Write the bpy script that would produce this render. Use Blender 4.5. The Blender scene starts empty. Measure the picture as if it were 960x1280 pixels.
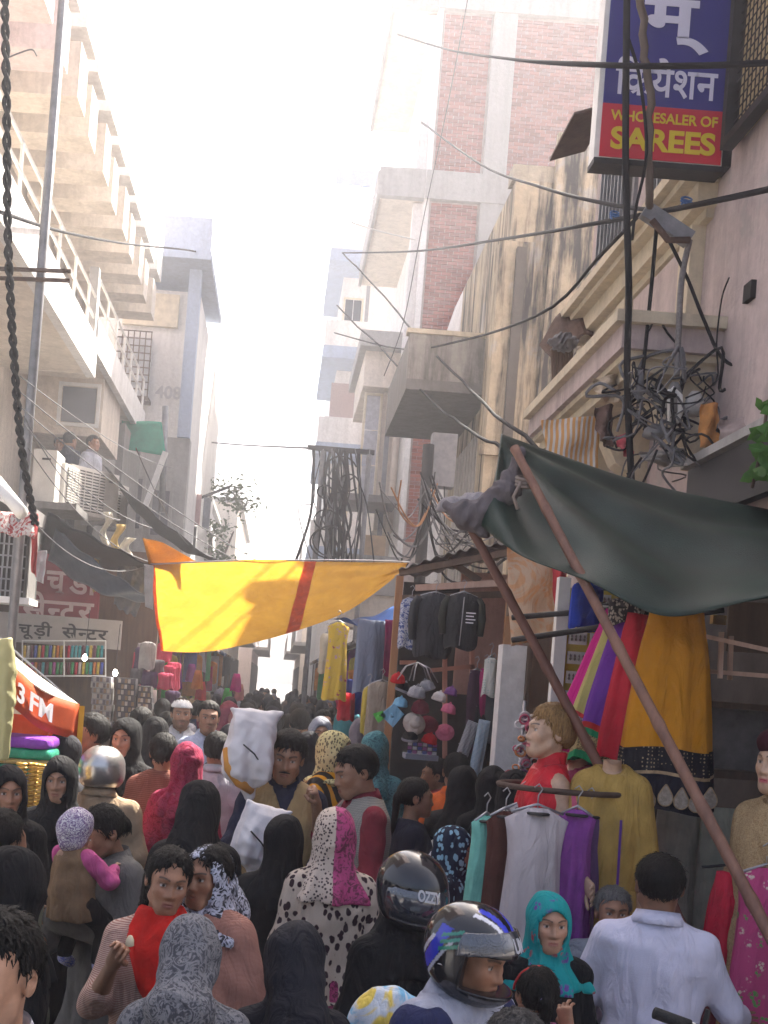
import bpy, math, random
import numpy as np
from mathutils import Vector, Matrix, Euler
R = math.radians
random.seed(7); rng = np.random.default_rng(7)
SC = bpy.context.scene
COL = SC.collection

# ------------------------------------------------------------------ camera
ROLL = R(4.4); FPX = 1500.0; PPX, PPY = 345.0, 850.0; CAMZ = 2.0
cam = bpy.data.cameras.new('camera'); camo = bpy.data.objects.new('camera', cam); COL.objects.link(camo)
cam.sensor_fit = 'HORIZONTAL'; cam.sensor_width = 36.0; cam.lens = FPX / 960 * 36
cam.shift_x = (480 - PPX) / 960; cam.shift_y = (PPY - 640) / 960
cam.clip_start = 0.05; cam.clip_end = 2000
cr, sr = math.cos(ROLL), math.sin(ROLL)
camo.matrix_world = Matrix(((cr, -sr, 0, 0), (0, 0, -1, 0), (sr, cr, 0, CAMZ), (0, 0, 0, 1)))
SC.camera = camo

# ------------------------------------------------------------------ light
SUN_AZ, SUN_EL = R(35), R(50)          # azimuth: from +Y towards +X
world = bpy.data.worlds.new('World'); SC.world = world; world.use_nodes = True
wn = world.node_tree.nodes; wl = world.node_tree.links
sky = wn.new('ShaderNodeTexSky'); sky.sky_type = 'NISHITA'; sky.sun_disc = False
sky.sun_elevation = SUN_EL; sky.sun_rotation = SUN_AZ
sky.dust_density = 7.0; sky.air_density = 0.7; sky.ozone_density = 0.3
wl.new(sky.outputs[0], wn['Background'].inputs[0]); wn['Background'].inputs[1].default_value = 0.085
sl = bpy.data.lights.new('sun', 'SUN'); sl.energy = 5.0; sl.angle = R(0.6); sl.color = (1.0, 0.94, 0.84)
so = bpy.data.objects.new('sun', sl); COL.objects.link(so)
sd = Vector((math.sin(SUN_AZ) * math.cos(SUN_EL), math.cos(SUN_AZ) * math.cos(SUN_EL), math.sin(SUN_EL)))
so.rotation_euler = (-sd).to_track_quat('-Z', 'Y').to_euler(); so.location = (0, 0, 40)
vs = SC.view_settings
vs.view_transform = 'Standard'; vs.look = 'None'; vs.gamma = 1.0; vs.use_curve_mapping = False
vs.exposure = 2.25
cy = SC.cycles
cy.use_denoising = True; cy.max_bounces = 8; cy.diffuse_bounces = 4; cy.glossy_bounces = 3
cy.transmission_bounces = 4; cy.volume_bounces = 2; cy.transparent_max_bounces = 12
cy.sample_clamp_indirect = 8; cy.caustics_reflective = False; cy.caustics_refractive = False

# ------------------------------------------------------------------ helpers
def at(px, py, d):
    """the point at depth d (metres along the street) that the photograph shows at a pixel"""
    dx, dy = px - PPX, PPY - py
    return Vector(((dx * cr - dy * sr) * d / FPX, d, CAMZ + (dx * sr + dy * cr) * d / FPX))

def tag(o, label=None, cat=None, group=None, kind=None):
    if label: o['label'] = label
    if cat: o['category'] = cat
    if group: o['group'] = group
    if kind: o['kind'] = kind
    return o

def root(name, loc, label, cat, group=None, rz=0.0):
    o = bpy.data.objects.new(name, None); COL.objects.link(o)
    o.location = loc; o.rotation_euler = (0, 0, rz); o.empty_display_size = 0.2; PW[o.name] = tuple(loc)
    return tag(o, label, cat, group)

def obj(name, me, parent=None, loc=None):
    o = bpy.data.objects.new(name, me); COL.objects.link(o)
    if parent is not None: o.parent = parent
    if loc is not None: o.location = loc
    return o

def mesh_of(name, v, f, mats, smooth=False, mi=None):
    me = bpy.data.meshes.new(name)
    v = np.asarray(v, dtype=np.float32)
    if isinstance(f, np.ndarray):
        n, k = f.shape
        me.vertices.add(len(v)); me.vertices.foreach_set('co', v.ravel())
        me.loops.add(n * k); me.loops.foreach_set('vertex_index', f.astype(np.int32).ravel())
        me.polygons.add(n); me.polygons.foreach_set('loop_start', np.arange(0, n * k, k, dtype=np.int32))
        me.update(calc_edges=True)
    else:
        me.from_pydata(v.tolist(), [], f)
    for m in (mats if isinstance(mats, (list, tuple)) else [mats]): me.materials.append(m)
    if mi is not None: me.polygons.foreach_set('material_index', np.asarray(mi, dtype=np.int32))
    if smooth: me.polygons.foreach_set('use_smooth', np.ones(len(me.polygons), dtype=bool))
    me.update()
    return me

class MB:
    """collects shapes in world space; build() links them as one mesh, local to its parent's place"""
    def __init__(s): s.v = []; s.f = []; s.mi = []; s.m = 0
    def add(s, vs, fs):
        b = len(s.v); s.v += [tuple(x) for x in vs]
        for q in fs: s.f.append([i + b for i in q]); s.mi.append(s.m)
        return s
    def box(s, x0, x1, y0, y1, z0, z1, rz=0.0, piv=None):
        vs = [(x, y, z) for x in (x0, x1) for y in (y0, y1) for z in (z0, z1)]
        if rz:
            cx, cy_ = piv or ((x0 + x1) / 2, (y0 + y1) / 2); c, n = math.cos(rz), math.sin(rz)
            vs = [(cx + (x - cx) * c - (y - cy_) * n, cy_ + (x - cx) * n + (y - cy_) * c, z) for x, y, z in vs]
        return s.add(vs, [(0, 1, 3, 2), (4, 6, 7, 5), (0, 4, 5, 1), (2, 3, 7, 6), (0, 2, 6, 4), (1, 5, 7, 3)])
    def beam(s, a, b, w, h=None, up=(0, 0, 1)):
        h = h or w; a, b = Vector(a), Vector(b); d = (b - a).normalized(); u = Vector(up)
        x = d.cross(u)
        if x.length < 1e-4: x = d.cross(Vector((0, 1, 0)))
        x.normalize(); u = x.cross(d)
        vs = [p + x * sx * w / 2 + u * su * h / 2 for p in (a, b) for sx, su in ((-1, -1), (1, -1), (1, 1), (-1, 1))]
        return s.add(vs, [(3, 2, 1, 0), (4, 5, 6, 7), (0, 1, 5, 4), (1, 2, 6, 5), (2, 3, 7, 6), (3, 0, 4, 7)])
    def tube(s, pts, r, n=8, cap=True):
        pts = [Vector(p) for p in pts]; k = len(pts)
        rs = r if isinstance(r, (list, tuple)) else [r] * k
        prev = None; rings = []
        for i, p in enumerate(pts):
            d = (pts[min(i + 1, k - 1)] - pts[max(i - 1, 0)])
            d = d.normalized() if d.length > 1e-9 else Vector((0, 0, 1))
            if prev is None:
                x = d.cross(Vector((0, 0, 1)))
                if x.length < 1e-3: x = d.cross(Vector((0, 1, 0)))
            else: x = prev - d * prev.dot(d)
            x.normalize(); y = d.cross(x); prev = x
            rings.append([p + (x * math.cos(2 * math.pi * j / n) + y * math.sin(2 * math.pi * j / n)) * rs[i] for j in range(n)])
        vs = [q for g in rings for q in g]; fs = []
        for i in range(k - 1):
            for j in range(n):
                a = i * n + j; b = i * n + (j + 1) % n; fs.append((a, b, b + n, a + n))
        if cap: fs.append(tuple(range(n))[::-1]); fs.append(tuple((k - 1) * n + j for j in range(n)))
        return s.add(vs, fs)
    def prism(s, poly, d):
        """extrude a polygon (list of 3D points) by vector d"""
        n = len(poly); d = Vector(d); vs = [Vector(p) for p in poly]; vs += [p + d for p in vs]
        fs = [tuple(range(n))[::-1], tuple(range(n, 2 * n))] + [(i, (i + 1) % n, n + (i + 1) % n, n + i) for i in range(n)]
        return s.add(vs, fs)
    def lathe(s, c, prof, n=20, axis='z'):
        vs = []; k = len(prof)
        for r_, z_ in prof:
            for j in range(n):
                t = 2 * math.pi * j / n; q = (r_ * math.cos(t), r_ * math.sin(t), z_)
                if axis == 'y': q = (q[0], q[2], q[1])
                if axis == 'x': q = (q[2], q[0], q[1])
                vs.append((c[0] + q[0], c[1] + q[1], c[2] + q[2]))
        fs = [(i * n + j, i * n + (j + 1) % n, (i + 1) * n + (j + 1) % n, (i + 1) * n + j) for i in range(k - 1) for j in range(n)]
        fs += [tuple(range(n))[::-1], tuple((k - 1) * n + j for j in range(n))]
        return s.add(vs, fs)
    def sheet(s, fn, nu, nv, thick=0.0):
        """fn(u,v)->point, a grid; thick gives it a second skin"""
        P = [[Vector(fn(i / nu, j / nv)) for j in range(nv + 1)] for i in range(nu + 1)]
        m = nv + 1; vs = [p for row in P for p in row]
        fs = [(i * m + j, (i + 1) * m + j, (i + 1) * m + j + 1, i * m + j + 1) for i in range(nu) for j in range(nv)]
        if thick:
            nrm = []
            for i in range(nu + 1):
                for j in range(nv + 1):
                    a = P[min(i + 1, nu)][j] - P[max(i - 1, 0)][j]; b = P[i][min(j + 1, nv)] - P[i][max(j - 1, 0)]
                    c = a.cross(b); nrm.append(c.normalized() if c.length > 1e-9 else Vector((0, 0, 1)))
            N = len(vs); vs2 = [v - n_ * thick for v, n_ in zip(vs, nrm)]
            fs += [tuple(N + i for i in q)[::-1] for q in fs[:]]
            rim = [(i, 0) for i in range(nu)] + [(nu, j) for j in range(nv)] + [(i, nv) for i in range(nu, 0, -1)] + [(0, j) for j in range(nv, 0, -1)]
            rim = [i * m + j for i, j in rim]
            for q in range(len(rim)):
                a, b = rim[q], rim[(q + 1) % len(rim)]; fs.append((b, a, N + a, N + b))
            vs = vs + vs2
        return s.add(vs, fs)
    def build(s, name, mats, parent=None, smooth=False, label=None, cat=None, group=None, kind=None):
        v = np.array(s.v, dtype=np.float64).reshape(-1, 3)
        if parent is not None:
            o0 = np.array(PW[parent.name])
        else:
            o0 = np.array([(v[:, 0].min() + v[:, 0].max()) / 2, (v[:, 1].min() + v[:, 1].max()) / 2, v[:, 2].min()])
        me = mesh_of(name, v - o0, s.f, mats, smooth, s.mi)
        o = obj(name, me, parent, None if parent is not None else tuple(o0))
        PW[o.name] = tuple(o0)
        return tag(o, label, cat, group, kind)
PW = {}

def arc(c, r, a0, a1, n, plane='xz'):
    out = []
    for i in range(n + 1):
        t = a0 + (a1 - a0) * i / n; u, w = r * math.cos(t), r * math.sin(t)
        out.append((c[0] + u, c[1], c[2] + w) if plane == 'xz' else (c[0] + u, c[1] + w, c[2]))
    return out

def sag(a, b, s, n=20, wob=0.0, seed=0):
    a, b = Vector(a), Vector(b); q = random.Random(seed)
    out = []
    for i in range(n + 1):
        t = i / n; p = a.lerp(b, t); p.z -= 4 * s * t * (1 - t)
        if wob and 0 < i < n: p += Vector((q.uniform(-wob, wob), q.uniform(-wob, wob), q.uniform(-wob, wob)))
        out.append(p)
    return out

def copy_tree(o, parent=None):
    c = o.copy(); COL.objects.link(c); c.parent = parent
    PW[c.name] = PW.get(o.name, (0, 0, 0))
    for ch in o.children: copy_tree(ch, c)
    return c
# ------------------------------------------------------------------ materials
MATS = {}
def _new(name):
    m = bpy.data.materials.new(name); m.use_nodes = True
    return m, m.node_tree.nodes, m.node_tree.links, m.node_tree.nodes['Principled BSDF']
def _c(c, k=1.0): return (min(1, c[0] * k), min(1, c[1] * k), min(1, c[2] * k), 1)
def _noise(n, l, scale, detail=4, rough=0.6, coord=None, vec=None):
    t = n.new('ShaderNodeTexNoise'); t.inputs['Scale'].default_value = scale; t.inputs['Detail'].default_value = detail
    t.inputs['Roughness'].default_value = rough
    if vec is not None: l.new(vec, t.inputs['Vector'])
    return t
def _ramp(n, l, src, stops, interp='LINEAR'):
    r = n.new('ShaderNodeValToRGB'); r.color_ramp.interpolation = interp; e = r.color_ramp.elements
    while len(e) < len(stops): e.new(0.5)
    for k, (p, c) in enumerate(stops): e[k].position = p; e[k].color = (c[0], c[1], c[2], 1)
    l.new(src, r.inputs[0]); return r
def _mix(n, l, fac, a, b, mode='MIX'):
    x = n.new('ShaderNodeMix'); x.data_type = 'RGBA'; x.blend_type = mode
    for s, v in ((0, fac), (6, a), (7, b)):
        if hasattr(v, 'links'): l.new(v, x.inputs[s])
        elif s == 0: x.inputs[0].default_value = v
        else: x.inputs[s].default_value = _c(v)
    return x.outputs[2]
def _math(n, l, op, a, b=0.0, clamp=False):
    x = n.new('ShaderNodeMath'); x.operation = op; x.use_clamp = clamp
    for s, v in ((0, a), (1, b)):
        if hasattr(v, 'links'): l.new(v, x.inputs[s])
        else: x.inputs[s].default_value = v
    return x.outputs[0]
def _coord(n, l, kind='Object', scale=None, rot=None):
    t = n.new('ShaderNodeTexCoord'); o = t.outputs[kind]
    if scale or rot:
        mp = n.new('ShaderNodeMapping'); l.new(o, mp.inputs[0])
        if scale: mp.inputs['Scale'].default_value = scale
        if rot: mp.inputs['Rotation'].default_value = rot
        o = mp.outputs[0]
    return o
def _bump(n, l, p, h, strength, dist=0.01):
    b = n.new('ShaderNodeBump'); b.inputs['Strength'].default_value = strength; b.inputs['Distance'].default_value = dist
    l.new(h, b.inputs['Height']); l.new(b.outputs[0], p.inputs['Normal']); return b

def M(name, col, rough=0.8, var=0.18, scale=6, bump=0.15, bscale=60, metal=0.0, spec=0.3, trans=0.0, coat=0.0, rnd=0.0):
    """general surface: colour with uneven tone, fine relief"""
    if name in MATS: return MATS[name]
    m, n, l, p = _new(name); MATS[name] = m
    co = _coord(n, l)
    ns = _noise(n, l, scale, 5, 0.65, vec=co)
    r = _ramp(n, l, ns.outputs[0], [(0.3, [c * (1 - var) for c in col]), (0.7, [min(1, c * (1 + var)) for c in col])])
    out = r.outputs[0]
    if rnd:
        oi = n.new('ShaderNodeObjectInfo')
        hs = n.new('ShaderNodeHueSaturation'); l.new(out, hs.inputs['Color'])
        l.new(_math(n, l, 'ADD', _math(n, l, 'MULTIPLY', oi.outputs['Random'], rnd), 1 - rnd / 2), hs.inputs['Value'])
        out = hs.outputs[0]
    l.new(out, p.inputs['Base Color'])
    p.inputs['Roughness'].default_value = rough; p.inputs['Metallic'].default_value = metal
    p.inputs['Specular IOR Level'].default_value = spec
    if coat: p.inputs['Coat Weight'].default_value = coat; p.inputs['Coat Roughness'].default_value = 0.05
    if bump:
        nb = _noise(n, l, bscale, 3, 0.6, vec=co); _bump(n, l, p, nb.outputs[0], bump)
    if trans: _translucent(m, n, l, p, out, trans)
    return m

def _translucent(m, n, l, p, col, k):
    t = n.new('ShaderNodeBsdfTranslucent')
    if hasattr(col, 'links'): l.new(col, t.inputs[0])
    else: t.inputs[0].default_value = _c(col)
    mx = n.new('ShaderNodeMixShader'); mx.inputs[0].default_value = k
    l.new(p.outputs[0], mx.inputs[1]); l.new(t.outputs[0], mx.inputs[2])
    l.new(mx.outputs[0], n['Material Output'].inputs['Surface'])

def plaster(name, col, stain=(0.10, 0.09, 0.08), amount=0.45, streak=1.0, scale=1.0, patch=None):
    """old painted plaster with rain streaks, soot patches and fine cracks in the relief"""
    if name in MATS: return MATS[name]
    m, n, l, p = _new(name); MATS[name] = m
    co = _coord(n, l)
    st = _coord(n, l, scale=(3.0 * scale, 3.0 * scale, 0.28 * scale))
    n1 = _noise(n, l, 1.3 * scale, 6, 0.7, vec=co)
    n2 = _noise(n, l, 1.6, 5, 0.7, vec=st)
    n3 = _noise(n, l, 14, 4, 0.7, vec=co)
    tone = _ramp(n, l, n3.outputs[0], [(0.3, [c * 0.86 for c in col]), (0.72, [min(1, c * 1.1) for c in col])]).outputs[0]
    if patch:
        pm = _ramp(n, l, n1.outputs[0], [(0.56, (0, 0, 0)), (0.62, (1, 1, 1))]).outputs[0]
        tone = _mix(n, l, pm, tone, patch)
    f = _math(n, l, 'MULTIPLY', _ramp(n, l, n2.outputs[0], [(0.44, (0, 0, 0)), (0.70, (1, 1, 1))]).outputs[0], streak)
    g = _ramp(n, l, n1.outputs[0], [(0.35, (1, 1, 1)), (0.6, (0, 0, 0))]).outputs[0]
    f = _math(n, l, 'MULTIPLY', _math(n, l, 'ADD', _math(n, l, 'MULTIPLY', f, 0.8), _math(n, l, 'MULTIPLY', g, 0.35)), amount, True)
    l.new(_mix(n, l, f, tone, stain), p.inputs['Base Color'])
    p.inputs['Roughness'].default_value = 0.9; p.inputs['Specular IOR Level'].default_value = 0.2
    hb = _math(n, l, 'ADD', n1.outputs[0], _math(n, l, 'MULTIPLY', n3.outputs[0], 0.5))
    _bump(n, l, p, hb, 0.5, 0.03)
    return m

def cloth(name, col, rough=0.9, var=0.22, weave=500, trans=0.0, fold=0.42, sheen=0.0):
    if name in MATS: return MATS[name]
    m, n, l, p = _new(name); MATS[name] = m
    co = _coord(n, l)
    ns = _noise(n, l, 9, 4, 0.6, vec=co)
    r = _ramp(n, l, ns.outputs[0], [(0.3, [c * (1 - var) for c in col]), (0.7, [min(1, c * (1 + var)) for c in col])])
    l.new(r.outputs[0], p.inputs['Base Color']); p.inputs['Roughness'].default_value = rough
    p.inputs['Specular IOR Level'].default_value = 0.2
    if sheen: p.inputs['Sheen Weight'].default_value = sheen
    _foldbump(n, l, p, co, fold)
    if trans: _translucent(m, n, l, p, r.outputs[0], trans)
    return m
def _foldbump(n, l, p, co, fold):
    st = n.new('ShaderNodeMapping'); l.new(co, st.inputs[0]); st.inputs['Scale'].default_value = (1.6, 1.6, 0.45); st.inputs['Rotation'].default_value = (0.2, 0.35, 0)
    nf = _noise(n, l, 9, 3, 0.5, vec=st.outputs[0]); nf.inputs['Distortion'].default_value = 1.2
    w = _noise(n, l, 260, 2, 0.6, vec=co)
    _bump(n, l, p, _math(n, l, 'ADD', nf.outputs[0], _math(n, l, 'MULTIPLY', w.outputs[0], 0.05)), fold * 2, 0.03)

def printed(name, kind, a, b, c=None, scale=1.0, rough=0.88, trans=0.0, fold=0.4):
    """printed or woven cloth: kind = leopard, small_leopard, floral, swirl, stripe_x, stripe_z, check, dots, paisley"""
    if name in MATS: return MATS[name]
    m, n, l, p = _new(name); MATS[name] = m
    co = _coord(n, l); c = c or b
    if kind in ('leopard', 'small_leopard'):
        s = (38 if kind == 'leopard' else 75) * scale
        mp = n.new('ShaderNodeMapping'); l.new(co, mp.inputs[0]); mp.inputs['Scale'].default_value = (1.0, 1.0, 0.7); mp.inputs['Rotation'].default_value = (0, 0.5, 0)
        wv = _noise(n, l, 18 * scale, 2, 0.5, vec=co)
        vv = n.new('ShaderNodeVectorMath'); vv.operation = 'MULTIPLY_ADD'; l.new(wv.outputs['Color'], vv.inputs[0]); vv.inputs[1].default_value = (0.03, 0.03, 0.03); l.new(mp.outputs[0], vv.inputs[2])
        v = n.new('ShaderNodeTexVoronoi'); v.inputs['Scale'].default_value = s; l.new(vv.outputs[0], v.inputs['Vector'])
        col = _ramp(n, l, v.outputs['Distance'], [(0.36, b), (0.43, a)]).outputs[0]
    elif kind == 'floral':
        v = n.new('ShaderNodeTexVoronoi'); v.inputs['Scale'].default_value = 16 * scale; l.new(co, v.inputs['Vector'])
        v2 = n.new('ShaderNodeTexVoronoi'); v2.inputs['Scale'].default_value = 60 * scale; l.new(co, v2.inputs['Vector'])
        near = _ramp(n, l, v.outputs['Distance'], [(0.30, (1, 1, 1)), (0.42, (0, 0, 0))]).outputs[0]
        pet = _ramp(n, l, v2.outputs['Distance'], [(0.42, (1, 1, 1)), (0.5, (0, 0, 0))]).outputs[0]
        msk = _math(n, l, 'MULTIPLY', near, pet)
        sp = n.new('ShaderNodeSeparateColor'); l.new(v.outputs['Color'], sp.inputs[0])
        fc = _ramp(n, l, sp.outputs[0], [(0.49, b), (0.51, c)]).outputs[0]
        col = _mix(n, l, msk, a, fc)
    elif kind in ('swirl', 'paisley'):
        w = _noise(n, l, (14 if kind == 'swirl' else 22) * scale, 3, 0.55, vec=co); w.inputs['Distortion'].default_value = 2.2
        col = _ramp(n, l, w.outputs[0], [(0.40, a), (0.47, b), (0.53, b), (0.60, a if kind == 'swirl' else c)]).outputs[0]
    elif kind in ('stripe_x', 'stripe_z', 'stripe_y'):
        w = n.new('ShaderNodeTexWave'); w.bands_direction = kind[-1].upper(); w.inputs['Scale'].default_value = 8 * scale
        w.inputs['Distortion'].default_value = 0.4; w.inputs['Detail'].default_value = 1; l.new(co, w.inputs['Vector'])
        col = _ramp(n, l, w.outputs['Fac'], [(0.35, a), (0.5, c), (0.65, b)]).outputs[0]
    elif kind == 'check':
        w = n.new('ShaderNodeTexWave'); w.bands_direction = 'X'; w.inputs['Scale'].default_value = 10 * scale; l.new(co, w.inputs['Vector'])
        w2 = n.new('ShaderNodeTexWave'); w2.bands_direction = 'Z'; w2.inputs['Scale'].default_value = 10 * scale; l.new(co, w2.inputs['Vector'])
        k = _math(n, l, 'MAXIMUM', w.outputs['Fac'], w2.outputs['Fac'])
        col = _ramp(n, l, k, [(0.8, a), (0.95, b)]).outputs[0]
    elif kind == 'dots':
        v = n.new('ShaderNodeTexVoronoi'); v.inputs['Scale'].default_value = 60 * scale; v.inputs['Randomness'].default_value = 0.25; l.new(co, v.inputs['Vector'])
        col = _ramp(n, l, v.outputs['Distance'], [(0.22, b), (0.30, a)]).outputs[0]
    l.new(col, p.inputs['Base Color']); p.inputs['Roughness'].default_value = rough; p.inputs['Specular IOR Level'].default_value = 0.2
    _foldbump(n, l, p, co, fold)
    if trans: _translucent(m, n, l, p, col, trans)
    return m

def vcol(name, rough=0.55, sss=0.0, bump=0.12, spec=0.4):
    """colour from the mesh's own paint (skin, lips, brows, eyes)"""
    if name in MATS: return MATS[name]
    m, n, l, p = _new(name); MATS[name] = m
    a = n.new('ShaderNodeVertexColor'); a.layer_name = 'Col'
    co = _coord(n, l); ns = _noise(n, l, 40, 4, 0.6, vec=co)
    k = _ramp(n, l, ns.outputs[0], [(0.3, (0.86, 0.85, 0.85)), (0.7, (1.08, 1.06, 1.05))]).outputs[0]
    l.new(_mix(n, l, 1.0, a.outputs[0], k, 'MULTIPLY'), p.inputs['Base Color'])
    p.inputs['Roughness'].default_value = rough; p.inputs['Specular IOR Level'].default_value = spec
    if sss: p.inputs['Subsurface Weight'].default_value = sss; p.inputs['Subsurface Radius'].default_value = (0.012, 0.005, 0.003); p.inputs['Subsurface Scale'].default_value = 1.0
    nb = _noise(n, l, 180, 2, 0.6, vec=co); _bump(n, l, p, nb.outputs[0], bump, 0.004)
    return m

def hairmat(name, col):
    if name in MATS: return MATS[name]
    m, n, l, p = _new(name); MATS[name] = m
    co = _coord(n, l, scale=(170, 170, 14))
    ns = _noise(n, l, 1.0, 3, 0.6, vec=co)
    l.new(_ramp(n, l, ns.outputs[0], [(0.3, [c * 0.4 for c in col]), (0.7, [c * 1.2 for c in col])]).outputs[0], p.inputs['Base Color'])
    p.inputs['Roughness'].default_value = 0.6; p.inputs['Specular IOR Level'].default_value = 0.14
    _bump(n, l, p, ns.outputs[0], 0.8, 0.006)
    return m

def glassy(name, col, rough=0.08, metal=0.0, spec=0.6):
    return M(name, col, rough, 0.08, 3, 0.0, metal=metal, spec=spec)

def emit(name, col, k):
    if name in MATS: return MATS[name]
    m, n, l, p = _new(name); MATS[name] = m
    p.inputs['Base Color'].default_value = _c(col); p.inputs['Emission Color'].default_value = _c(col); p.inputs['Emission Strength'].default_value = k
    return m

def wood(name, a, b, scale=1.0, rough=0.7):
    if name in MATS: return MATS[name]
    m, n, l, p = _new(name); MATS[name] = m
    co = _coord(n, l, scale=(14 * scale, 14 * scale, 1.6 * scale))
    ns = _noise(n, l, 1.5, 5, 0.65, vec=co)
    l.new(_ramp(n, l, ns.outputs[0], [(0.3, a), (0.7, b)]).outputs[0], p.inputs['Base Color'])
    p.inputs['Roughness'].default_value = rough; _bump(n, l, p, ns.outputs[0], 0.3, 0.01)
    return m

def text_mesh(body, size, mat, bold=0.0, squeeze=1.0):
    """flat lettering in the x-z plane, facing -y, left-bottom at the origin; returns (verts, faces)"""
    c = bpy.data.curves.new('lettering', 'FONT'); c.body = body; c.size = size; c.offset = bold; c.extrude = 0.0015
    o = bpy.data.objects.new('lettering', c); COL.objects.link(o)
    bpy.context.view_layer.update()
    me = bpy.data.meshes.new_from_object(o.evaluated_get(bpy.context.evaluated_depsgraph_get()))
    v = [(q.co.x * squeeze, -q.co.z, q.co.y) for q in me.vertices]; f = [tuple(q.vertices) for q in me.polygons]
    bpy.data.objects.remove(o); bpy.data.curves.remove(c); bpy.data.meshes.remove(me)
    return v, f
def place_text(mb, body, size, x, y, z, width=None, bold=0.0, clip=None, slope=0.0, height=None):
    v, f = text_mesh(body, size, None, bold)
    if not v: return 0
    a = np.array(v)
    if clip is not None:   # keep only the left part of a glyph (half letters)
        x0, x1 = a[:, 0].min(), a[:, 0].max(); lim = x0 + (x1 - x0) * clip
        f = [q for q in f if max(a[i, 0] for i in q) <= lim + 1e-4 or min(a[i, 0] for i in q) < lim]
        a[:, 0] = np.minimum(a[:, 0], lim)
    x0, x1 = a[:, 0].min(), a[:, 0].max(); k = 1.0 if width is None else width / max(1e-6, x1 - x0)
    z0, z1 = a[:, 2].min(), a[:, 2].max()
    a[:, 0] = (a[:, 0] - x0) * k
    if height is not None: a[:, 2] = (a[:, 2] - z0) * height / (z1 - z0)
    w = a[:, 0].max()
    a[:, 2] += a[:, 0] * slope
    a += np.array([x, y, z]); mb.add(a.tolist(), f)
    return w
# ------------------------------------------------------------------ ground
mGround = M('street_dust', (0.20, 0.18, 0.16), 0.95, 0.3, 1.5, 0.5, 30)
mRoad = M('worn_asphalt', (0.075, 0.072, 0.07), 0.9, 0.35, 2.5, 0.6, 50)
mConc = plaster('grey_concrete', (0.36, 0.355, 0.35), amount=0.35)
mConcDark = plaster('dark_concrete', (0.20, 0.195, 0.19), amount=0.5)
def sheetobj(name, x0, x1, y0, y1, z, m, nx=1, ny=1):
    b = MB(); b.sheet(lambda u, v: (x0 + (x1 - x0) * u, y0 + (y1 - y0) * v, z), nx, ny)
    return b.build(name, m, kind='structure')
sheetobj('ground', -300, 300, -60, 600, 0.0, mGround)
sheetobj('road', -2.2, 2.0, -8, 140, 0.004, mRoad)
for nm, x0, x1 in (('pavement_left', -4.0, -2.2), ('pavement_right', 2.0, 2.9)):
    b = MB(); b.box(x0, x1, -8, 8.9 if x0 > 0 else 100, 0.002, 0.12); b.build(nm, mConc, kind='structure')

# ------------------------------------------------------------------ shared building bits
mCream = plaster('cream_plaster', (0.68, 0.61, 0.53), amount=0.3)
mPinkWhite = plaster('pale_pink_plaster', (0.68, 0.58, 0.58), amount=0.25)
mWhiteWall = plaster('white_plaster', (0.72, 0.71, 0.70), amount=0.25)
mYellowStain = plaster('stained_yellow_plaster', (0.50, 0.425, 0.30), stain=(0.045, 0.042, 0.04), amount=1.0, streak=1.9, patch=(0.42, 0.40, 0.36))
mPink = plaster('weathered_pink_plaster', (0.50, 0.42, 0.41), stain=(0.13, 0.11, 0.11), amount=0.5, patch=(0.40, 0.36, 0.35))
mMould = plaster('cream_moulding', (0.60, 0.53, 0.40), amount=0.3)
mGlass = glassy('dark_glass', (0.03, 0.035, 0.04))
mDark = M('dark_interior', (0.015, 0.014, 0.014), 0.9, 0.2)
mFrameW = M('white_paint', (0.72, 0.72, 0.70), 0.5, 0.1, 8, 0.1)
mFrameC = M('cream_paint', (0.62, 0.55, 0.42), 0.6, 0.15, 8, 0.1)
mSteel = M('grey_steel', (0.22, 0.225, 0.24), 0.55, 0.25, 10, 0.15, metal=0.6)
mRust = M('rusty_iron', (0.10, 0.065, 0.05), 0.85, 0.4, 12, 0.4, metal=0.3)
mBlackIron = M('black_iron', (0.025, 0.024, 0.025), 0.6, 0.3, 12, 0.2, metal=0.3)
mBlueGrey = plaster('blue_grey_plaster', (0.35, 0.42, 0.55), amount=0.2)
mWoodDark = wood('dark_wood', (0.06, 0.038, 0.025), (0.13, 0.08, 0.05))
mWoodPink = wood('pale_wood', (0.32, 0.20, 0.15), (0.46, 0.31, 0.24))
mTin = M('corrugated_tin', (0.20, 0.19, 0.19), 0.6, 0.4, 4, 0.3, metal=0.5)

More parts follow.
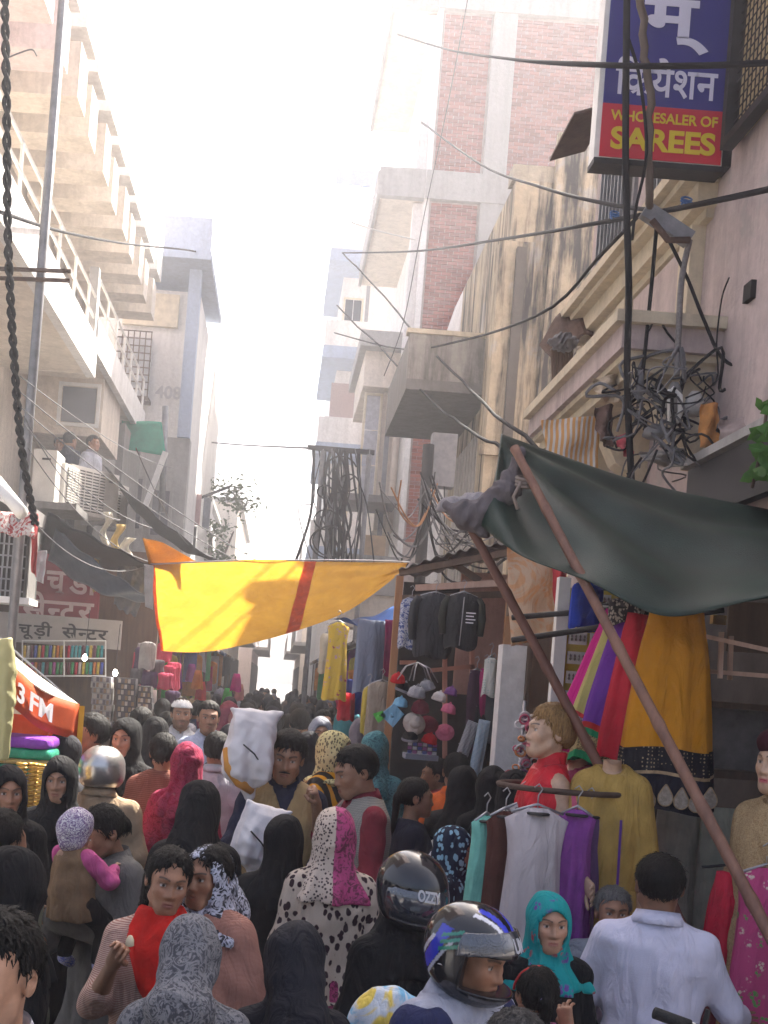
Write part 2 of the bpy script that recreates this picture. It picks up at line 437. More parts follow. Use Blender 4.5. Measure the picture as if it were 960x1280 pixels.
def building(name, loc, label, group=None): return root(name, loc, label, 'building', group)
def part(name, mat, parent, *boxes, label=None, smooth=False):
    b = MB()
    for q in boxes: b.box(*q)
    return b.build(name, mat, parent, smooth=smooth, label=label)
def window_y(parent, x0, x1, y, z0, z1, frame=None, pane=None, bars=0, mull=1, fw=0.05, depth=0.10, trans=1):
    """window in a wall that faces -y: recessed dark opening, frame, panes"""
    w = part('window', frame or mFrameW, parent,
             (x0, x0 + fw, y - 0.03, y + depth, z0, z1), (x1 - fw, x1, y - 0.03, y + depth, z0, z1),
             (x0 + fw, x1 - fw, y - 0.03, y + depth, z0, z0 + fw), (x0 + fw, x1 - fw, y - 0.03, y + depth, z1 - fw, z1))
    n = mull
    for i in range(n):
        for j in range(trans):
            a = x0 + fw + (x1 - x0 - 2 * fw) * i / n; b_ = x0 + fw + (x1 - x0 - 2 * fw) * (i + 1) / n
            c = z0 + fw + (z1 - z0 - 2 * fw) * j / trans; d = z0 + fw + (z1 - z0 - 2 * fw) * (j + 1) / trans
            part('pane', pane or mGlass, w, (a + 0.012, b_ - 0.012, y - 0.012, y - 0.004, c + 0.012, d - 0.012))
    for i in range(bars):
        xx = x0 + fw + (x1 - x0 - 2 * fw) * (i + 1) / (bars + 1)
        part('bar', mSteel, w, (xx - 0.008, xx + 0.008, y - 0.05, y - 0.034, z0, z1))
    return w
def window_x(parent, x, y0, y1, z0, z1, side=-1, frame=None, pane=None, bars=0, fw=0.06, trans=1):
    """window in a street wall (faces +-x)"""
    s = side
    def bx(xa, xb): return (min(xa, xb), max(xa, xb))
    xa, xb = bx(x + s * 0.03, x - s * 0.05)
    w = part('window', frame or mFrameW, parent, (xa, xb, y0, y0 + fw, z0, z1), (xa, xb, y1 - fw, y1, z0, z1),
             (xa, xb, y0 + fw, y1 - fw, z0, z0 + fw), (xa, xb, y0 + fw, y1 - fw, z1 - fw, z1))
    pa, pb = bx(x + s * 0.004, x + s * 0.012)
    for j in range(trans):
        c = z0 + fw + (z1 - z0 - 2 * fw) * j / trans; d = z0 + fw + (z1 - z0 - 2 * fw) * (j + 1) / trans
        part('pane', pane or mGlass, w, (pa, pb, y0 + fw + 0.01, y1 - fw - 0.01, c + 0.01, d - 0.01))
    qa, qb = bx(x + s * 0.05, x + s * 0.07)
    for i in range(bars):
        yy = y0 + (y1 - y0) * (i + 1) / (bars + 1)
        part('bar', mSteel, w, (qa, qb, yy - 0.01, yy + 0.01, z0, z1))
    return w
def railing(parent, x, y0, y1, z0, z1, rails=3, step=0.9, m=None, r=0.022):
    ra = MB()
    rl = None
    for k in range(rails):
        b = MB(); z = z0 + (z1 - z0) * (k + 1) / rails
        b.tube([(x, y0, z), (x, y1, z)], r, 6); b.build('rail', m or mFrameW, parent)
    y = y0
    while y <= y1 + 0.01:
        b = MB(); b.tube([(x, y, z0 - 0.02), (x, y, z1 - 0.005)], r * 0.9, 6); b.build('baluster', m or mFrameW, parent); y += step

# ------------------------------------------------------------------ left: cream apartment block with serrated top
A = building('apartment_building', (-5.5, 14, 0), 'cream apartment block with a serrated overhanging top floor and white balcony rails')
part('wall', mCream, A, (-8.5, -4.0, 10.0, 22.0, 0.0, 9.2))
part('roof_wall', mPinkWhite, A, (-8.5, -3.25, 5.0, 22.05, 9.2, 15.0))
part('roof_slab', mPinkWhite, A, (-4.0, -3.20, 5.0, 22.3, 9.05, 9.2))
for i in range(14):          # projecting downstand boxes, one after another along the street
    y = 8.6 + i * 1.0
    b = MB(); b.box(-3.95, -2.78 + 0.03 * (i % 2), y, y + 0.50, 8.42, 9.048)
    o = b.build('overhang_box', mPinkWhite if i < 5 else mCream, A)
    part('overhang_parapet', mWhiteWall, A, (-2.98, -2.72 + 0.02 * (i % 2), y - 0.02, y + 0.7, 9.202, 10.0 + 0.25 * (i % 3)))
part('balcony_slab', mCream, A, (-3.99, -2.8, 7.0, 15.75, 5.82, 5.98))
part('balcony_fascia', mWhiteWall, A, (-2.797, -2.68, 6.9, 15.80, 5.78, 6.28))
railing(A, -2.74, 7.2, 15.7, 6.28, 6.82, 2, 1.0)
part('balcony_slab', mCream, A, (-3.98, -2.82, 16.1, 21.6, 6.22, 6.38))
part('balcony_fascia', mWhiteWall, A, (-2.817, -2.72, 16.0, 21.65, 6.18, 6.62))
railing(A, -2.77, 16.1, 21.5, 6.62, 7.18, 2, 0.9)
part('balcony_post', mConc, A, (-2.86, -2.74, 15.82, 15.97, 5.9, 7.25))
part('box_room', mCream, A, (-3.97, -2.84, 17.6, 19.4, 5.35, 6.215))
window_y(A, -3.50, -2.88, 17.6, 5.48, 6.12, mFrameW, M('shaded_blue_glass', (0.12, 0.13, 0.16), 0.2, 0.1, 3, 0))  # pane in one dull blue-grey tone
part('beam', mCream, A, (-3.96, -2.9, 16.3, 16.6, 5.95, 6.21))
part('terrace_slab', mConcDark, A, (-3.99, -2.75, 10.5, 19.8, 3.50, 3.66))
part('back_wall', mCream, A, (-3.985, -3.9, 19.8, 21.5, 3.66, 6.2))
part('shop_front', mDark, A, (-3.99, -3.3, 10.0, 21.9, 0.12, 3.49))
b = MB()                     # low terrace wall, weathered
b.box(-2.95, -2.78, 16.6, 19.6, 3.661, 4.45); b.build('terrace_parapet', mConcDark, A)
b = MB()
b.box(-2.9, -2.78, 19.65, 21.9, 3.4, 6.0); b.build('grey_screen_wall', mConcDark, A)

# building with the number 408
B = building('grilled_window_building', (-3.5, 26, 0), 'white building with a caged window and the number 408 on its wall')
part('wall', mWhiteWall, B, (-7.0, -2.10, 24.0, 33.0, 0, 9.6))
part('lower_wall', mConc, B, (-4.4, -2.05, 23.6, 23.998, 0, 6.6))
part('top_slab', mBlueGrey, B, (-3.9, -1.85, 22.9, 27.0, 9.9, 10.05))
part('parapet', mBlueGrey, B, (-3.9, -1.88, 22.92, 23.1, 10.052, 10.7))
part('column', mBlueGrey, B, (-2.3, -2.06, 23.5, 23.74, 6.602, 9.898))
part('yellow_band', mFrameC, B, (-3.6, -2.5, 23.9, 23.998, 8.85, 9.5))
# caged window, every bar a piece
cage = root('window_cage', (-3.3, 23.7, 7.3), 'iron window cage of crossed bars on the white wall beside the number 408', 'cage')
for i in range(7):
    xx = -3.66 + 0.115 * i; part('bar', mRust, cage, (xx, xx + 0.022, 23.62, 23.642, 7.35, 8.65))
for j in range(10):
    zz = 7.35 + j * 0.142; part('bar', mRust, cage, (-3.68, -2.94, 23.600, 23.619, zz, zz + 0.02))
part('backing', M('hazy_curtain', (0.42, 0.43, 0.46), 0.8, 0.2), cage, (-3.64, -2.98, 23.9, 23.97, 7.4, 8.6))
part('shelf', mRust, cage, (-3.72, -2.92, 23.60, 23.99, 7.28, 7.345))
b = MB(); place_text(b, '408', 0.34, -2.85, 23.985, 7.45, width=0.52, bold=0.01)
b.build('house_number', M('faded_grey_paint', (0.42, 0.42, 0.44), 0.9, 0.2), B)
for (x0, x1, z0, z1) in ((-3.35, -2.85, 4.7, 5.8), (-2.75, -2.3, 4.6, 5.6), (-3.2, -2.6, 3.2, 4.0)):
    window_y(B, x0, x1, 23.598, z0, z1, mConc, M('dusty_glass', (0.10, 0.10, 0.12), 0.3, 0.2), mull=2)

# ------------------------------------------------------------------ left: further houses down the lane
def far_house(x0, x1, y0, y1, h, wall, label, side, seed, name='far_house', base=0.0):
    q = random.Random(seed); o = building(name, ((x0 + x1) / 2, (y0 + y1) / 2, 0), label)
    part('wall', wall, o, (x0, x1, y0, y1, 0, h))
    part('roof', mConc, o, (x0 - 0.15, x1 + 0.15, y0 - 0.15, y1 + 0.15, h, h + 0.18))
    fx = x1 if side < 0 else x0
    z = 3.6
    while z < h - 2.2:
        # street balcony
        sx = 1 if side < 0 else -1
        part('balcony_slab', mConc, o, (min(fx, fx + sx * 0.8), max(fx, fx + sx * 0.8), y0 + 0.2, y1 - 0.3, z - 0.15, z))
        railing(o, fx + sx * 0.76, y0 + 0.25, y1 - 0.4, z, z + 0.9, 3, 1.2, mSteel, 0.02)
        k = 0; yy = y0 + 0.8
        while yy < y1 - 1.4:
            window_x(o, fx, yy, yy + 1.0, z + 0.4, z + 1.9, sx, trans=2); yy += 2.2
        n = max(1, int((x1 - x0) / 1.7))
        for i in range(n):
            xa = x0 + 0.35 + (x1 - x0 - 0.7) * i / n
            window_y(o, xa, xa + 0.9, y0, z + 0.5, z + 1.8, q.choice([mFrameW, mFrameC]), mull=2)
        z += 3.1
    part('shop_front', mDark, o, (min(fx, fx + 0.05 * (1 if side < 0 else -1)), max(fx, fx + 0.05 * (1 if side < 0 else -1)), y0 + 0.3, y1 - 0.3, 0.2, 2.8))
    return o
far_house(-7, -2.6, 34, 44, 7.5, mWhiteWall, 'low white house past the caged-window building on the lane', -1, 3)
far_house(-6.5, -1.9, 45, 58, 8.5, mCream, 'hazy cream house near the bright end of the lane', -1, 4)
far_house(-5.5, -1.3, 60, 80, 7.0, mPinkWhite, 'faint pinkish house closing the left of the lane', -1, 5)
far_house(1.4, 6.5, 48, 62, 9.5, mWhiteWall, 'hazy white house past the cable rack on the lane', 1, 6)
far_house(1.2, 6.0, 64, 84, 8.0, mCream, 'faint cream house closing the right of the lane', 1, 7)

# ------------------------------------------------------------------ right: pink building with the saree sign
P = building('pink_building', (4.5, 7.5, 0), 'weathered pink plaster building with cream mouldings behind the saree sign')
part('wall', mPink, P, (2.45, 8.0, 3.4, 10.4, 0, 11.0))
# upper cornice along the lane, stepped courses
for k, (z0, z1, pr) in enumerate(((5.02, 5.08, 0.05), (5.08, 5.22, 0.12), (5.22, 5.27, 0.20), (5.27, 5.34, 0.26))):
    part('cornice_course', mMould, P, (2.449 - pr, 2.449, 7.35 - pr * 0.5, 10.38, z0, z1 - 0.001))
# pilaster strips under it
for y in (7.45, 8.9, 10.1):
    part('pilaster', mMould, P, (2.36, 2.449, y, y + 0.22, 4.32, 5.019))
part('window_surround', mPink, P, (2.40, 2.449, 7.75, 8.8, 4.38, 4.98))
# projecting ledge with moulded edge
for k, (z0, z1, pr) in enumerate(((3.98, 4.05, -0.10), (4.05, 4.09, -0.04), (4.09, 4.23, 0.0), (4.23, 4.30, 0.05))):
    part('ledge_course', mPink if k == 2 else mMould, P, (1.86 - pr, 2.449, 7.0 - pr, 9.6, z0, z1 - 0.001))
for y in (7.2, 8.3, 9.3):
    b = MB(); prof = [(0, 0), (0, 0.50), (-0.46, 0.50), (-0.44, 0.42), (-0.30, 0.36), (-0.22, 0.20), (-0.10, 0.12), (-0.06, 0)]
    b.prism([(2.449 + px, y, 3.478 + pz) for px, pz in prof], (0, 0.20, 0)); b.build('bracket', mMould, P)
for (ya, yb, za, zb) in ((7.7, 8.7, 5.5, 7.6), (9.1, 10.1, 5.5, 7.6), (7.7, 8.7, 8.3, 10.2), (9.1, 10.1, 8.3, 10.2)):
    window_x(P, 2.45, ya, yb, za, zb, -1, mSteel, mDark, bars=8, trans=3)
mesh_root = root('wire_mesh_screen', (2.3, 6.5, 5.3), 'square wire mesh screen over the yellow window right of the saree sign', 'screen')
part('backing', M('yellowish_board', (0.42, 0.34, 0.20), 0.8, 0.2), mesh_root, (2.40, 2.449, 5.3, 6.9, 5.32, 7.3))
for i in range(28): part('wire', mBlackIron, mesh_root, (2.385, 2.391, 5.32 + i * 0.057, 5.326 + i * 0.057, 5.32, 7.3))
for j in range(35): part('wire', mBlackIron, mesh_root, (2.378, 2.384, 5.3, 6.9, 5.34 + j * 0.057, 5.346 + j * 0.057))
part('frame', mBlackIron, mesh_root, (2.33, 2.40, 6.9, 6.96, 5.26, 7.3), (2.33, 2.40, 5.3, 6.899, 5.26, 5.31))
part('ledge', mConc, P, (2.25, 2.448, 4.6, 6.98, 3.40, 3.45))
part('shop_signboard', M('black_fascia', (0.02, 0.02, 0.024), 0.45, 0.2, 4, 0.05), P, (2.27, 2.33, 4.4, 6.9, 3.08, 3.38))
part('hole', mDark, P, (2.42, 2.452, 6.55, 6.66, 4.28, 4.38))
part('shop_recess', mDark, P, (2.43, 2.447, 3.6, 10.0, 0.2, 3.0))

# ------------------------------------------------------------------ right: stained yellow building
Y = building('stained_yellow_building', (4.2, 17, 0), 'soot-stained yellow plaster building with a dark drain streak beside the pink one')
part('wall', mYellowStain, Y, (2.55, 8.0, 15.2, 19.5, 0, 8.55))
part('corner_pier', mYellowStain, Y, (2.38, 2.82, 15.0, 15.6, 0, 7.7))
part('upper_block', mYellowStain, Y, (3.02, 8.0, 15.1, 15.198, 0.5, 9.15))
part('parapet', plaster('sooty_parapet', (0.42, 0.38, 0.30), stain=(0.05, 0.05, 0.05), amount=0.9), Y, (2.5, 8.0, 15.2, 15.5, 8.552, 8.75))
part('drain_pipe', plaster('soot_streak', (0.10, 0.09, 0.08), amount=0.9), Y, (2.58, 2.70, 14.90, 14.998, 1.0, 7.6))
part('tin_shade', mRust, Y, (3.3, 4.4, 14.2, 15.098, 6.6, 6.65))
part('string_course', mYellowStain, Y, (2.30, 3.16, 14.93, 14.999, 5.0, 5.12))
# small tiled sunshade
b = MB(); b.prism([(2.7, 14.9, 6.05), (3.9, 14.9, 6.75), (3.9, 14.9, 6.85), (2.7, 14.9, 6.15)], (0, 0.098, 0)); 
window_y(Y, 3.3, 4.1, 15.098, 4.6, 6.0, mWoodDark, mDark, mull=2)
# louvred door panel on the lane face
for i in range(9):
    part('louvre', M('grey_louvre', (0.38, 0.36, 0.34), 0.7, 0.2), Y, (2.50, 2.549, 16.0 + i * 0.28, 16.2 + i * 0.28, 3.6, 5.6))
# concrete balcony over the lane
K = root('concrete_balcony', (1.95, 17, 6.1), 'sooty concrete balcony box jutting over the lane from the yellow building', 'balcony')
part('slab', mConcDark, K, (1.42, 2.549, 15.9, 19.0, 5.98, 6.12))
part('front_wall', plaster('sooty_balcony_plaster', (0.36, 0.34, 0.31), stain=(0.05, 0.05, 0.05), amount=0.9), K, (1.42, 2.548, 15.9, 16.02, 6.122, 6.72))
part('side_wall', mConcDark, K, (1.42, 1.54, 16.021, 19.0, 6.123, 6.72))
part('coping', mMould, K, (1.38, 2.53, 15.86, 16.06, 6.722, 6.78))

# white stair tower between yellow and brick buildings
W = building('white_stair_tower', (3.6, 21, 0), 'small white plaster stair wall with a curved top between the yellow and brick buildings')
b = MB(); pts = [(2.55, 0), (2.55, 7.2)] + [(2.55 + 0.7 * (1 - math.cos(t)), 7.2 + 2.6 * math.sin(t)) for t in np.linspace(0, math.pi / 2, 8)] + [(5.0, 9.8), (5.0, 0)]
b.prism([(x, 20.0, z) for x, z in pts], (0, 2.5, 0)); b.build('wall', mWhiteWall, W)

# ------------------------------------------------------------------ right: bare brick building
BR = building('brick_building', (4.5, 28, 0), 'tall unplastered red brick building with grey concrete frame and cream balcony undersides')
mMortar = M('grey_mortar', (0.36, 0.31, 0.29), 0.95, 0.25, 8, 0.4, 40)
part('core', mMortar, BR, (2.52, 9.0, 26.04, 33.0, 0, 18.9))
part('lane_wall', mWhiteWall, BR, (2.40, 2.518, 26.0, 33.0, 0, 18.9))
colx = ((3.62, 4.12), (6.35, 6.9))
zb = (8.6, 12.62, 16.75)
for x0, x1 in colx: part('concrete_column', mConc, BR, (x0, x1, 25.93, 26.038, 0, 18.85))
for z in zb:
    part('concrete_beam', mConc, BR, (2.41, 9.0, 25.90, 25.928, z, z + 0.62), (2.519, 9.0, 25.928, 25.929, z, z + 0.62))
    part('concrete_beam_core', mConc, BR, (2.519, 3.619, 25.929, 26.04, z + 0.002, z + 0.618), (4.121, 6.349, 25.929, 26.04, z + 0.002, z + 0.618))
# each brick a piece: the ones in view first, the rest joined
def mBrickMat():
    m, n, l, p = _new('red_brick')
    oi = n.new('ShaderNodeObjectInfo'); co = _coord(n, l)
    ge = n.new('ShaderNodeNewGeometry'); rr = _math(n, l, 'FRACT', _math(n, l, 'ADD', oi.outputs['Random'], ge.outputs['Random Per Island']))
    c = _ramp(n, l, rr, [(0.0, (0.17, 0.05, 0.04)), (0.4, (0.25, 0.078, 0.06)), (0.75, (0.31, 0.11, 0.085)), (1.0, (0.21, 0.10, 0.09))]).outputs[0]
    ns = _noise(n, l, 9, 4, 0.7, vec=co)
    l.new(_mix(n, l, _ramp(n, l, ns.outputs[0], [(0.55, (0, 0, 0)), (0.75, (0.6, 0.6, 0.6))]).outputs[0], c, (0.36, 0.31, 0.29)), p.inputs['Base Color'])
    p.inputs['Roughness'].default_value = 0.92; _bump(n, l, p, ns.outputs[0], 0.5, 0.01)
    return m
mBrick = mBrickMat()
brick_shapes = []
for k in range(4):
    q = random.Random(50 + k); b = MB(); L, H = 0.108, 0.033
    vs = [(sx * (L - q.uniform(0, 0.006)), y + q.uniform(-0.003, 0.003), sz * (H - q.uniform(0, 0.004))) for sx in (-1, 1) for y in (0, 0.04) for sz in (-1, 1)]
    b.add(vs, [(0, 1, 3, 2), (4, 6, 7, 5), (0, 4, 5, 1), (2, 3, 7, 6), (0, 2, 6, 4), (1, 5, 7, 3)])
    brick_shapes.append(mesh_of('brick', b.v, b.f, mBrick))
half_brick = mesh_of('brick', (np.array(MB().box(-0.05, 0.05, 0, 0.04, -0.031, 0.031).v)), MB().box(-0.05, 0.05, 0, 0.04, -0.031, 0.031).f, mBrick)
places = []
panels = [(2.56, 3.615), (4.125, 6.345)]
zr = [(5.2, 8.59), (9.225, 12.61), (13.245, 16.74), (17.375, 18.85)]
q = random.Random(5)
for (xa, xb) in panels:
    for (za, zc) in zr:
        row = 0; z = za + 0.04
        while z < zc - 0.03:
            if row % 2 == 0: x = xa + 0.112; first = None
            else: x = xa + 0.225; first = xa + 0.055
            if first: places.append((first, z, 1, q.uniform(0, 0.012)))
            while x < xb - 0.08:
                places.append((x, z, 0, q.uniform(0, 0.014))); x += 0.226
            if xb - (x - 0.113) > 0.09: places.append((x - 0.113 + 0.055, z, 1, q.uniform(0, 0.012)))
            row += 1; z += 0.078
def vis(pl):
    x, z = pl[0], pl[1]; d = 26.0; X, Z = x / d * FPX, (z - CAMZ) / d * FPX
    ix, iy = X * cr + Z * sr, -X * sr + Z * cr; px, py = PPX + ix, PPY - iy
    ok = (0 < py < 560) and not (px > 600 and py > 215) and px < 745
    return (0 if ok and pl[2] == 0 else 1 if ok else 2, -z if False else 0)
places.sort(key=lambda pl: vis(pl)[0])
for x, z, hb, pr in places[:300]:
    o = obj('brick', half_brick if hb else random.choice(brick_shapes), BR); o.location = (x - 4.5, 26.0 - 28 + 0.012 - pr, z)
    o.rotation_euler = (0, random.uniform(-0.012, 0.012), random.uniform(-0.01, 0.01))
b = MB()
for x, z, hb, pr in places[300:]:
    L = 0.05 if hb else 0.107; b.box(x - L, x + L, 26.012 - pr, 26.05, z - 0.032, z + 0.032)
o = b.build('brickwork', mBrick, BR, kind='stuff')
# balconies over the lane: slab, concrete fascia, cream underside
for z in (12.62, 16.75):
    part('balcony_slab', mCream, BR, (1.45, 2.399, 26.1, 32.0, z + 0.05, z + 0.2))
    part('balcony_fascia', mConc, BR, (1.40, 2.399, 25.9, 26.098, z, z + 0.62))
    part('balcony_side', mConc, BR, (1.38, 1.448, 26.1, 32.0, z + 0.01, z + 0.62))
    window_x(BR, 2.40, 27.2, 28.4, z - 3.0, z - 0.6, -1, mFrameC, mGlass, trans=3)
    part('balcony_pillar', mWhiteWall, BR, (2.2, 2.398, 26.2, 26.5, z - 3.4, z - 0.002))
# cream bay window below
part('bay_roof', mConc, BR, (1.30, 2.398, 26.6, 31.0, 9.55, 9.9))
part('bay', mCream, BR, (1.45, 2.397, 27.0, 30.8, 8.75, 9.548))
part('bay_back', mCream, BR, (1.95, 2.396, 27.4, 30.5, 5.6, 8.749))
part('bay_post', mSteel, BR, (2.02, 2.12, 26.95, 27.05, 5.4, 8.748))
part('bay_post', mCream, BR, (2.2, 2.3, 26.9, 27.0, 4.4, 8.748))
window_y(BR, 1.52, 1.94, 27.4, 6.2, 8.7, mFrameC, M('curtained_glass', (0.42, 0.43, 0.47), 0.4, 0.25, 8, 0.05), mull=1, trans=3)
part('bay_shade', mConcDark, BR, (1.2, 2.3, 25.6, 27.3, 5.95, 6.1))
part('ledge_box', mConc, BR, (1.15, 2.4, 24.6, 25.8, 3.9, 4.7))
part('ledge_base', mCream, BR, (1.2, 2.35, 24.7, 25.7, 3.2, 3.898))
part('cardboard', M('cardboard', (0.42, 0.31, 0.20), 0.9), BR, (1.55, 2.05, 24.9, 25.3, 4.702, 5.15))
# roofline posts on the lane side
# ------------------------------------------------------------------ right: white house beyond
WH = building('white_house', (2.4, 38, 0), 'white house beyond the brick building with jali parapet and stacked balconies')
part('wall', mWhiteWall, WH, (1.1, 6.0, 36.0, 46.0, 0, 14.2))
part('brick_panel', M('distant_brick', (0.34, 0.26, 0.25), 0.9, 0.3, 30, 0.4), WH, (0.98, 2.0, 35.9, 35.998, 9.0, 11.0))
for z in (5.6, 8.6, 11.4, 14.2):
    part('balcony_slab', mBlueGrey, WH, (0.62, 2.6, 34.6, 40.0, z, z + 0.35))
    part('balcony_wall', mWhiteWall, WH, (0.64, 2.55, 34.62, 34.75, z + 0.352, z + 1.1))
    window_y(WH, 1.15, 1.75, 35.89 if False else 35.998, z + 1.2, z + 2.2, mFrameC, mull=2) if z < 14 else None
part('post', mSteel, WH, (1.75, 1.85, 34.7, 34.8, 8.95, 14.19))
for i in range(9):           # jali parapet: lattice of little bars
    part('lattice_bar', mWhiteWall, WH, (0.75 + i * 0.2, 0.81 + i * 0.2, 34.64, 34.72, 15.302, 16.4))
for j in range(5):
    part('lattice_bar', mWhiteWall, WH, (0.66, 2.5, 34.60, 34.638, 15.4 + j * 0.22, 15.46 + j * 0.22))
part('coping', mBlueGrey, WH, (0.62, 2.6, 34.58, 34.8, 16.402, 16.85))
part('air_conditioner', mConcDark, WH, (1.6, 2.3, 34.2, 34.6, 11.0, 11.6))
# ------------------------------------------------------------------ implicit modelling: bodies and clothes as smooth blended surfaces
def rc(a, b, ra, rb):
    a = np.array(a, float); b = np.array(b, float); d = b - a; L = max(1e-9, float(d @ d)); m = max(ra, rb)
    def f(X, Y, Z):
        t = np.clip(((X - a[0]) * d[0] + (Y - a[1]) * d[1] + (Z - a[2]) * d[2]) / L, 0, 1)
        return np.sqrt((X - a[0] - t * d[0]) ** 2 + (Y - a[1] - t * d[1]) ** 2 + (Z - a[2] - t * d[2]) ** 2) - (ra + (rb - ra) * t)
    return f, np.minimum(a, b) - m, np.maximum(a, b) + m
def ell(c, r):
    c = np.array(c, float); r = np.array(r, float); k = r.min()
    def f(X, Y, Z):
        return (np.sqrt(((X - c[0]) / r[0]) ** 2 + ((Y - c[1]) / r[1]) ** 2 + ((Z - c[2]) / r[2]) ** 2) - 1) * k
    return f, c - r, c + r
def loft(prof, nf=0, amp=0.0, ph=0.0, power=2.0):
    """prof rows (z, half width, half depth, y centre), bottom to top; nf folds whose depth is amp towards the hem"""
    P = np.array(sorted(prof), float); zs = P[:, 0]; z0, z1 = zs[0], zs[-1]
    def f(X, Y, Z):
        zz = np.clip(Z, z0, z1); a = np.interp(zz, zs, P[:, 1]); b = np.interp(zz, zs, P[:, 2]); c = np.interp(zz, zs, P[:, 3])
        r = (np.abs(X / a) ** power + np.abs((Y - c) / b) ** power) ** (1 / power)
        d = (r - 1) * np.minimum(a, b)
        if nf:
            th = np.arctan2(Y - c, X); k = np.clip((z1 - Z) / max(1e-6, z1 - z0), 0, 1)
            d = d + amp * k * (np.sin(nf * th + ph + 3 * np.sin(2.1 * Z + ph)) + 0.5 * np.sin((nf * 2 + 1) * th + 2 * ph + 5 * Z))
        return np.maximum(d, np.maximum(z0 - Z, Z - z1))
    m = amp * 1.5
    return f, np.array([-P[:, 1].max() - m, (P[:, 3] - P[:, 2]).min() - m, z0]), np.array([P[:, 1].max() + m, (P[:, 3] + P[:, 2]).max() + m, z1])
def smin(a, b, k):
    h = np.maximum(k - np.abs(a - b), 0) / k
    return np.minimum(a, b) - h * h * k * 0.25
def union(prims, k=0.02):
    lo = np.min([p[1] for p in prims], axis=0); hi = np.max([p[2] for p in prims], axis=0)
    def f(X, Y, Z):
        d = prims[0][0](X, Y, Z)
        for p in prims[1:]: d = smin(d, p[0](X, Y, Z), k)
        return d
    return f, lo, hi
def cut(p, q, k=0.0):
    def f(X, Y, Z):
        return np.maximum(p[0](X, Y, Z), -q(X, Y, Z))
    return f, p[1], p[2]
def wrinkle(p, amp, seed=0.0, sc=1.0):
    def f(X, Y, Z):
        s = seed
        w = np.sin(31 * sc * (X + 0.5 * Z) + s + 2.2 * np.sin(9 * sc * Z + s)) * np.sin(17 * sc * (Z - 0.6 * X + 0.4 * Y) + 1.7 * s + 1.5 * np.sin(13 * sc * Y + s))
        w2 = np.abs(np.sin(12 * sc * (Z + 0.8 * np.abs(X)) + 3 * np.sin(5 * sc * X + s) + s)) - 0.6
        return p[0](X, Y, Z) + amp * (0.7 * w + 0.9 * w2)
    return f, p[1] - amp * 2, p[2] + amp * 2

def surfnet(p, h, pad=2):
    f, lo, hi = p
    lo = lo - pad * h; n = np.ceil((hi + pad * h - lo) / h).astype(int) + 1
    X = (lo[0] + h * np.arange(n[0]))[:, None, None]; Y_ = (lo[1] + h * np.arange(n[1]))[None, :, None]; Z = (lo[2] + h * np.arange(n[2]))[None, None, :]
    F = np.broadcast_to(f(X, Y_, Z), tuple(n)).astype(np.float32)
    F = np.ascontiguousarray(F); I = F < 0
    s = [slice(None, -1), slice(1, None)]
    cnt = np.zeros(tuple(n - 1), np.int8)
    for a in (0, 1):
        for b in (0, 1):
            for c in (0, 1): cnt += I[s[a], s[b], s[c]]
    mask = (cnt > 0) & (cnt < 8)
    ijk = np.argwhere(mask)
    if len(ijk) == 0: return np.zeros((0, 3)), np.zeros((0, 4), int)
    cor = {}
    for a in (0, 1):
        for b in (0, 1):
            for c in (0, 1): cor[a, b, c] = F[ijk[:, 0] + a, ijk[:, 1] + b, ijk[:, 2] + c]
    acc = np.zeros((len(ijk), 3)); num = np.zeros(len(ijk))
    for ax in range(3):
        for u in (0, 1):
            for w in (0, 1):
                k0 = [u, w]; k0.insert(ax, 0); k1 = [u, w]; k1.insert(ax, 1)
                f0, f1 = cor[tuple(k0)], cor[tuple(k1)]; x = (f0 < 0) != (f1 < 0)
                t = np.where(x, f0 / np.where(x, f0 - f1, 1), 0)
                for c in range(3): acc[:, c] += np.where(x, t if c == ax else k0[c], 0)
                num += x
    V = lo + h * (ijk + acc / num[:, None])
    idx = np.full(tuple(n - 1), -1, np.int64); idx[mask] = np.arange(len(ijk))
    Q = []
    for ax in range(3):
        sl0 = [slice(1, -1)] * 3; sl1 = [slice(1, -1)] * 3; sl0[ax] = slice(0, -1); sl1[ax] = slice(1, None)
        a, b = I[tuple(sl0)], I[tuple(sl1)]; e = np.argwhere(a != b)
        if len(e) == 0: continue
        base = e.copy()
        for c in range(3):
            if c != ax: base[:, c] += 1
        flip = a[e[:, 0], e[:, 1], e[:, 2]]
        o1, o2 = [c for c in range(3) if c != ax]
        def cell(d1, d2):
            q = base.copy(); q[:, o1] -= d1; q[:, o2] -= d2
            return idx[q[:, 0], q[:, 1], q[:, 2]]
        q = np.stack([cell(1, 1), cell(0, 1), cell(0, 0), cell(1, 0)], 1)
        if ax == 1: flip = ~flip
        q[~flip] = q[~flip][:, ::-1]
        Q.append(q)
    Q = np.concatenate(Q)
    return V, Q[(Q >= 0).all(1)]

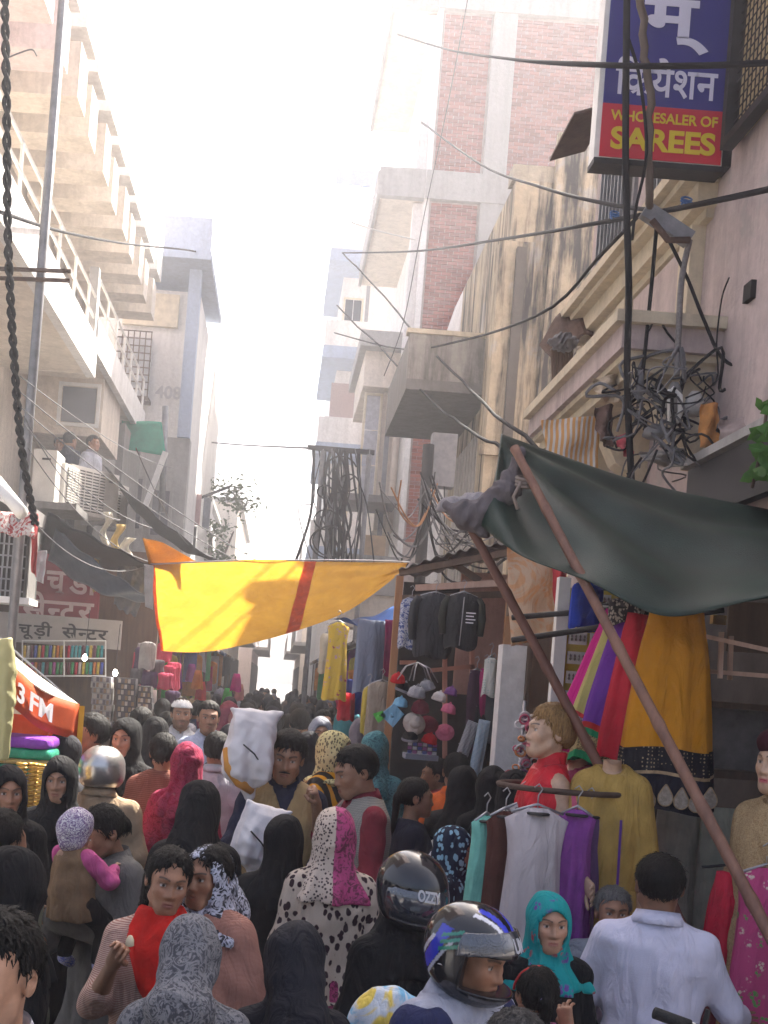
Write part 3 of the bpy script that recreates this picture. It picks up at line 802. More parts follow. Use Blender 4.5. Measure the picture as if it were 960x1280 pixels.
# ------------------------------------------------------------------ heads
def g3(V, c, s): return np.exp(-(((V - np.array(c)) / np.array(s)) ** 2).sum(1))
def head_base(kind):
    m = kind == 'man'; k = {'man': 1.0, 'woman': 0.955, 'child': 0.9}[kind]
    jaw = 0.057 if m else 0.050
    P = [ell((0, 0.014, 0.03), (0.076, 0.097, 0.086)), ell((0, -0.022, -0.03), (jaw, 0.066, 0.078)),
         rc((-0.012, -0.066, -0.098), (0.012, -0.066, -0.098), 0.020, 0.020),
         rc((0.048, -0.012, -0.062), (0.018, -0.058, -0.094), 0.020, 0.018), rc((-0.048, -0.012, -0.062), (-0.018, -0.058, -0.094), 0.020, 0.018),
         ell((0.036, -0.062, -0.022), (0.027, 0.026, 0.028)), ell((-0.036, -0.062, -0.022), (0.027, 0.026, 0.028)),
         rc((-0.044, -0.060, 0.022), (-0.012, -0.084, 0.020), 0.010, 0.011), rc((0.044, -0.060, 0.022), (0.012, -0.084, 0.020), 0.010, 0.011),
         ell((0, -0.074, -0.068), (0.027, 0.018, 0.026)),
         rc((0, 0.022, -0.06), (0, 0.038, -0.22), 0.056 if m else 0.047, 0.062 if m else 0.052)]
    hd = union(P, 0.030)
    noseP = union([rc((0, -0.088, 0.008), (0, -0.106, -0.034), 0.007, 0.0105 if m else 0.009), ell((0.012, -0.093, -0.037), (0.009, 0.011, 0.008)), ell((-0.012, -0.093, -0.037), (0.009, 0.011, 0.008))], 0.012)
    lips = union([rc((-0.021, -0.087, -0.0665), (-0.004, -0.0965, -0.0635), 0.004, 0.0060), rc((0.021, -0.087, -0.0665), (0.004, -0.0965, -0.0635), 0.004, 0.0060),
                  rc((-0.017, -0.088, -0.071), (-0.004, -0.0955, -0.0755), 0.0045, 0.0072), rc((0.017, -0.088, -0.071), (0.004, -0.0955, -0.0755), 0.0045, 0.0072)], 0.004)
    def ears(X, Y, Z):
        d = None
        for s in (-1, 1):
            e = ell((s * 0.077, 0.018, -0.004), (0.011, 0.021, 0.033))[0](X, Y, Z)
            d = e if d is None else np.minimum(d, e)
            d = np.maximum(d, -(np.sqrt((X - s * 0.088) ** 2 + (Y - 0.014) ** 2 + (Z + 0.004) ** 2) - 0.011))
        return d
    def f(X, Y, Z):
        d = hd[0](X, Y, Z)
        for s in (-1, 1):   # eye hollows
            so = np.sqrt(((X - s * 0.031) / 1.35) ** 2 + (Y + 0.099) ** 2 + ((Z - 0.002) / 0.9) ** 2) - 0.0165
            h = np.maximum(0.016 - np.abs(d + so), 0) / 0.016
            d = np.maximum(d, -so) + h * h * 0.016 * 0.25
        d = smin(d, noseP[0](X, Y, Z), 0.014)
        for s in (-1, 1):   # lids and balls
            ball = np.sqrt((X - s * 0.031) ** 2 + (Y + 0.0735) ** 2 + (Z - 0.002) ** 2) - 0.0135
            lid = np.sqrt((X - s * 0.031) ** 2 + (Y + 0.0735) ** 2 + (Z - 0.002) ** 2) - 0.0152
            lid = np.maximum(lid, 0.0046 - np.abs(Z - 0.0002))   # upper and lower lid, a slit between
            d = smin(np.minimum(d, ball), lid, 0.003)
        d = smin(d, lips[0](X, Y, Z), 0.006)
        d = np.maximum(d, -(np.sqrt((np.abs(X) * 0.11) ** 2 + ((Y + 0.101) * 0.3) ** 2 + (Z + 0.0690) ** 2) - 0.0021))
        return smin(d, ears(X, Y, Z), 0.008)
    lo = np.array([-0.09, -0.122, -0.22]); hi = np.array([0.09, 0.115, 0.12])
    V, Q = surfnet((f, lo, hi), 0.0036, 1)
    # paint masks (independent of skin tone): columns lips, brow, white, iris, socket-dark none, cheek
    Mk = {}
    Mk['lips'] = np.clip(np.where((V[:, 1] < -0.078) & (np.abs(V[:, 0]) < 0.0235), np.exp(-((V[:, 2] + 0.0695) / 0.0092) ** 4) * np.clip((0.0245 - np.abs(V[:, 0])) / 0.006, 0, 1), 0), 0, 1)
    ax = np.abs(V[:, 0]); bz = 0.0215 + 0.006 * np.sin(np.clip((ax - 0.012) / 0.038, 0, 1) * 2.4) + (0 if m else 0.002)
    Mk['brow'] = np.where((V[:, 1] < -0.045) & (ax > 0.010) & (ax < 0.052), np.exp(-((V[:, 2] - bz) / (0.0046 if m else 0.0034)) ** 4), 0)
    eye = np.sqrt((ax - 0.031) ** 2 + (V[:, 1] + 0.0735) ** 2 + (V[:, 2] - 0.002) ** 2)
    slit = np.clip((0.0052 - np.abs(V[:, 2] - 0.0002)) / 0.0015, 0, 1)
    Mk['white'] = np.where((eye < 0.0148) & (V[:, 1] < -0.07), slit, 0)
    Mk['irisx'] = V[:, 0]; Mk['irisz'] = V[:, 2]
    Mk['lash'] = np.where((eye < 0.0185) & (V[:, 1] < -0.07), np.exp(-((V[:, 2] - 0.0075) / 0.0022) ** 2), 0)
    Mk['cheek'] = np.where(V[:, 1] < -0.03, np.exp(-((ax - 0.04) / 0.02) ** 2 - ((V[:, 2] + 0.03) / 0.02) ** 2), 0)
    return V * k, Q, Mk
HEADS = {k: head_base(k) for k in ('man', 'woman', 'child')}
HK = {'man': 1.0, 'woman': 0.955, 'child': 0.9}
def head_colors(kind, skin, gaze=0.0, lip=None, beard=0.0):
    V, Q, Mk = HEADS[kind]; k = HK[kind]
    skin = np.array(skin); C = np.repeat(skin[None], len(V), 0)
    C *= (1 + 0.10 * Mk['cheek'][:, None] * np.array([1.2, 0.4, 0.3]))
    lp = np.array(lip) if lip is not None else skin * np.array([0.80, 0.52, 0.52])
    def mx(C, col, w): return C * (1 - w[:, None]) + np.array(col) * w[:, None]
    C = mx(C, lp, Mk['lips'] * 0.85)
    if beard:
        b = np.where((V[:, 2] < -0.042 * k) & (V[:, 1] < 0.01), 1, 0) * np.where((np.abs(V[:, 0]) < 0.02) & (V[:, 2] > -0.082) & (V[:, 2] < -0.06), 0.1, 1) * np.where(V[:, 2] > -0.125, 1, 0)
        C = mx(C, skin * 0.45, b * beard)
    C = mx(C, (0.015, 0.012, 0.01), Mk['brow'] * 0.85)
    C = mx(C, (0.42, 0.40, 0.38), Mk['white'])
    ix = np.abs(np.abs(V[:, 0]) - 0.031 * k) if abs(gaze) < 1e-6 else np.minimum(np.abs(V[:, 0] - 0.031 * k - gaze), np.abs(V[:, 0] + 0.031 * k - gaze))
    ir = np.clip((0.0062 - np.sqrt(ix ** 2 + (V[:, 2] - 0.001) ** 2)) / 0.0012, 0, 1) * (Mk['white'] > 0.05)
    C = mx(C, (0.018, 0.010, 0.007), ir)
    C = mx(C, (0.012, 0.009, 0.008), Mk['lash'] * 0.8)
    return C

def hair_base(style, kind):
    """hair as a raised mass over the skull with an uneven edge"""
    m = kind == 'man'; off = {'short': 0.016, 'crop': 0.010, 'full': 0.022, 'bun': 0.012, 'long': 0.013, 'tied': 0.012, 'bob': 0.02, 'wig': 0.018}[style]
    sk0 = ell((0, 0.015, 0.030), (0.0765, 0.0975, 0.0865)); sk = ell((0, 0.016, 0.030), (0.076 + off, 0.097 + off, 0.087 + off * 1.15))
    extra = []
    if style == 'bun': extra = [ell((0, 0.118, -0.012), (0.042, 0.034, 0.040))]
    if style == 'tied': extra = [ell((0, 0.112, 0.0), (0.026, 0.028, 0.026)), rc((0, 0.122, -0.01), (0.01, 0.132, -0.26), 0.026, 0.016)]
    if style == 'long': extra = [rc((-0.035, 0.085, -0.02), (-0.03, 0.10, -0.26), 0.048, 0.03), rc((0.035, 0.085, -0.02), (0.03, 0.10, -0.26), 0.048, 0.03)]
    if style == 'wig': extra = [ell((0, 0.090, -0.01), (0.055, 0.045, 0.055)), rc((0, 0.10, 0.07), (0, 0.105, 0.075), 0.035, 0.03)]
    def f(X, Y, Z):
        d = sk[0](X, Y, Z)
        front = 0.066 if style in ('short', 'crop') else (0.052 if style in ('bob', 'wig') else 0.068)
        if style == 'full': front = 0.058
        low = -0.062 if style != 'bob' else -0.09
        if style == 'crop': low = -0.05
        t = np.clip((Y + 0.045) / 0.075, 0, 1); hl = front + (low - front) * (t * t * (3 - 2 * t))
        arch = 0.018 * np.clip(1 - np.abs(X) / 0.06, 0, 1) if not m else 0.006 * np.cos(X * 60)
        if style in ('bun', 'tied', 'long'): hl = hl - np.where(Y < 0.0, 0.022 * np.clip((np.abs(X) - 0.01) / 0.05, 0, 1), 0)
        hl = hl + np.where(Y < 0, arch, 0) * (0.6 if style != 'bob' else -0.5) + 0.005 * np.sin(X * 190) * np.cos(Y * 150)
        ear = np.sqrt(((np.abs(X) - 0.085) / 0.6) ** 2 + (Y - 0.018) ** 2 + (Z + 0.008) ** 2) - 0.028
        grow_ = np.clip((Z - hl) / 0.045, 0, 1) ** 0.6
        d = sk0[0](X, Y, Z) * (1 - grow_) + d * grow_ - 0.0015
        d = np.maximum(d, (hl - Z) * 0.7)
        if style not in ('bob', 'long', 'wig'): d = np.maximum(d, -ear)
        st = np.sin(X * 210 + 40 * Z + 3 * np.sin(Y * 60)) * np.sin(Y * 170 + 30 * Z)
        amp = 0.0022 if style != 'full' else 0.0035
        if style in ('bun', 'tied', 'long'):
            d = d + 0.006 * np.exp(-(X / 0.006) ** 2) * (Y < 0.03)      # parting
        for e in extra: d = smin(d, e[0](X, Y, Z), 0.02)
        return d + amp * st
    lo = np.min([sk[1]] + [e[1] for e in extra], axis=0); hi = np.max([sk[2]] + [e[2] for e in extra], axis=0)
    V, Q = surfnet((f, lo, hi), 0.0052, 1)
    return V * HK[kind], Q
_HC = {}
def hair_mesh(style, kind):
    if (style, kind) not in _HC: _HC[style, kind] = hair_base(style, kind)
    return _HC[style, kind]

# ------------------------------------------------------------------ hands
_HAND = {}
def hand_mesh(pose, child=False):
    """wrist at the origin, fingers along +z, palm towards -y, thumb at +x; forearm runs down -z"""
    if (pose, child) in _HAND: return _HAND[pose, child]
    bend = {'relaxed': (0.28, 0.40, 0.3), 'grip': (1.15, 1.3, 0.8), 'pinch': (0.75, 0.85, 0.6), 'flat': (0.06, 0.1, 0.08)}[pose]
    P = [rc((0.0, 0, -0.24), (0, 0, -0.02), 0.042, 0.026), rc((-0.014, 0, -0.03), (-0.022, 0, 0.075), 0.019, 0.014), rc((0.012, 0, -0.03), (0.026, 0, 0.075), 0.019, 0.014), rc((0, 0, 0.0), (0.002, 0, 0.078), 0.02, 0.014)]
    palm = union(P, 0.02); fingers = []
    for k, (x, L, r_) in enumerate(((0.030, 0.070, 0.0086), (0.011, 0.079, 0.0088), (-0.008, 0.073, 0.0084), (-0.026, 0.057, 0.0074))):
        a = 0.0; p = np.array([x, 0.0, 0.078 - 0.004 * abs(k - 1)]); segs = []
        for j, fr in enumerate((0.45, 0.32, 0.23)):
            a += bend[j] * (1 + 0.10 * k) * (0.55 if pose == 'pinch' and k > 1 else 1.0)
            q = p + L * fr * np.array([0.06 * (1 - k), -math.sin(a), math.cos(a)])
            segs.append(rc(p, q, r_ * (1 - 0.06 * j), r_ * (0.93 - 0.07 * j))); p = q
        fingers.append(union(segs, 0.004))
    tb = np.array([0.026, -0.006, 0.012])
    if pose in ('grip', 'pinch'): tp = [tb, tb + (0.022, -0.018, 0.022), tb + (0.020, -0.040, 0.046), tb + (0.006, -0.052, 0.064)]
    else: tp = [tb, tb + (0.026, -0.008, 0.024), tb + (0.038, -0.014, 0.052), tb + (0.042, -0.020, 0.074)]
    fingers.append(union([rc(tp[0], tp[1], 0.014, 0.012), rc(tp[1], tp[2], 0.0115, 0.0098), rc(tp[2], tp[3], 0.0096, 0.0082)], 0.006))
    def f(X, Y, Z):
        fd = fingers[0][0](X, Y, Z)
        for q in fingers[1:]: fd = np.minimum(fd, q[0](X, Y, Z))
        return smin(palm[0](X, Y, Z), fd, 0.007)
    lo = np.min([palm[1]] + [q[1] for q in fingers], axis=0); hi = np.max([palm[2]] + [q[2] for q in fingers], axis=0)
    V, Q = surfnet((f, lo, hi), 0.0042, 1)
    _HAND[pose, child] = (V, Q); return V, Q

def frame_from(z, hint):
    z = Vector(z).normalized(); y = Vector(hint) - z * Vector(hint).dot(z)
    if y.length < 1e-4: y = Vector((1, 0, 0)) - z * z.x
    y.normalize(); x = y.cross(z)
    return np.array([list(x), list(y), list(z)]).T

# ------------------------------------------------------------------ garments (unit figure 1.70 m, facing -y)
SH = {-1: np.array([-0.164, 0.004, 1.362]), 1: np.array([0.164, 0.004, 1.362])}
ARM_DOWN = {-1: ((-0.225, 0.02, 1.12), (-0.215, -0.07, 0.88)), 1: ((0.225, 0.02, 1.12), (0.215, -0.07, 0.88))}
ARM_BENT = {-1: ((-0.23, 0.02, 1.13), (-0.10, -0.21, 1.12)), 1: ((0.23, 0.02, 1.13), (0.10, -0.21, 1.12))}
TORSO = [(0.82, 0.160, 0.112, 0.01), (0.92, 0.168, 0.118, 0.012), (1.05, 0.138, 0.098, 0.0), (1.16, 0.148, 0.108, -0.004), (1.28, 0.165, 0.112, 0.0), (1.36, 0.150, 0.095, 0.008), (1.41, 0.105, 0.075, 0.012), (1.455, 0.062, 0.058, 0.016)]
TORSO_M = [(0.82, 0.155, 0.110, 0.01), (0.92, 0.160, 0.114, 0.012), (1.05, 0.152, 0.108, 0.0), (1.16, 0.165, 0.115, -0.004), (1.28, 0.182, 0.118, 0.0), (1.36, 0.172, 0.100, 0.008), (1.41, 0.115, 0.078, 0.012), (1.455, 0.066, 0.060, 0.016)]
def arms(A, r0, r1, r2, sides=(-1, 1), cutoff=1.0, k=1.0):
    out = []
    for s in sides:
        e, w = np.array(A[s][0]), np.array(A[s][1]); sh = SH[s] * np.array([k, 1, 1]); out += [rc(sh, e, r0, r1), rc((s * 0.045, 0.018, 1.425), sh * np.array([0.92, 1, 1]) + np.array([0, 0, 0.012]), r0 * 0.62, r0 * 0.82)]
        if cutoff > 0: out.append(rc(e, e + (w - e) * cutoff, r1, r1 + (r2 - r1) * cutoff))
    return out
def grow(prof, g): return [(z, a + g, b + g, c) for z, a, b, c in prof]
def legs(r, stride=0.0, flare=0.0):
    out = []
    for s in (-1, 1):
        y = stride * s
        out += [rc((s * 0.085, 0.01, 0.86), (s * 0.092, y * 0.5 - 0.01, 0.47), 0.088 + r, 0.058 + r), rc((s * 0.092, y * 0.5 - 0.01, 0.47), (s * 0.095, y + 0.02, 0.10), 0.058 + r, 0.042 + r + flare)]
    return out
def feet(stride):
    return [rc((s * 0.095, stride * s + 0.04, 0.045), (s * 0.10, stride * s - 0.13, 0.035), 0.040, 0.032) for s in (-1, 1)]
def head_tf(hy, hp, ht):
    """head turned by hy (yaw), hp (nod, + looks down), ht (tilt) about the neck"""
    return np.array(Euler((hp, ht, hy), 'XYZ').to_matrix())
HC = np.array([0.0, -0.012, 1.585]); NECK = np.array([0, 0.025, -0.11])

class Figure:
    def __init__(s, name, label, px, py, d, yaw, kind='woman', skin=(0.30, 0.16, 0.10), A=None, head=(0, 0, 0), res=None, group=None,
                 stride=0.06, cover=0.02, gaze=0.0, beard=0.0, lip=None, lean=0.0, ztop=None, base=0.0, category='person', width=1.0):
        p = at(px, py, d)
        s.kind = kind; s.male = kind == 'man'; s.A = A or ARM_DOWN
        if not s.male: s.A = {q: tuple((v[0] * 0.86, v[1], v[2]) for v in s.A[q]) for q in s.A}
        s.head = [R(q) for q in head]; s.skin = skin; s.stride = stride
        s.d = d; s.res = res or (0.0125 if d < 4.2 else 0.016 if d < 6.5 else 0.022)
        s.k = 1.0 if s.male else 0.86
        top = 1.70 + cover - (0.0 if s.male else 0.008)
        s.scale = (p.z - base) / top; yaw = R(yaw)
        # the head is off the foot point when leaning; keep the head on the pixel
        off = Vector((0, -0.0, 0))
        s.root = root(name, (p.x, p.y, base), label, category, group, rz=yaw)
        s.root.scale = (s.scale * width, s.scale * width, s.scale); PW[s.root.name] = (0, 0, 0)
        s.lean = R(lean); s.gaze = gaze; s.beard = beard; s.lip = lip; s.hand_specs = {}
        s.HM = head_tf(*[s.head[i] for i in (0, 1, 2)]); s.body_extra = []
        if s.lean: s.root.rotation_euler = (s.lean, 0, yaw)
    def to_head(s, V): return (V - NECK) @ s.HM.T + NECK + HC
    def from_head(s, X, Y, Z):
        """coordinates of the figure as seen by the head"""
        x, y, z = X - HC[0] - NECK[0], Y - HC[1] - NECK[1], Z - HC[2] - NECK[2]; m = s.HM
        return (m[0, 0] * x + m[1, 0] * y + m[2, 0] * z + NECK[0], m[0, 1] * x + m[1, 1] * y + m[2, 1] * z + NECK[1], m[0, 2] * x + m[1, 2] * y + m[2, 2] * z + NECK[2])
    def body(s, hands=('relaxed', 'relaxed'), hint=None, mat=None, plain=False, headless=False):
        k = s.kind; parts = []; cols = []
        tor = union([loft(grow(TORSO_M if s.male else TORSO, -0.014))] + arms(s.A, 0.042, 0.036, 0.026, cutoff=0.75, k=s.k) + legs(-0.012, s.stride) + feet(s.stride), 0.03)
        V, Q = surfnet(tor, 0.024); parts.append((V, Q)); cols.append(np.repeat(np.array(s.skin)[None], len(V), 0))
        V, Q, _ = HEADS[k]
        if headless:
            kp = (V[:, 2] < -0.10) & (V[:, 1] > -0.03); ix = -np.ones(len(V), int); ix[kp] = np.arange(kp.sum()); Qk = Q[kp[Q].all(1)]; parts.append((s.to_head(V[kp]), ix[Qk])); cols.append(np.repeat(np.array(s.skin)[None], kp.sum(), 0))
        else: parts.append((s.to_head(V), Q)); cols.append(head_colors(k, s.skin, s.gaze, s.lip, s.beard) if not plain else np.repeat(np.array(s.skin)[None], len(V), 0) * 1.0)
        for i, sd in enumerate((-1, 1)):
            if hands and hands[i]:
                V, Q = hand_mesh(hands[i]); e, w = np.array(s.A[sd][0]), np.array(s.A[sd][1])
                Rm = frame_from(w - e, (hint or {}).get(sd, (-sd * 0.9, 0.2, 0.1)))
                Vm = V * (0.92 if s.male else 0.86)
                # thumb points forward: mirror for one side
                Vm = Vm * np.array([1.0 if sd < 0 else -1.0, 1, 1]); Qm = Q if sd < 0 else Q[:, ::-1]
                parts.append((Vm @ Rm.T + w, Qm)); cols.append(np.repeat(np.array(s.skin)[None] * 0.95, len(V), 0))
        V, Q = joinm(parts); C = np.concatenate(cols)
        me = mesh_of('body', V, Q, mat or vcol('skin', 0.5, 0.0), True)
        a = me.color_attributes.new('Col', 'FLOAT_COLOR', 'POINT'); a.data.foreach_set('color', np.concatenate([C, np.ones((len(C), 1))], 1).astype(np.float32).ravel())
        s.bodyo = obj('body', me, s.root); PW[s.bodyo.name] = (0, 0, 0); return s
    def wear(s, name, prim, mat, res=None, label=None, parent=None):
        V, Q = surfnet(prim, res or s.res)
        o = obj(name, mesh_of(name, V, Q, mat, True), parent or s.root); PW[o.name] = (0, 0, 0)
        if label: o['label'] = label
        return o
    def hair(s, style, col=(0.008, 0.007, 0.0065), name=None, label=None):
        V, Q = hair_mesh(style, s.kind)
        if s.d < 9: V, Q = strands(V, Q, 1100 if s.d < 5.5 else 600, len(s.root.name) * 7 + int(s.root.location.x * 100))
        return_o = obj('hair', mesh_of('hair', s.to_head(V), Q, hairmat(name or 'black_hair', col), True), s.root)
        if label: return_o['label'] = label
        return return_o
    # --- clothes
    def robe(s, mat, name='robe', sleeve=True, seed=0, amp=0.018, wide=1.0):
        w = wide
        P = [loft([(0.03, 0.30 * w, 0.26 * w, 0.02), (0.45, 0.255 * w, 0.21 * w, 0.02), (0.85, 0.215 * w, 0.165 * w, 0.015), (1.05, 0.17 * w, 0.135, 0.0), (1.25, 0.178 * w, 0.132, 0.0), (1.36, 0.160 * w, 0.110, 0.008), (1.42, 0.12, 0.085, 0.012), (1.46, 0.072, 0.066, 0.016)], 9, amp, seed)]
        if sleeve: P += arms(s.A, 0.060, 0.056, 0.054, cutoff=0.97, k=s.k)
        return s.wear(name, wrinkle(union(P, 0.05), 0.0075, seed), mat)
    def shirt(s, mat, name='shirt', bottom=0.80, sleeve=0.96, g=0.016, seed=0, collar=True, wr=0.007, r=(0.062, 0.052, 0.044), flare=0.0, cmat=None):
        T = [q for q in grow(TORSO_M if s.male else TORSO, g) if q[0] > bottom]
        T = [(bottom, 0.172 + g + flare, 0.128 + g + flare, 0.012)] + T
        P = [loft(T, 7, 0.008 + flare * 0.15, seed)] + (arms(s.A, *r, cutoff=sleeve, k=s.k) if sleeve > -1 else [])
        pr = wrinkle(union(P, 0.035), wr, seed)
        neck = lambda X, Y_, Z: np.sqrt(((X) / 0.062) ** 2 + ((Y_ + 0.02) / 0.07) ** 2 + ((Z - 1.475) / 0.05) ** 2) * 0.05 - 0.05
        o = s.wear(name, cut(pr, neck), mat)
        if collar:
            V = []; c = MB(); n = 28; ring = []
            for i in range(n + 1):
                t = 2 * math.pi * (0.02 + 0.96 * i / n) - math.pi / 2
                x, y = 0.074 * math.cos(t), 0.072 * math.sin(t) + 0.012
                z = 1.43 + 0.022 * (math.sin(t) + 1) / 2 * 1.2 - 0.03 * max(0, -math.sin(t)) ** 3
                ring.append((x, y, z))
            def fn(u, v):
                x, y, z = ring[min(n, int(round(u * n)))]
                if v <= 0.5: k = v * 2; return (x * (1.0 + 0.02 * k), y * (1.0) + 0.0, z + 0.042 * k)
                k = v * 2 - 1; return (x * (1.02 + 0.30 * k), 0.012 + (y - 0.012) * (1 + 0.30 * k), z + 0.042 - 0.048 * k)
            c.sheet(fn, n, 4, 0.003)
            me = mesh_of('collar', c.v, c.f, cmat or mat, True); co = obj('collar', me, o); PW[co.name] = (0, 0, 0)
        return o
    def trousers(s, mat, flare=0.02, name='trousers'):
        return s.wear(name, wrinkle(union([loft([(0.80, 0.165, 0.125, 0.01), (0.95, 0.165, 0.122, 0.01)])] + legs(0.022, s.stride, flare), 0.03), 0.006, 3.0), mat, max(s.res, 0.018))
    def skirt(s, mat, top=1.0, bottom=0.05, w=0.27, name='skirt', seed=1.0):
        return s.wear(name, loft([(bottom, w, w * 0.85, 0.02), (top - 0.1, 0.185, 0.14, 0.01), (top, 0.165, 0.125, 0.0)], 11, 0.02, seed), mat, max(s.res, 0.016))
    def shoes(s, mat):
        o = s.wear('shoes', union([rc((q * 0.095, s.stride * q + 0.045, 0.047), (q * 0.10, s.stride * q - 0.14, 0.038), 0.046, 0.037) for q in (-1, 1)], 0.01), mat, 0.02); return o
    def veil(s, mat, face=True, long=0.30, pinch=0.0, off=0.018, name='headscarf', seed=0, wr=0.004, band=0.0, niqab=False, back=0.0, peak=0.0, res=None, shoulders=1.0, opening=(0.060, 0.090)):
        """scarf over the head, falling to the shoulders; with an opening for the face or closed"""
        k = HK[s.kind]; c = HC[2]; sh = shoulders
        skull = ell((0, 0.014, 0.026 + peak * 0.3), ((0.077 + off) * k, (0.100 + off) * k, (0.090 + off + peak) * k))
        jaw = ell((0, -0.012, -0.045), ((0.068 + off) * k, (0.082 + off) * k, (0.088 + off * 0.5) * k))
        hd = union([skull, jaw], 0.05)
        P2 = [(c - long, 0.188 * sh, 0.150, 0.005), (c - 0.24, 0.178 * sh, 0.142, 0.006), (c - 0.19, 0.146 * sh - 0.25 * pinch, 0.124 - 0.2 * pinch, 0.008), (c - 0.15, 0.112 - 0.6 * pinch, 0.100 - 0.5 * pinch, 0.010), (c - 0.10, 0.090 - 0.8 * pinch, 0.092 - 0.5 * pinch, 0.012), (c - 0.04, 0.080, 0.090, 0.012)]
        dr = loft(P2, 7, 0.014, seed + 1.3)
        bk = rc((0, 0.10, c - 0.06), (0, 0.14, c - 0.06 - back), 0.075, 0.11) if back else None
        def f(X, Y_, Z):
            hx, hy, hz = s.from_head(X, Y_, Z)
            d = smin(hd[0](hx, hy, hz), dr[0](X, Y_, Z), 0.035)
            if bk: d = smin(d, bk[0](X, Y_, Z), 0.06)
            w = np.sin(40 * hx + 25 * hz + seed + 2.5 * np.sin(18 * hz + seed)) * np.sin(22 * hz - 20 * hy + seed)
            d = d + wr * w + wr * 1.2 * (np.abs(np.sin(16 * (hz + 0.7 * hy) + 2 * np.sin(10 * hx + seed))) - 0.6) * np.clip((0.08 - hz) / 0.1, 0, 1)
            if face:
                o = np.sqrt((hx / (opening[0] * k)) ** 2 + ((hz + 0.016) / (opening[1] * k)) ** 2 * np.where(hz > -0.016, 1.25, 1.0)) - 1
                o = o * 0.06 + np.clip(hy + 0.035, 0, 1) * 2
                d = np.maximum(d, -o)
            if niqab:
                o = np.sqrt((hx / 0.058) ** 2 + ((hz - 0.006) / 0.020) ** 2) - 1
                d = np.maximum(d, -(o * 0.02 + np.clip(hy + 0.05, 0, 1) * 2))
            return d
        rr = 0.30 * max(sh, 1)
        lo = np.array([-rr, -0.25, c - long - 0.01]); hi = np.array([rr, 0.27 + back * 0.4, c + 0.17 + peak])
        return s.wear(name, (f, lo, hi), mat, res or min(s.res, 0.0115 if s.d < 4.5 else 0.014))
    def shawl(s, mat, name='shawl', seed=0, bottom=0.85, w=1.0):
        P = [loft([(bottom, 0.225 * w, 0.18, 0.0), (1.1, 0.235 * w, 0.18, -0.005), (1.28, 0.222 * w, 0.158, 0.0), (1.37, 0.18 * w, 0.122, 0.008), (1.43, 0.14, 0.10, 0.012), (1.475, 0.085, 0.08, 0.012)], 6, 0.02, seed)] + arms(s.A, 0.07, 0.072, 0.07, cutoff=0.5, k=s.k)
        return s.wear(name, wrinkle(union(P, 0.05), 0.009, seed), mat)
    def muffler(s, mat, name='scarf', seed=0, tails=True):
        P = [loft([(1.40, 0.125, 0.11, 0.0), (1.44, 0.105, 0.10, 0.0), (1.49, 0.082, 0.088, 0.0)], 5, 0.012, seed)]
        if tails == 'drape': P += [ell((0.01, -0.115, 1.30), (0.085, 0.045, 0.15)), rc((-0.09, -0.08, 1.38), (0.0, -0.14, 1.22), 0.03, 0.04), rc((0.09, -0.08, 1.38), (0.02, -0.14, 1.2), 0.03, 0.04)]
        elif tails: P += [rc((0.07, -0.11, 1.40), (0.075, -0.155, 1.02), 0.035, 0.045), rc((-0.07, -0.11, 1.40), (-0.08, -0.155, 1.10), 0.035, 0.045)]
        pr = wrinkle(union(P, 0.03), 0.006, seed)
        hole = lambda X, Y_, Z: (np.sqrt((X / 0.058) ** 2 + ((Y_ - 0.02) / 0.062) ** 2) - 1) * 0.058 + np.clip(1.43 - Z, 0, 1)
        return s.wear(name, cut(pr, hole), mat)
def strands(V, Q, n, seed):
    """loose locks lying on the hair mass, so that its edge is not clean"""
    g = np.random.default_rng(abs(seed)); i = g.integers(0, len(V), n); P = V[i]; c = np.array([0, 0.016, 0.03]); N = (P - c) / np.linalg.norm(P - c, axis=1)[:, None]
    D = np.array([0, 0.35, -1.0]) + g.normal(0, 0.35, (n, 3)); D -= N * (D * N).sum(1)[:, None]; D /= np.linalg.norm(D, axis=1)[:, None] + 1e-9
    D = D + N * g.uniform(0.02, 0.22, (n, 1)); S = np.cross(D, N); L = g.uniform(0.014, 0.034, (n, 1)); w = g.uniform(0.0012, 0.003, (n, 1)); B = P - N * 0.001
    m = B + D * L * 0.55 + N * 0.002; t = B + D * L
    vs = np.stack([B - S * w, B + S * w, m + S * w, m - S * w, t + S * w * 0.2, t - S * w * 0.2], 1).reshape(-1, 3); k = 6 * np.arange(n)[:, None]
    q = np.concatenate([k + np.array([[0, 1, 2, 3]]), k + np.array([[3, 2, 4, 5]])])
    return joinm([(V, Q), (vs, q)])
def joinm(parts):
    V = []; Q = []; b = 0
    for v, q in parts: V.append(v); Q.append(q + b); b += len(v)
    return np.concatenate(V), np.concatenate(Q)
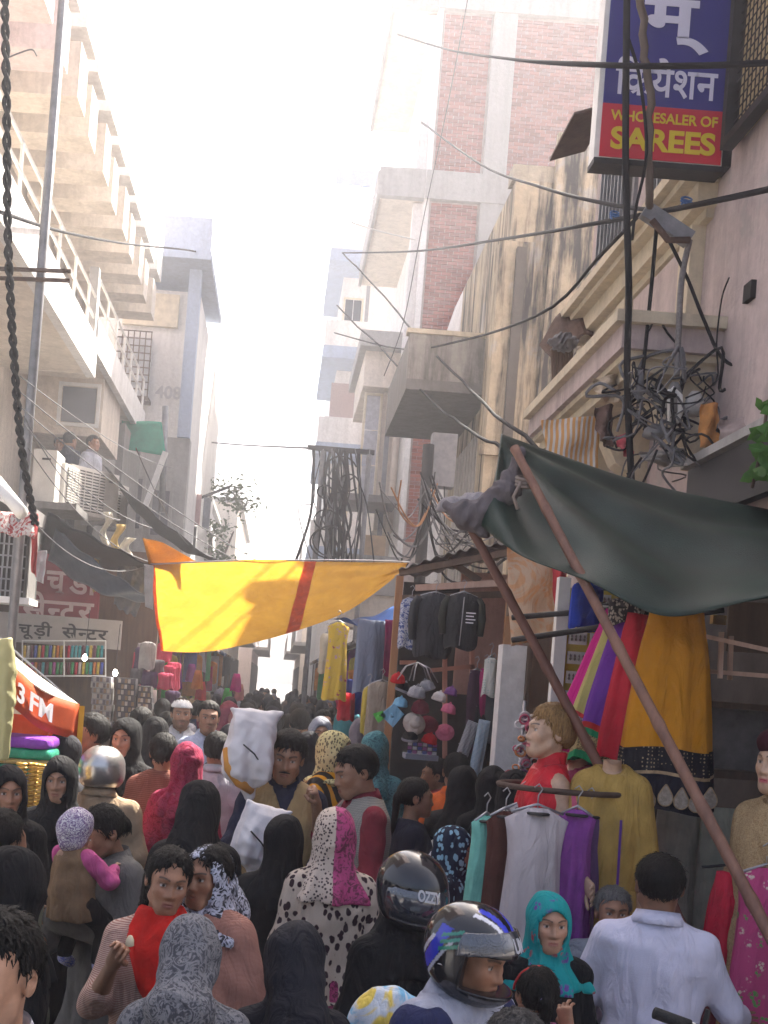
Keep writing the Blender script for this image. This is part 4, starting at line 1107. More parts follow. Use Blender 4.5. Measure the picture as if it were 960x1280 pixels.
# ------------------------------------------------------------------ cloth for the crowd
blk = cloth('black_cloth', (0.0055, 0.0055, 0.0068), 0.85)
blk2 = cloth('blue_black_cloth', (0.009, 0.0095, 0.015), 0.8)
jeans = cloth('dark_trouser_cloth', (0.03, 0.032, 0.04), 0.9)
shoe = M('black_leather', (0.02, 0.018, 0.016), 0.5, 0.2)
S1, S2, S3, S4 = (0.34, 0.18, 0.108), (0.285, 0.142, 0.083), (0.40, 0.225, 0.145), (0.20, 0.095, 0.055)
def arm(l=None, r=None):
    A = dict(ARM_DOWN)
    if l: A[-1] = l
    if r: A[1] = r
    return A
def burqa(label, px, py, d, yaw, face=False, mat=None, head=(0, 0, 0), skin=S1, A=None, seed=0.0, pinch=0.0, long=0.30, wide=1.0, back=0.0, group=None, niqab=False, gaze=0.0, off=0.02, opening=(0.060, 0.090), peak=0.0, hands=(None, None), base=0.0, shoulders=1.0):
    f = Figure('person', label, px, py, d, yaw, 'woman', skin, A or ARM_DOWN, head, group=group, cover=off + peak, gaze=gaze).body(hands)
    m = mat or blk; f.veil(m, face, long, pinch, off, 'head_veil', seed, niqab=niqab, back=back, opening=opening, peak=peak, shoulders=shoulders); f.robe(m, 'black_gown' if m in (blk, blk2) else 'gown', seed=seed, wide=wide)
    return f
def man(label, px, py, d, yaw, shirt, head=(0, 0, 0), skin=S1, A=None, hair='short', hcol=None, seed=0.0, group=None, beard=0.0, sleeve=0.96, hands=('relaxed', 'relaxed'), bottom=0.78, kind='man', trouser=None, hint=None, cover=0.015, width=1.0, collar=True, **kw):
    f = Figure('person', label, px, py, d, yaw, kind, skin, A or ARM_DOWN, head, group=group, beard=beard, cover=cover, width=width, **kw).body(hands, hint)
    if hair: f.hair(hair, *( [hcol[1], hcol[0]] if hcol else []))
    f.shirto = f.shirt(shirt, seed=seed, sleeve=sleeve, bottom=bottom, collar=collar); f.trousers(trouser or jeans); f.shoes(shoe)
    return f

# ------------------------------------------------------------------ nearest row
f = man('man with short black hair and a white collar beside the woman in a black veil', -2, 1136, 2.15, -16, cloth('white_shirt_cloth', (0.62, 0.62, 0.66)), head=(-4, -4, 0), skin=S3, beard=0.25, hair='crop')
burqa('woman in a black veil seen from behind next to the man with a white collar', 18, 1058, 3.3, 128, True, head=(8, 0, 0), seed=1.0, off=0.016, opening=(0.052, 0.085))
man('boy with short black hair in front of the frowning veiled woman', 4, 1012, 4.2, 150, cloth('dull_green_cloth', (0.10, 0.11, 0.08)), skin=S2)

# woman carrying a child
A = arm(((-0.24, -0.02, 1.12), (-0.06, -0.26, 1.08)), ((0.24, -0.04, 1.12), (-0.02, -0.27, 1.20)))
f = Figure('person', 'woman in a grey coat with a hair bun carrying a child in a patterned hat', 143, 1000, 4.75, -48, 'woman', S2, A, (-8, 22, 4)).body(('relaxed', 'grip'))
f.hair('bun'); gcoat = cloth('grey_coat_cloth', (0.105, 0.10, 0.095), 0.85, fold=0.3)
f.shirt(gcoat, 'coat', bottom=0.62, g=0.03, seed=2.0, wr=0.010, r=(0.085, 0.078, 0.066), flare=0.03)
f.skirt(printed('red_dotted_cloth', 'dots', (0.45, 0.02, 0.02), (0.75, 0.55, 0.15), scale=1.4), top=0.8, w=0.24); f.shoes(shoe)
def carried_child():
    p = at(97, 1012, 4.5); ro = root('person', (p.x, p.y, p.z - 0.80 * 0.76), 'small child in a violet patterned hat and brown vest held in arms', 'person', rz=R(150))
    ro.scale = (0.76, 0.76, 0.76); PW[ro.name] = (0, 0, 0)
    tor = union([loft([(0.30, 0.085, 0.075, 0), (0.45, 0.098, 0.085, 0), (0.58, 0.092, 0.078, 0), (0.62, 0.05, 0.05, 0)]), rc((0.06, -0.02, 0.33), (0.10, -0.16, 0.22), 0.05, 0.04), rc((-0.06, -0.02, 0.33), (-0.10, -0.16, 0.22), 0.05, 0.04),
                 rc((0.10, -0.16, 0.22), (0.11, -0.12, 0.05), 0.036, 0.03), rc((-0.10, -0.16, 0.22), (-0.11, -0.12, 0.05), 0.036, 0.03), rc((0, 0, 0.6), (0, 0, 0.68), 0.038, 0.04),
                 rc((-0.09, 0, 0.57), (-0.17, -0.08, 0.46), 0.028, 0.026), rc((-0.17, -0.08, 0.46), (-0.10, -0.21, 0.50), 0.026, 0.02), rc((0.09, 0, 0.57), (0.15, -0.1, 0.46), 0.028, 0.026), rc((0.15, -0.1, 0.46), (0.06, -0.2, 0.48), 0.026, 0.02)], 0.02)
    V, Q = surfnet(tor, 0.012); Vh, Qh, _ = HEADS['child']; hv = Vh * 0.82; hv = hv[:, :] + np.array([0, -0.01, 0.70])
    hm, qm = hand_mesh('grip'); hv2 = hm * 0.55; keep = hv2
    Rm = frame_from((0.07, -0.13, 0.04), (0.5, 0.4, 0.1)); w = np.array([-0.10, -0.21, 0.50])
    V2, Q2 = joinm([(V, Q), (hv, Qh), (hv2 @ Rm.T + w, qm)])
    C = np.concatenate([np.repeat(np.array([[0.34, 0.19, 0.12]]), len(V), 0), head_colors('child', (0.34, 0.19, 0.12)), np.repeat(np.array([[0.34, 0.19, 0.12]]), len(hm), 0)])
    me = mesh_of('body', V2, Q2, vcol('skin'), True); a = me.color_attributes.new('Col', 'FLOAT_COLOR', 'POINT')
    a.data.foreach_set('color', np.concatenate([C, np.ones((len(C), 1))], 1).astype(np.float32).ravel()); obj('body', me, ro)
    def w_(n, pr, m, r=0.0085):
        V, Q = surfnet(pr, r); o = obj(n, mesh_of(n, V, Q, m, True), ro); return o
    hat = cut(union([ell((0, 0.0, 0.725), (0.080, 0.096, 0.088)), rc((0, 0.03, 0.66), (0, 0.03, 0.70), 0.07, 0.075)], 0.03), lambda X, Y_, Z: np.sqrt((X / 0.052) ** 2 + ((Z - 0.675) / 0.062) ** 2) * 0.05 - 0.05 + np.clip(Y_ + 0.03, 0, 1) * 2)
    w_('hat', wrinkle(hat, 0.003, 1, 2), printed('violet_patterned_knit', 'swirl', (0.62, 0.60, 0.62), (0.16, 0.10, 0.22), scale=3.0))
    w_('vest', wrinkle(loft([(0.26, 0.12, 0.105, 0), (0.45, 0.118, 0.10, 0), (0.56, 0.108, 0.09, 0), (0.615, 0.06, 0.06, 0)], 6, 0.008), 0.006, 2), cloth('brown_vest_cloth', (0.20, 0.125, 0.07)))
    w_('sleeve', wrinkle(union([rc((-0.085, 0, 0.57), (-0.17, -0.08, 0.46), 0.048, 0.042), rc((-0.17, -0.08, 0.46), (-0.105, -0.195, 0.497), 0.042, 0.030)], 0.02), 0.005, 4, 2), cloth('pink_wool', (0.48, 0.09, 0.24)))
    w_('sleeve', wrinkle(union([rc((0.085, 0, 0.57), (0.15, -0.1, 0.46), 0.046, 0.042), rc((0.15, -0.1, 0.46), (0.065, -0.19, 0.478), 0.042, 0.030)], 0.02), 0.005, 5, 2), cloth('pink_wool', (0.48, 0.09, 0.24)))
    w_('trousers', union([rc((0.06, -0.02, 0.34), (0.10, -0.16, 0.22), 0.066, 0.055), rc((0.10, -0.16, 0.22), (0.11, -0.12, 0.06), 0.05, 0.04), rc((-0.06, -0.02, 0.34), (-0.10, -0.16, 0.22), 0.066, 0.055), rc((-0.10, -0.16, 0.22), (-0.11, -0.12, 0.06), 0.05, 0.04)], 0.03), blk)
    for sx in (1, -1): w_('shoe', rc((sx * 0.11, -0.12, 0.03), (sx * 0.115, -0.17, 0.0), 0.035, 0.03), printed('blue_print_shoe', 'swirl', (0.10, 0.13, 0.5), (0.5, 0.5, 0.6), scale=3))
carried_child()

# smiling young woman with red dupatta, hand raised with a piece of food
A = arm(((-0.25, -0.05, 1.13), (-0.17, -0.25, 1.35)))
f = Figure('person', 'smiling young woman with a red scarf raising her hand with a bite of bread', 207, 1056, 3.75, 6, 'woman', S2, A, (8, 4, 8), lip=(0.22, 0.07, 0.06)).body(('pinch', 'relaxed'), hint={-1: (0.3, 0.9, 0.2)})
f.hair('long'); f.shirt(printed('rust_striped_knit', 'stripe_z', (0.26, 0.12, 0.09), (0.45, 0.33, 0.28), scale=6), 'kurta', bottom=0.55, seed=3.0, sleeve=0.25, collar=False); f.muffler(cloth('bright_red_chiffon', (0.62, 0.02, 0.015), trans=0.2), 'red_scarf', 1.0, 'drape'); f.trousers(jeans); f.shoes(shoe)
_e, _w = [Vector(v) for v in f.A[-1]]; p = Matrix.Translation(f.root.location) @ Matrix.Rotation(f.root.rotation_euler.z, 4, 'Z') @ ((_w + (_w - _e).normalized() * 0.105 + Vector((0.02, -0.03, 0.0))) * f.scale); b = MB(); b.lathe((p.x, p.y, p.z - 0.012), [(0.004, 0), (0.013, 0.004), (0.012, 0.02), (0.006, 0.032), (0.001, 0.034)], 10); b.build('bread_piece', M('bread', (0.62, 0.52, 0.36), 0.9), smooth=True, label='small pale piece of bread pinched in the smiling woman\'s fingers', cat='food')

f = Figure('person', 'woman with a stern face in a black and white patterned scarf and rust shawl', 265, 1058, 3.9, -24, 'woman', S2, ARM_DOWN, (-10, 0, 0), cover=0.012).body()
f.hair('bun'); sc_bw = printed('black_white_swirl_scarf', 'swirl', (0.035, 0.036, 0.045), (0.50, 0.51, 0.60), scale=1.3)
f.veil(sc_bw, True, 0.20, 0.0, 0.012, 'patterned_scarf', 2.0, back=0.08, opening=(0.075, 0.110)); f.shawl(printed('rust_ribbed_wool', 'stripe_z', (0.26, 0.11, 0.08), (0.36, 0.19, 0.15), scale=9), seed=2.0); f.skirt(blk)

f = burqa('woman from behind in a grey cloud-patterned scarf tied at the nape', 241, 1143, 3.0, 176, False, printed('grey_swirl_scarf', 'swirl', (0.055, 0.056, 0.068), (0.17, 0.17, 0.185), scale=1.9), seed=0.6, pinch=0.022, long=0.34, back=0.06)
burqa('woman from behind in a smooth blue-black veil right of the grey patterned scarf', 372, 1152, 3.1, 190, False, blk2, seed=2.2, pinch=0.012, back=0.10, off=0.024)
burqa('woman from behind in a plain black veil next to the leopard-print scarf', 357, 1018, 4.75, 175, False, seed=3.1, long=0.30)
burqa('tall woman from behind in a loose black veil behind the smiling woman', 252, 975, 4.9, 168, False, seed=4.0, wide=1.15, long=0.36, back=0.12, shoulders=1.15)
# leopard print
f = Figure('person', 'woman from behind in a leopard-print and magenta headscarf and tunic', 421, 1008, 4.6, 184, 'woman', S1, ARM_DOWN, (0, 0, 0)).body()
leo = printed('leopard_print', 'leopard', (0.46, 0.38, 0.31), (0.028, 0.012, 0.018), scale=0.85)
def leo_scarf():
    m, n, l, p = _new('leopard_magenta_scarf'); co = _coord(n, l)
    v = n.new('ShaderNodeTexVoronoi'); v.inputs['Scale'].default_value = 72; l.new(co, v.inputs['Vector'])
    sp = _ramp(n, l, v.outputs['Distance'], [(0.30, (0.04, 0.02, 0.025)), (0.42, (0.50, 0.41, 0.34))]).outputs[0]
    w = _noise(n, l, 30, 3, 0.6, vec=co); w.inputs['Distortion'].default_value = 2
    mg = _ramp(n, l, w.outputs[0], [(0.42, (0.13, 0.02, 0.05)), (0.52, (0.42, 0.05, 0.17))]).outputs[0]
    sx = n.new('ShaderNodeSeparateXYZ'); l.new(co, sx.inputs[0])
    k = _ramp(n, l, _math(n, l, 'ADD', _math(n, l, 'MULTIPLY', sx.outputs[0], -14.0), 0.62), [(0.48, (0, 0, 0)), (0.52, (1, 1, 1))]).outputs[0]
    l.new(_mix(n, l, k, sp, mg), p.inputs['Base Color']); p.inputs['Roughness'].default_value = 0.85; _foldbump(n, l, p, co, 0.25); return m
f.veil(leo_scarf(), False, 0.27, 0.0, 0.018, 'leopard_scarf', 1.0); f.shirt(leo, 'leopard_tunic', bottom=0.9, g=0.022, seed=1.0, collar=False, flare=0.02); f.skirt(printed('magenta_print', 'swirl', (0.12, 0.02, 0.05), (0.40, 0.06, 0.17), scale=2), top=1.0, w=0.26); f.shoes(shoe)

# ------------------------------------------------------------------ helmets
def paint_mesh(name, V, Q, C, mat, parent):
    me = mesh_of(name, V, Q, mat, True); a = me.color_attributes.new('Col', 'FLOAT_COLOR', 'POINT')
    a.data.foreach_set('color', np.concatenate([C, np.ones((len(C), 1))], 1).astype(np.float32).ravel()); return obj(name, me, parent)
gloss = vcol('glossy_paint', 0.12, bump=0.0, spec=0.7)
def helmet(f, kind):
    """shell, opening, visor; worn by figure f"""
    outer = union([ell((0, 0.010, 0.028), (0.126, 0.148, 0.132)), ell((0, -0.030, -0.070), (0.104, 0.118, 0.062))], 0.06)
    if kind == 'open': outer = union([ell((0, 0.012, 0.022), (0.120, 0.142, 0.125)), ell((0, 0.02, -0.05), (0.106, 0.105, 0.07))], 0.05)
    inner = ell((0, 0.004, 0.0), (0.094, 0.112, 0.150))
    def fn(X, Y_, Z):
        d = np.maximum(outer[0](X, Y_, Z), -inner[0](X, Y_, Z))
        zc, zh = (-0.012, 0.056) if kind != 'open' else (-0.07, 0.105)
        o = np.maximum(np.maximum(np.abs(Z - zc - 0.12 * np.clip(-(Y_ + 0.03), 0, 1) * 0) - zh, np.abs(X) - 0.118), Y_ + (0.035 if kind != 'open' else 0.02))
        d = np.maximum(d, -o)
        return np.maximum(d, -0.125 - Z) if kind != 'open' else np.maximum(d, -0.09 - Z)
    V, Q = surfnet((fn, outer[1], outer[2]), 0.0048)
    x, y, z = V[:, 0], V[:, 1], V[:, 2]
    C = np.repeat(np.array([[0.012, 0.012, 0.015]]), len(V), 0)
    if kind == 'blue':
        def put(mask, col): C[mask] = col
        s = y + 0.35 * z
        band = np.abs((y - 0.085) + 0.55 * (z + 0.02) ** 1 - 0.25 * (z + 0.02) ** 2 * 8) < 0.022
        put(band & (z < 0.09), (0.03, 0.04, 0.42)); put((np.abs((y - 0.055) + 0.55 * (z + 0.02)) < 0.006) & (z < 0.06), (0.35, 0.36, 0.42))
        put((np.abs((y - 0.118) + 0.5 * (z + 0.02)) < 0.007) & (z < 0.05), (0.40, 0.41, 0.46))
        for k in range(3):
            put((np.abs(z - 0.055 - 0.035 * k * 0.6 - 0.55 * (y - 0.02) * 0 - 0.5 * (-(y) - 0.02)) < 0.0055) & (y > -0.01) & (y < 0.055) & (np.abs(x) > 0.03), (0.03, 0.20, 0.14))
        top = (z > 0.085) & (y < -0.005)
        put(top & (np.abs(np.abs(x) - 0.028 - 0.25 * (y + 0.06)) < 0.010), (0.04, 0.06, 0.55)); put(top & (np.abs(np.abs(x) - 0.05 - 0.3 * (y + 0.06)) < 0.006), (0.6, 0.62, 0.68))
        put((np.abs(z + 0.085) < 0.006) & (y < -0.07), (0.10, 0.10, 0.11))
    if kind == 'open': C[:] = (0.42, 0.42, 0.43)
    o = paint_mesh('helmet', f.to_head(V * 0.99), Q, C, gloss if kind != 'open' else M('scuffed_silver', (0.46, 0.45, 0.44), 0.28, 0.25, 7, 0.1, metal=0.85), f.root)
    PW[o.name] = (0, 0, 0)
    if kind != 'open':   # raised or lowered visor
        def vis(X, Y_, Z):
            if kind == 'visor': e = ell((0, 0.006, 0.0), (0.131, 0.156, 0.120)); e2 = ell((0, 0.006, 0.0), (0.127, 0.151, 0.116)); zr = np.abs(Z + 0.012) - 0.062
            else: e = ell((0, 0.010, 0.034), (0.132, 0.155, 0.136)); e2 = ell((0, 0.010, 0.034), (0.1285, 0.150, 0.132)); zr = np.abs(Z - 0.085 - 0.3 * (-Y_ - 0.1)) - 0.036
            d = np.maximum(np.maximum(e[0](X, Y_, Z), -e2[0](X, Y_, Z)), zr)
            return np.maximum(d, Y_ + 0.01)
        Vv, Qv = surfnet((vis, np.array([-0.14, -0.16, -0.10]), np.array([0.14, 0.02, 0.19])), 0.0030)
        vm = MATS.get('smoked_visor')
        if vm is None:
            vm, n, l, p = _new('smoked_visor'); MATS['smoked_visor'] = vm
            p.inputs['Base Color'].default_value = (0.05, 0.055, 0.07, 1); p.inputs['Roughness'].default_value = 0.06; p.inputs['Specular IOR Level'].default_value = 1.0; p.inputs['Metallic'].default_value = 0.25; p.inputs['Coat Weight'].default_value = 1.0; p.inputs['Coat Roughness'].default_value = 0.03
        vo = obj('visor', mesh_of('visor', f.to_head(Vv * 0.99), Qv, vm, True), o); PW[vo.name] = (0, 0, 0)
    return o
def curved_text(f, parent, body, size, theta0, z0, rad, zc, mat, name='lettering', slant=0.0, tilt=0.0, width=None):
    """lettering wrapped on the helmet; theta measured from the face direction towards +x"""
    v, fc = text_mesh(body, size, None, 0.002); a = np.array(v)
    if width: a[:, 0] *= width / (a[:, 0].max() - a[:, 0].min())
    a[:, 0] -= (a[:, 0].max() + a[:, 0].min()) / 2
    u, w = a[:, 0] * math.cos(tilt) - a[:, 2] * math.sin(tilt), a[:, 0] * math.sin(tilt) + a[:, 2] * math.cos(tilt)
    z = z0 + w; k = np.sqrt(np.clip(1 - ((z - zc) / rad[2]) ** 2, 0.05, 1)); t = theta0 + u / (rad[0] * k)
    out = np.stack([rad[0] * k * np.sin(t), -rad[1] * k * np.cos(t) + 0.008, z], 1) + 0
    o = obj(name, mesh_of(name, f.to_head(out), fc, mat), parent); PW[o.name] = (0, 0, 0); return o
mWhiteLet = M('white_lettering', (0.75, 0.75, 0.78), 0.5, 0.05, 5, 0)

# rider with the black and blue helmet
A = arm(((-0.27, -0.10, 1.10), (-0.20, -0.34, 1.02)), ((0.27, -0.10, 1.10), (0.20, -0.34, 1.02)))
f = Figure('person', 'motorbike rider in a black and blue full-face helmet and grey hooded jacket', 582, 1122, 3.05, 46, 'man', S2, A, (6, 12, 0), cover=0.045).body(('grip', 'grip'))
h = helmet(f, 'blue')
curved_text(f, h, 'UM', 0.05, 0.05, 0.070, (0.132, 0.158, 0.134), 0.028, mWhiteLet, width=0.052)
curved_text(f, h, 'Golden', 0.030, -1.60, -0.055, (0.128, 0.150, 0.134), 0.02, mWhiteLet, tilt=-0.5, width=0.075)
gh = cloth('heather_grey_fleece', (0.34, 0.35, 0.42), 0.95)
so_ = f.shirt(gh, 'hooded_jacket', bottom=0.75, g=0.04, seed=1.0, r=(0.095, 0.085, 0.07), wr=0.010)
f.wear('shoulder_panel', rc(SH[-1], SH[-1] * 0.45 + np.array(f.A[-1][0]) * 0.55, 0.098, 0.094), cloth('navy_fleece', (0.02, 0.025, 0.075)), parent=f.root)
f.wear('shoulder_panel', rc(SH[1], SH[1] * 0.45 + np.array(f.A[1][0]) * 0.55, 0.098, 0.094), cloth('navy_fleece', (0.02, 0.025, 0.075)), parent=f.root)
f.trousers(jeans); f.shoes(shoe)

f = burqa('person in black with a smoked-visor helmet over a black veil behind the blue helmet', 513, 1074, 3.8, 24, True, blk, head=(6, 8, 0), seed=5.0, off=0.012, A=ARM_DOWN, opening=(0.055, 0.06), wide=1.1)
f.scale = f.scale; h = helmet(f, 'visor')
curved_text(f, h, 'OZZY', 0.05, -0.25, 0.018, (0.134, 0.160, 0.122), 0.0, mWhiteLet, width=0.085, tilt=-0.08)
b = MB(); p_ = f.to_head(np.array([[-0.09, -0.12, -0.05]]))[0]

# blue bundle between the riders
b = MB(); p = at(486, 1272, 3.35); V, Q = surfnet(wrinkle(union([ell((0, 0, 0), (0.12, 0.09, 0.13)), ell((0.08, -0.03, -0.04), (0.08, 0.08, 0.10))], 0.05), 0.006, 2, 2), 0.01)
o = obj('cloth_bundle', mesh_of('cloth_bundle', V + np.array([0, 0, 0.16]), Q, printed('sky_blue_yellow_print', 'paisley', (0.16, 0.40, 0.60), (0.50, 0.55, 0.62), (0.66, 0.50, 0.10), scale=0.25), True), None, (p.x, p.y, p.z - 0.2)); tag(o, 'sky blue bundle with a yellow print slung behind the motorbike rider', 'bundle')

# ------------------------------------------------------------------ right foreground
f = Figure('person', 'girl in a blue and black flowered headscarf with glasses looking at the kurtas', 566, 1031, 5.5, 72, 'woman', S2, ARM_DOWN, (0, 4, 0)).body()
bluefl = printed('blue_black_flower_print', 'leopard', (0.012, 0.018, 0.04), (0.26, 0.46, 0.58), scale=0.9)
f.veil(bluefl, True, 0.30, 0, 0.016, 'flowered_scarf', 2.0); f.robe(bluefl, 'flowered_gown', seed=2.0)
gl = MB()
for sx in (-1, 1): gl.tube([(sx * 0.031 + 0.021 * math.cos(t), -0.098, 0.001 + 0.016 * math.sin(t)) for t in np.linspace(0, 2 * math.pi, 17)], 0.0016, 5, False)
gl.tube([(-0.010, -0.099, 0.003), (0.010, -0.099, 0.003)], 0.0014, 5)
for sx in (-1, 1): gl.tube([(sx * 0.052, -0.096, 0.004), (sx * 0.074, -0.03, 0.006), (sx * 0.074, 0.02, 0.002)], 0.0015, 5)
obj('glasses', mesh_of('glasses', f.to_head(np.array(gl.v) * 0.97), gl.f, mBlackIron, True), f.root)

A = arm(((-0.21, 0.0, 1.12), (-0.16, -0.2, 1.0)), ((0.23, -0.02, 1.13), (0.055, -0.19, 1.40)))
f = Figure('person', 'woman in a turquoise flowered headscarf and black embroidered dress', 688, 1113, 3.95, 4, 'woman', S3, ARM_DOWN, (-2, 2, 0), lip=(0.30, 0.11, 0.09)).body()
f.veil(printed('turquoise_flowered_chiffon', 'floral', (0.012, 0.30, 0.31), (0.42, 0.10, 0.12), (0.16, 0.08, 0.33), scale=0.75, trans=0.15), True, 0.27, 0, 0.016, 'turquoise_scarf', 3.0, opening=(0.062, 0.090)); f.robe(blk, 'black_dress', seed=1.5)
A = arm(None, ((0.17, -0.20, 1.22), (0.12, -0.30, 1.36)))
A = {-1: ARM_DOWN[-1], 1: ((0.20, 0.0, 1.16), (0.10, 0.16, 1.42))}
f = Figure('person', 'child with a red hairband and black hair reaching up to her mouth in pink sleeves', 674, 1204, 3.4, 190, 'child', S2, {-1: ((-0.24, -0.02, 1.2), (-0.21, -0.10, 1.44)), 1: ARM_DOWN[1]}, (0, 0, 0)).body(('pinch', 'relaxed'), hint={-1: (0.6, 0.6, 0)})
f.hair('tied'); f.shirt(cloth('magenta_velvet', (0.42, 0.05, 0.22), 0.7, sheen=0.3), 'blouse', bottom=0.8, seed=2, sleeve=0.75); f.skirt(blk); f.shoes(shoe)
b = MB(); b.tube([(0.092 * math.cos(t), -0.01 + 0.02 * math.sin(t), 0.028 + 0.094 * math.sin(t)) for t in np.linspace(-0.1, math.pi + 0.1, 24)], 0.006, 6)
obj('hairband', mesh_of('hairband', f.to_head(np.array(b.v) * 0.93), b.f, M('red_plastic', (0.45, 0.02, 0.02), 0.35), True), f.root)
b = MB(); b.tube([(0.025 * math.cos(t), 0.118 + 0.004 * math.sin(2 * t), 0.004 + 0.025 * math.sin(t)) for t in np.linspace(0, 2 * math.pi, 16)], 0.008, 6, False)
obj('hair_tie', mesh_of('hair_tie', f.to_head(np.array(b.v) * 0.9), b.f, cloth('lilac_elastic', (0.22, 0.18, 0.42)), True), f.root)

wsh = cloth('pale_lilac_shirt_cloth', (0.55, 0.54, 0.66), 0.85, 0.06, fold=0.35)
f = man('broad man from behind in a pale lilac white shirt under the bamboo pole', 828, 1066, 4.15, 165, wsh, skin=S4, hair='crop', A=arm(((-0.27, -0.06, 1.12), (-0.34, -0.27, 1.05)), ((0.25, -0.03, 1.10), (0.2, -0.2, 0.98))), seed=3.3, head=(6, 0, 0), width=1.08)
man('grey-haired man behind the man in the lilac white shirt', 768, 1109, 4.6, -14, cloth('grey_blue_cloth', (0.2, 0.22, 0.26)), skin=S2, hair='short', hcol=('grey_hair', (0.16, 0.155, 0.15)), beard=0.3, head=(8, -4, 0))
man('person with thick black hair seated behind the lilac white shirt by the red skirt', 925, 1158, 4.7, 185, cloth('dull_maroon_cloth', (0.16, 0.03, 0.04)), hair='full', kind='man')
man('person with wavy grey-black hair in front of the helmet rider', 648, 1266, 2.65, 182, cloth('brown_dark_cloth', (0.08, 0.06, 0.05)), hair='full', hcol=('salt_pepper_hair', (0.05, 0.048, 0.048)), kind='man')

# ------------------------------------------------------------------ middle of the lane
A = arm(((-0.24, -0.06, 1.13), (-0.19, -0.28, 1.22)), ((0.24, 0.0, 1.12), (0.17, -0.18, 0.98)))
f = man('man with black hair in a tan sweater vest carrying a white sack on his shoulder', 360, 913, 6.1, 4, cloth('dark_blue_shirt', (0.02, 0.025, 0.05)), skin=S1, hair='full', A=A, hands=('grip', 'relaxed'), head=(-6, 8, 4), seed=1)
mo = MB(); mo.tube([(-0.028, -0.098, -0.056), (0, -0.1075, -0.0515), (0.028, -0.098, -0.056)], [0.002, 0.0055, 0.002], 6)
obj('moustache', mesh_of('moustache', f.to_head(np.array(mo.v)), mo.f, hairmat('black_hair', (0.012, 0.01, 0.009)), True), f.root)
def vest(f, mat, g=0.028, bottom=0.82, name='sweater_vest'):
    pr = wrinkle(union([loft([(bottom, 0.165 + g, 0.12 + g, 0.01)] + [q for q in grow(TORSO_M, g) if q[0] > bottom]), rc((-0.13, 0.005, 1.385), (-0.05, 0.015, 1.43), 0.055, 0.045), rc((0.13, 0.005, 1.385), (0.05, 0.015, 1.43), 0.055, 0.045)], 0.03), 0.005, 2)
    vn = lambda X, Y_, Z: np.maximum(np.abs(X) - 0.052 * np.clip((Z - 1.30) / 0.13, 0, 1.2) - 0.002, Y_ - 0.0)
    nk = lambda X, Y_, Z: np.sqrt((X / 0.07) ** 2 + ((Y_ - 0.0) / 0.075) ** 2 + ((Z - 1.485) / 0.06) ** 2) * 0.06 - 0.06
    f.wear(name, cut(cut(pr, vn), nk), mat)
vest(f, cloth('tan_wool', (0.36, 0.25, 0.12)))
def sack(px, py, d, sx, sy, sz, label, tiltx, seed, ties=True, tie=(0.55, 0.25, 0.05)):
    p = at(px, py, d); ro = root('sack', (p.x, p.y, p.z), label, 'sack', 'white woven sacks'); ro.rotation_euler = (0, tiltx, 0.2)
    bx = loft([(-sz, sx * 0.45, sy * 0.5, 0), (-sz * 0.75, sx * 0.92, sy * 0.9, 0), (-sz * 0.3, sx * 1.02, sy * 1.05, 0), (sz * 0.2, sx * 0.95, sy * 0.95, 0), (sz * 0.7, sx * 0.93, sy * 0.7, 0), (sz * 0.95, sx * 0.95, sy * 0.35, 0), (sz, sx * 0.9, sy * 0.2, 0)], 5, 0.012, seed, 3.0)
    pr = wrinkle(wrinkle(union([bx, rc((sx * 0.75, 0, sz * 0.9), (sx * 1.08, 0, sz * 1.0), 0.022, 0.008), rc((0, 0, -sz * 0.8), (0.03, 0, -sz * 1.2), sx * 0.4, 0.03)], 0.04), 0.007, seed, 1.2), 0.0028, seed + 2, 3.0)
    V, Q = surfnet(pr, 0.008)
    m = M('white_woven_plastic', (0.66, 0.63, 0.64), 0.55, 0.10, 5, 0.35, 220)
    o = obj('bag', mesh_of('bag', V, Q, m, True), ro)
    b = MB(); b.tube([(-0.06, -sy - 0.012, sz * 0.1), (0.0, -sy - 0.015, -0.02), (0.05, -sy * 0.95, -sz * 0.4)], 0.004, 5); obj('string', mesh_of('string', b.v, b.f, mBlackIron, True), ro)
    if ties:
        b = MB(); b.tube([(-sx * 0.95, 0, -sz * 0.1), (-sx * 0.75, -sy * 0.5, -sz * 0.55), (-sx * 0.3, -sy * 0.55, -sz * 0.9), (0.03, -0.03, -sz * 1.1)], [0.02, 0.035, 0.03, 0.02], 8); obj('trim', mesh_of('trim', b.v, b.f, M('orange_hem', tie, 0.8), True), ro)
sack(313, 935, 5.95, 0.125, 0.11, 0.19, 'tall bulging white woven sack on the shoulder of the tan-vest man', 0.06, 1.0)
sack(322, 1043, 5.6, 0.10, 0.10, 0.14, 'white sack hanging below the raised one, beside the black veils', 0.25, 4.0, False)

# lady with patterned cap and yellow and black dupatta
f = Figure('person', 'woman in a yellow patterned headscarf and an orange and black shawl turned sideways', 418, 912, 7.0, 62, 'woman', S1, ARM_DOWN, (10, 4, 0)).body()
f.veil(printed('olive_cream_print', 'small_leopard', (0.55, 0.48, 0.24), (0.12, 0.10, 0.05), scale=0.9), True, 0.16, 0.012, 0.014, 'patterned_headscarf', 1.0, opening=(0.072, 0.105)); f.shawl(printed('orange_black_panel', 'stripe_x', (0.62, 0.28, 0.015), (0.015, 0.013, 0.012), scale=0.55), 'orange_shawl', 1.0); f.skirt(blk)
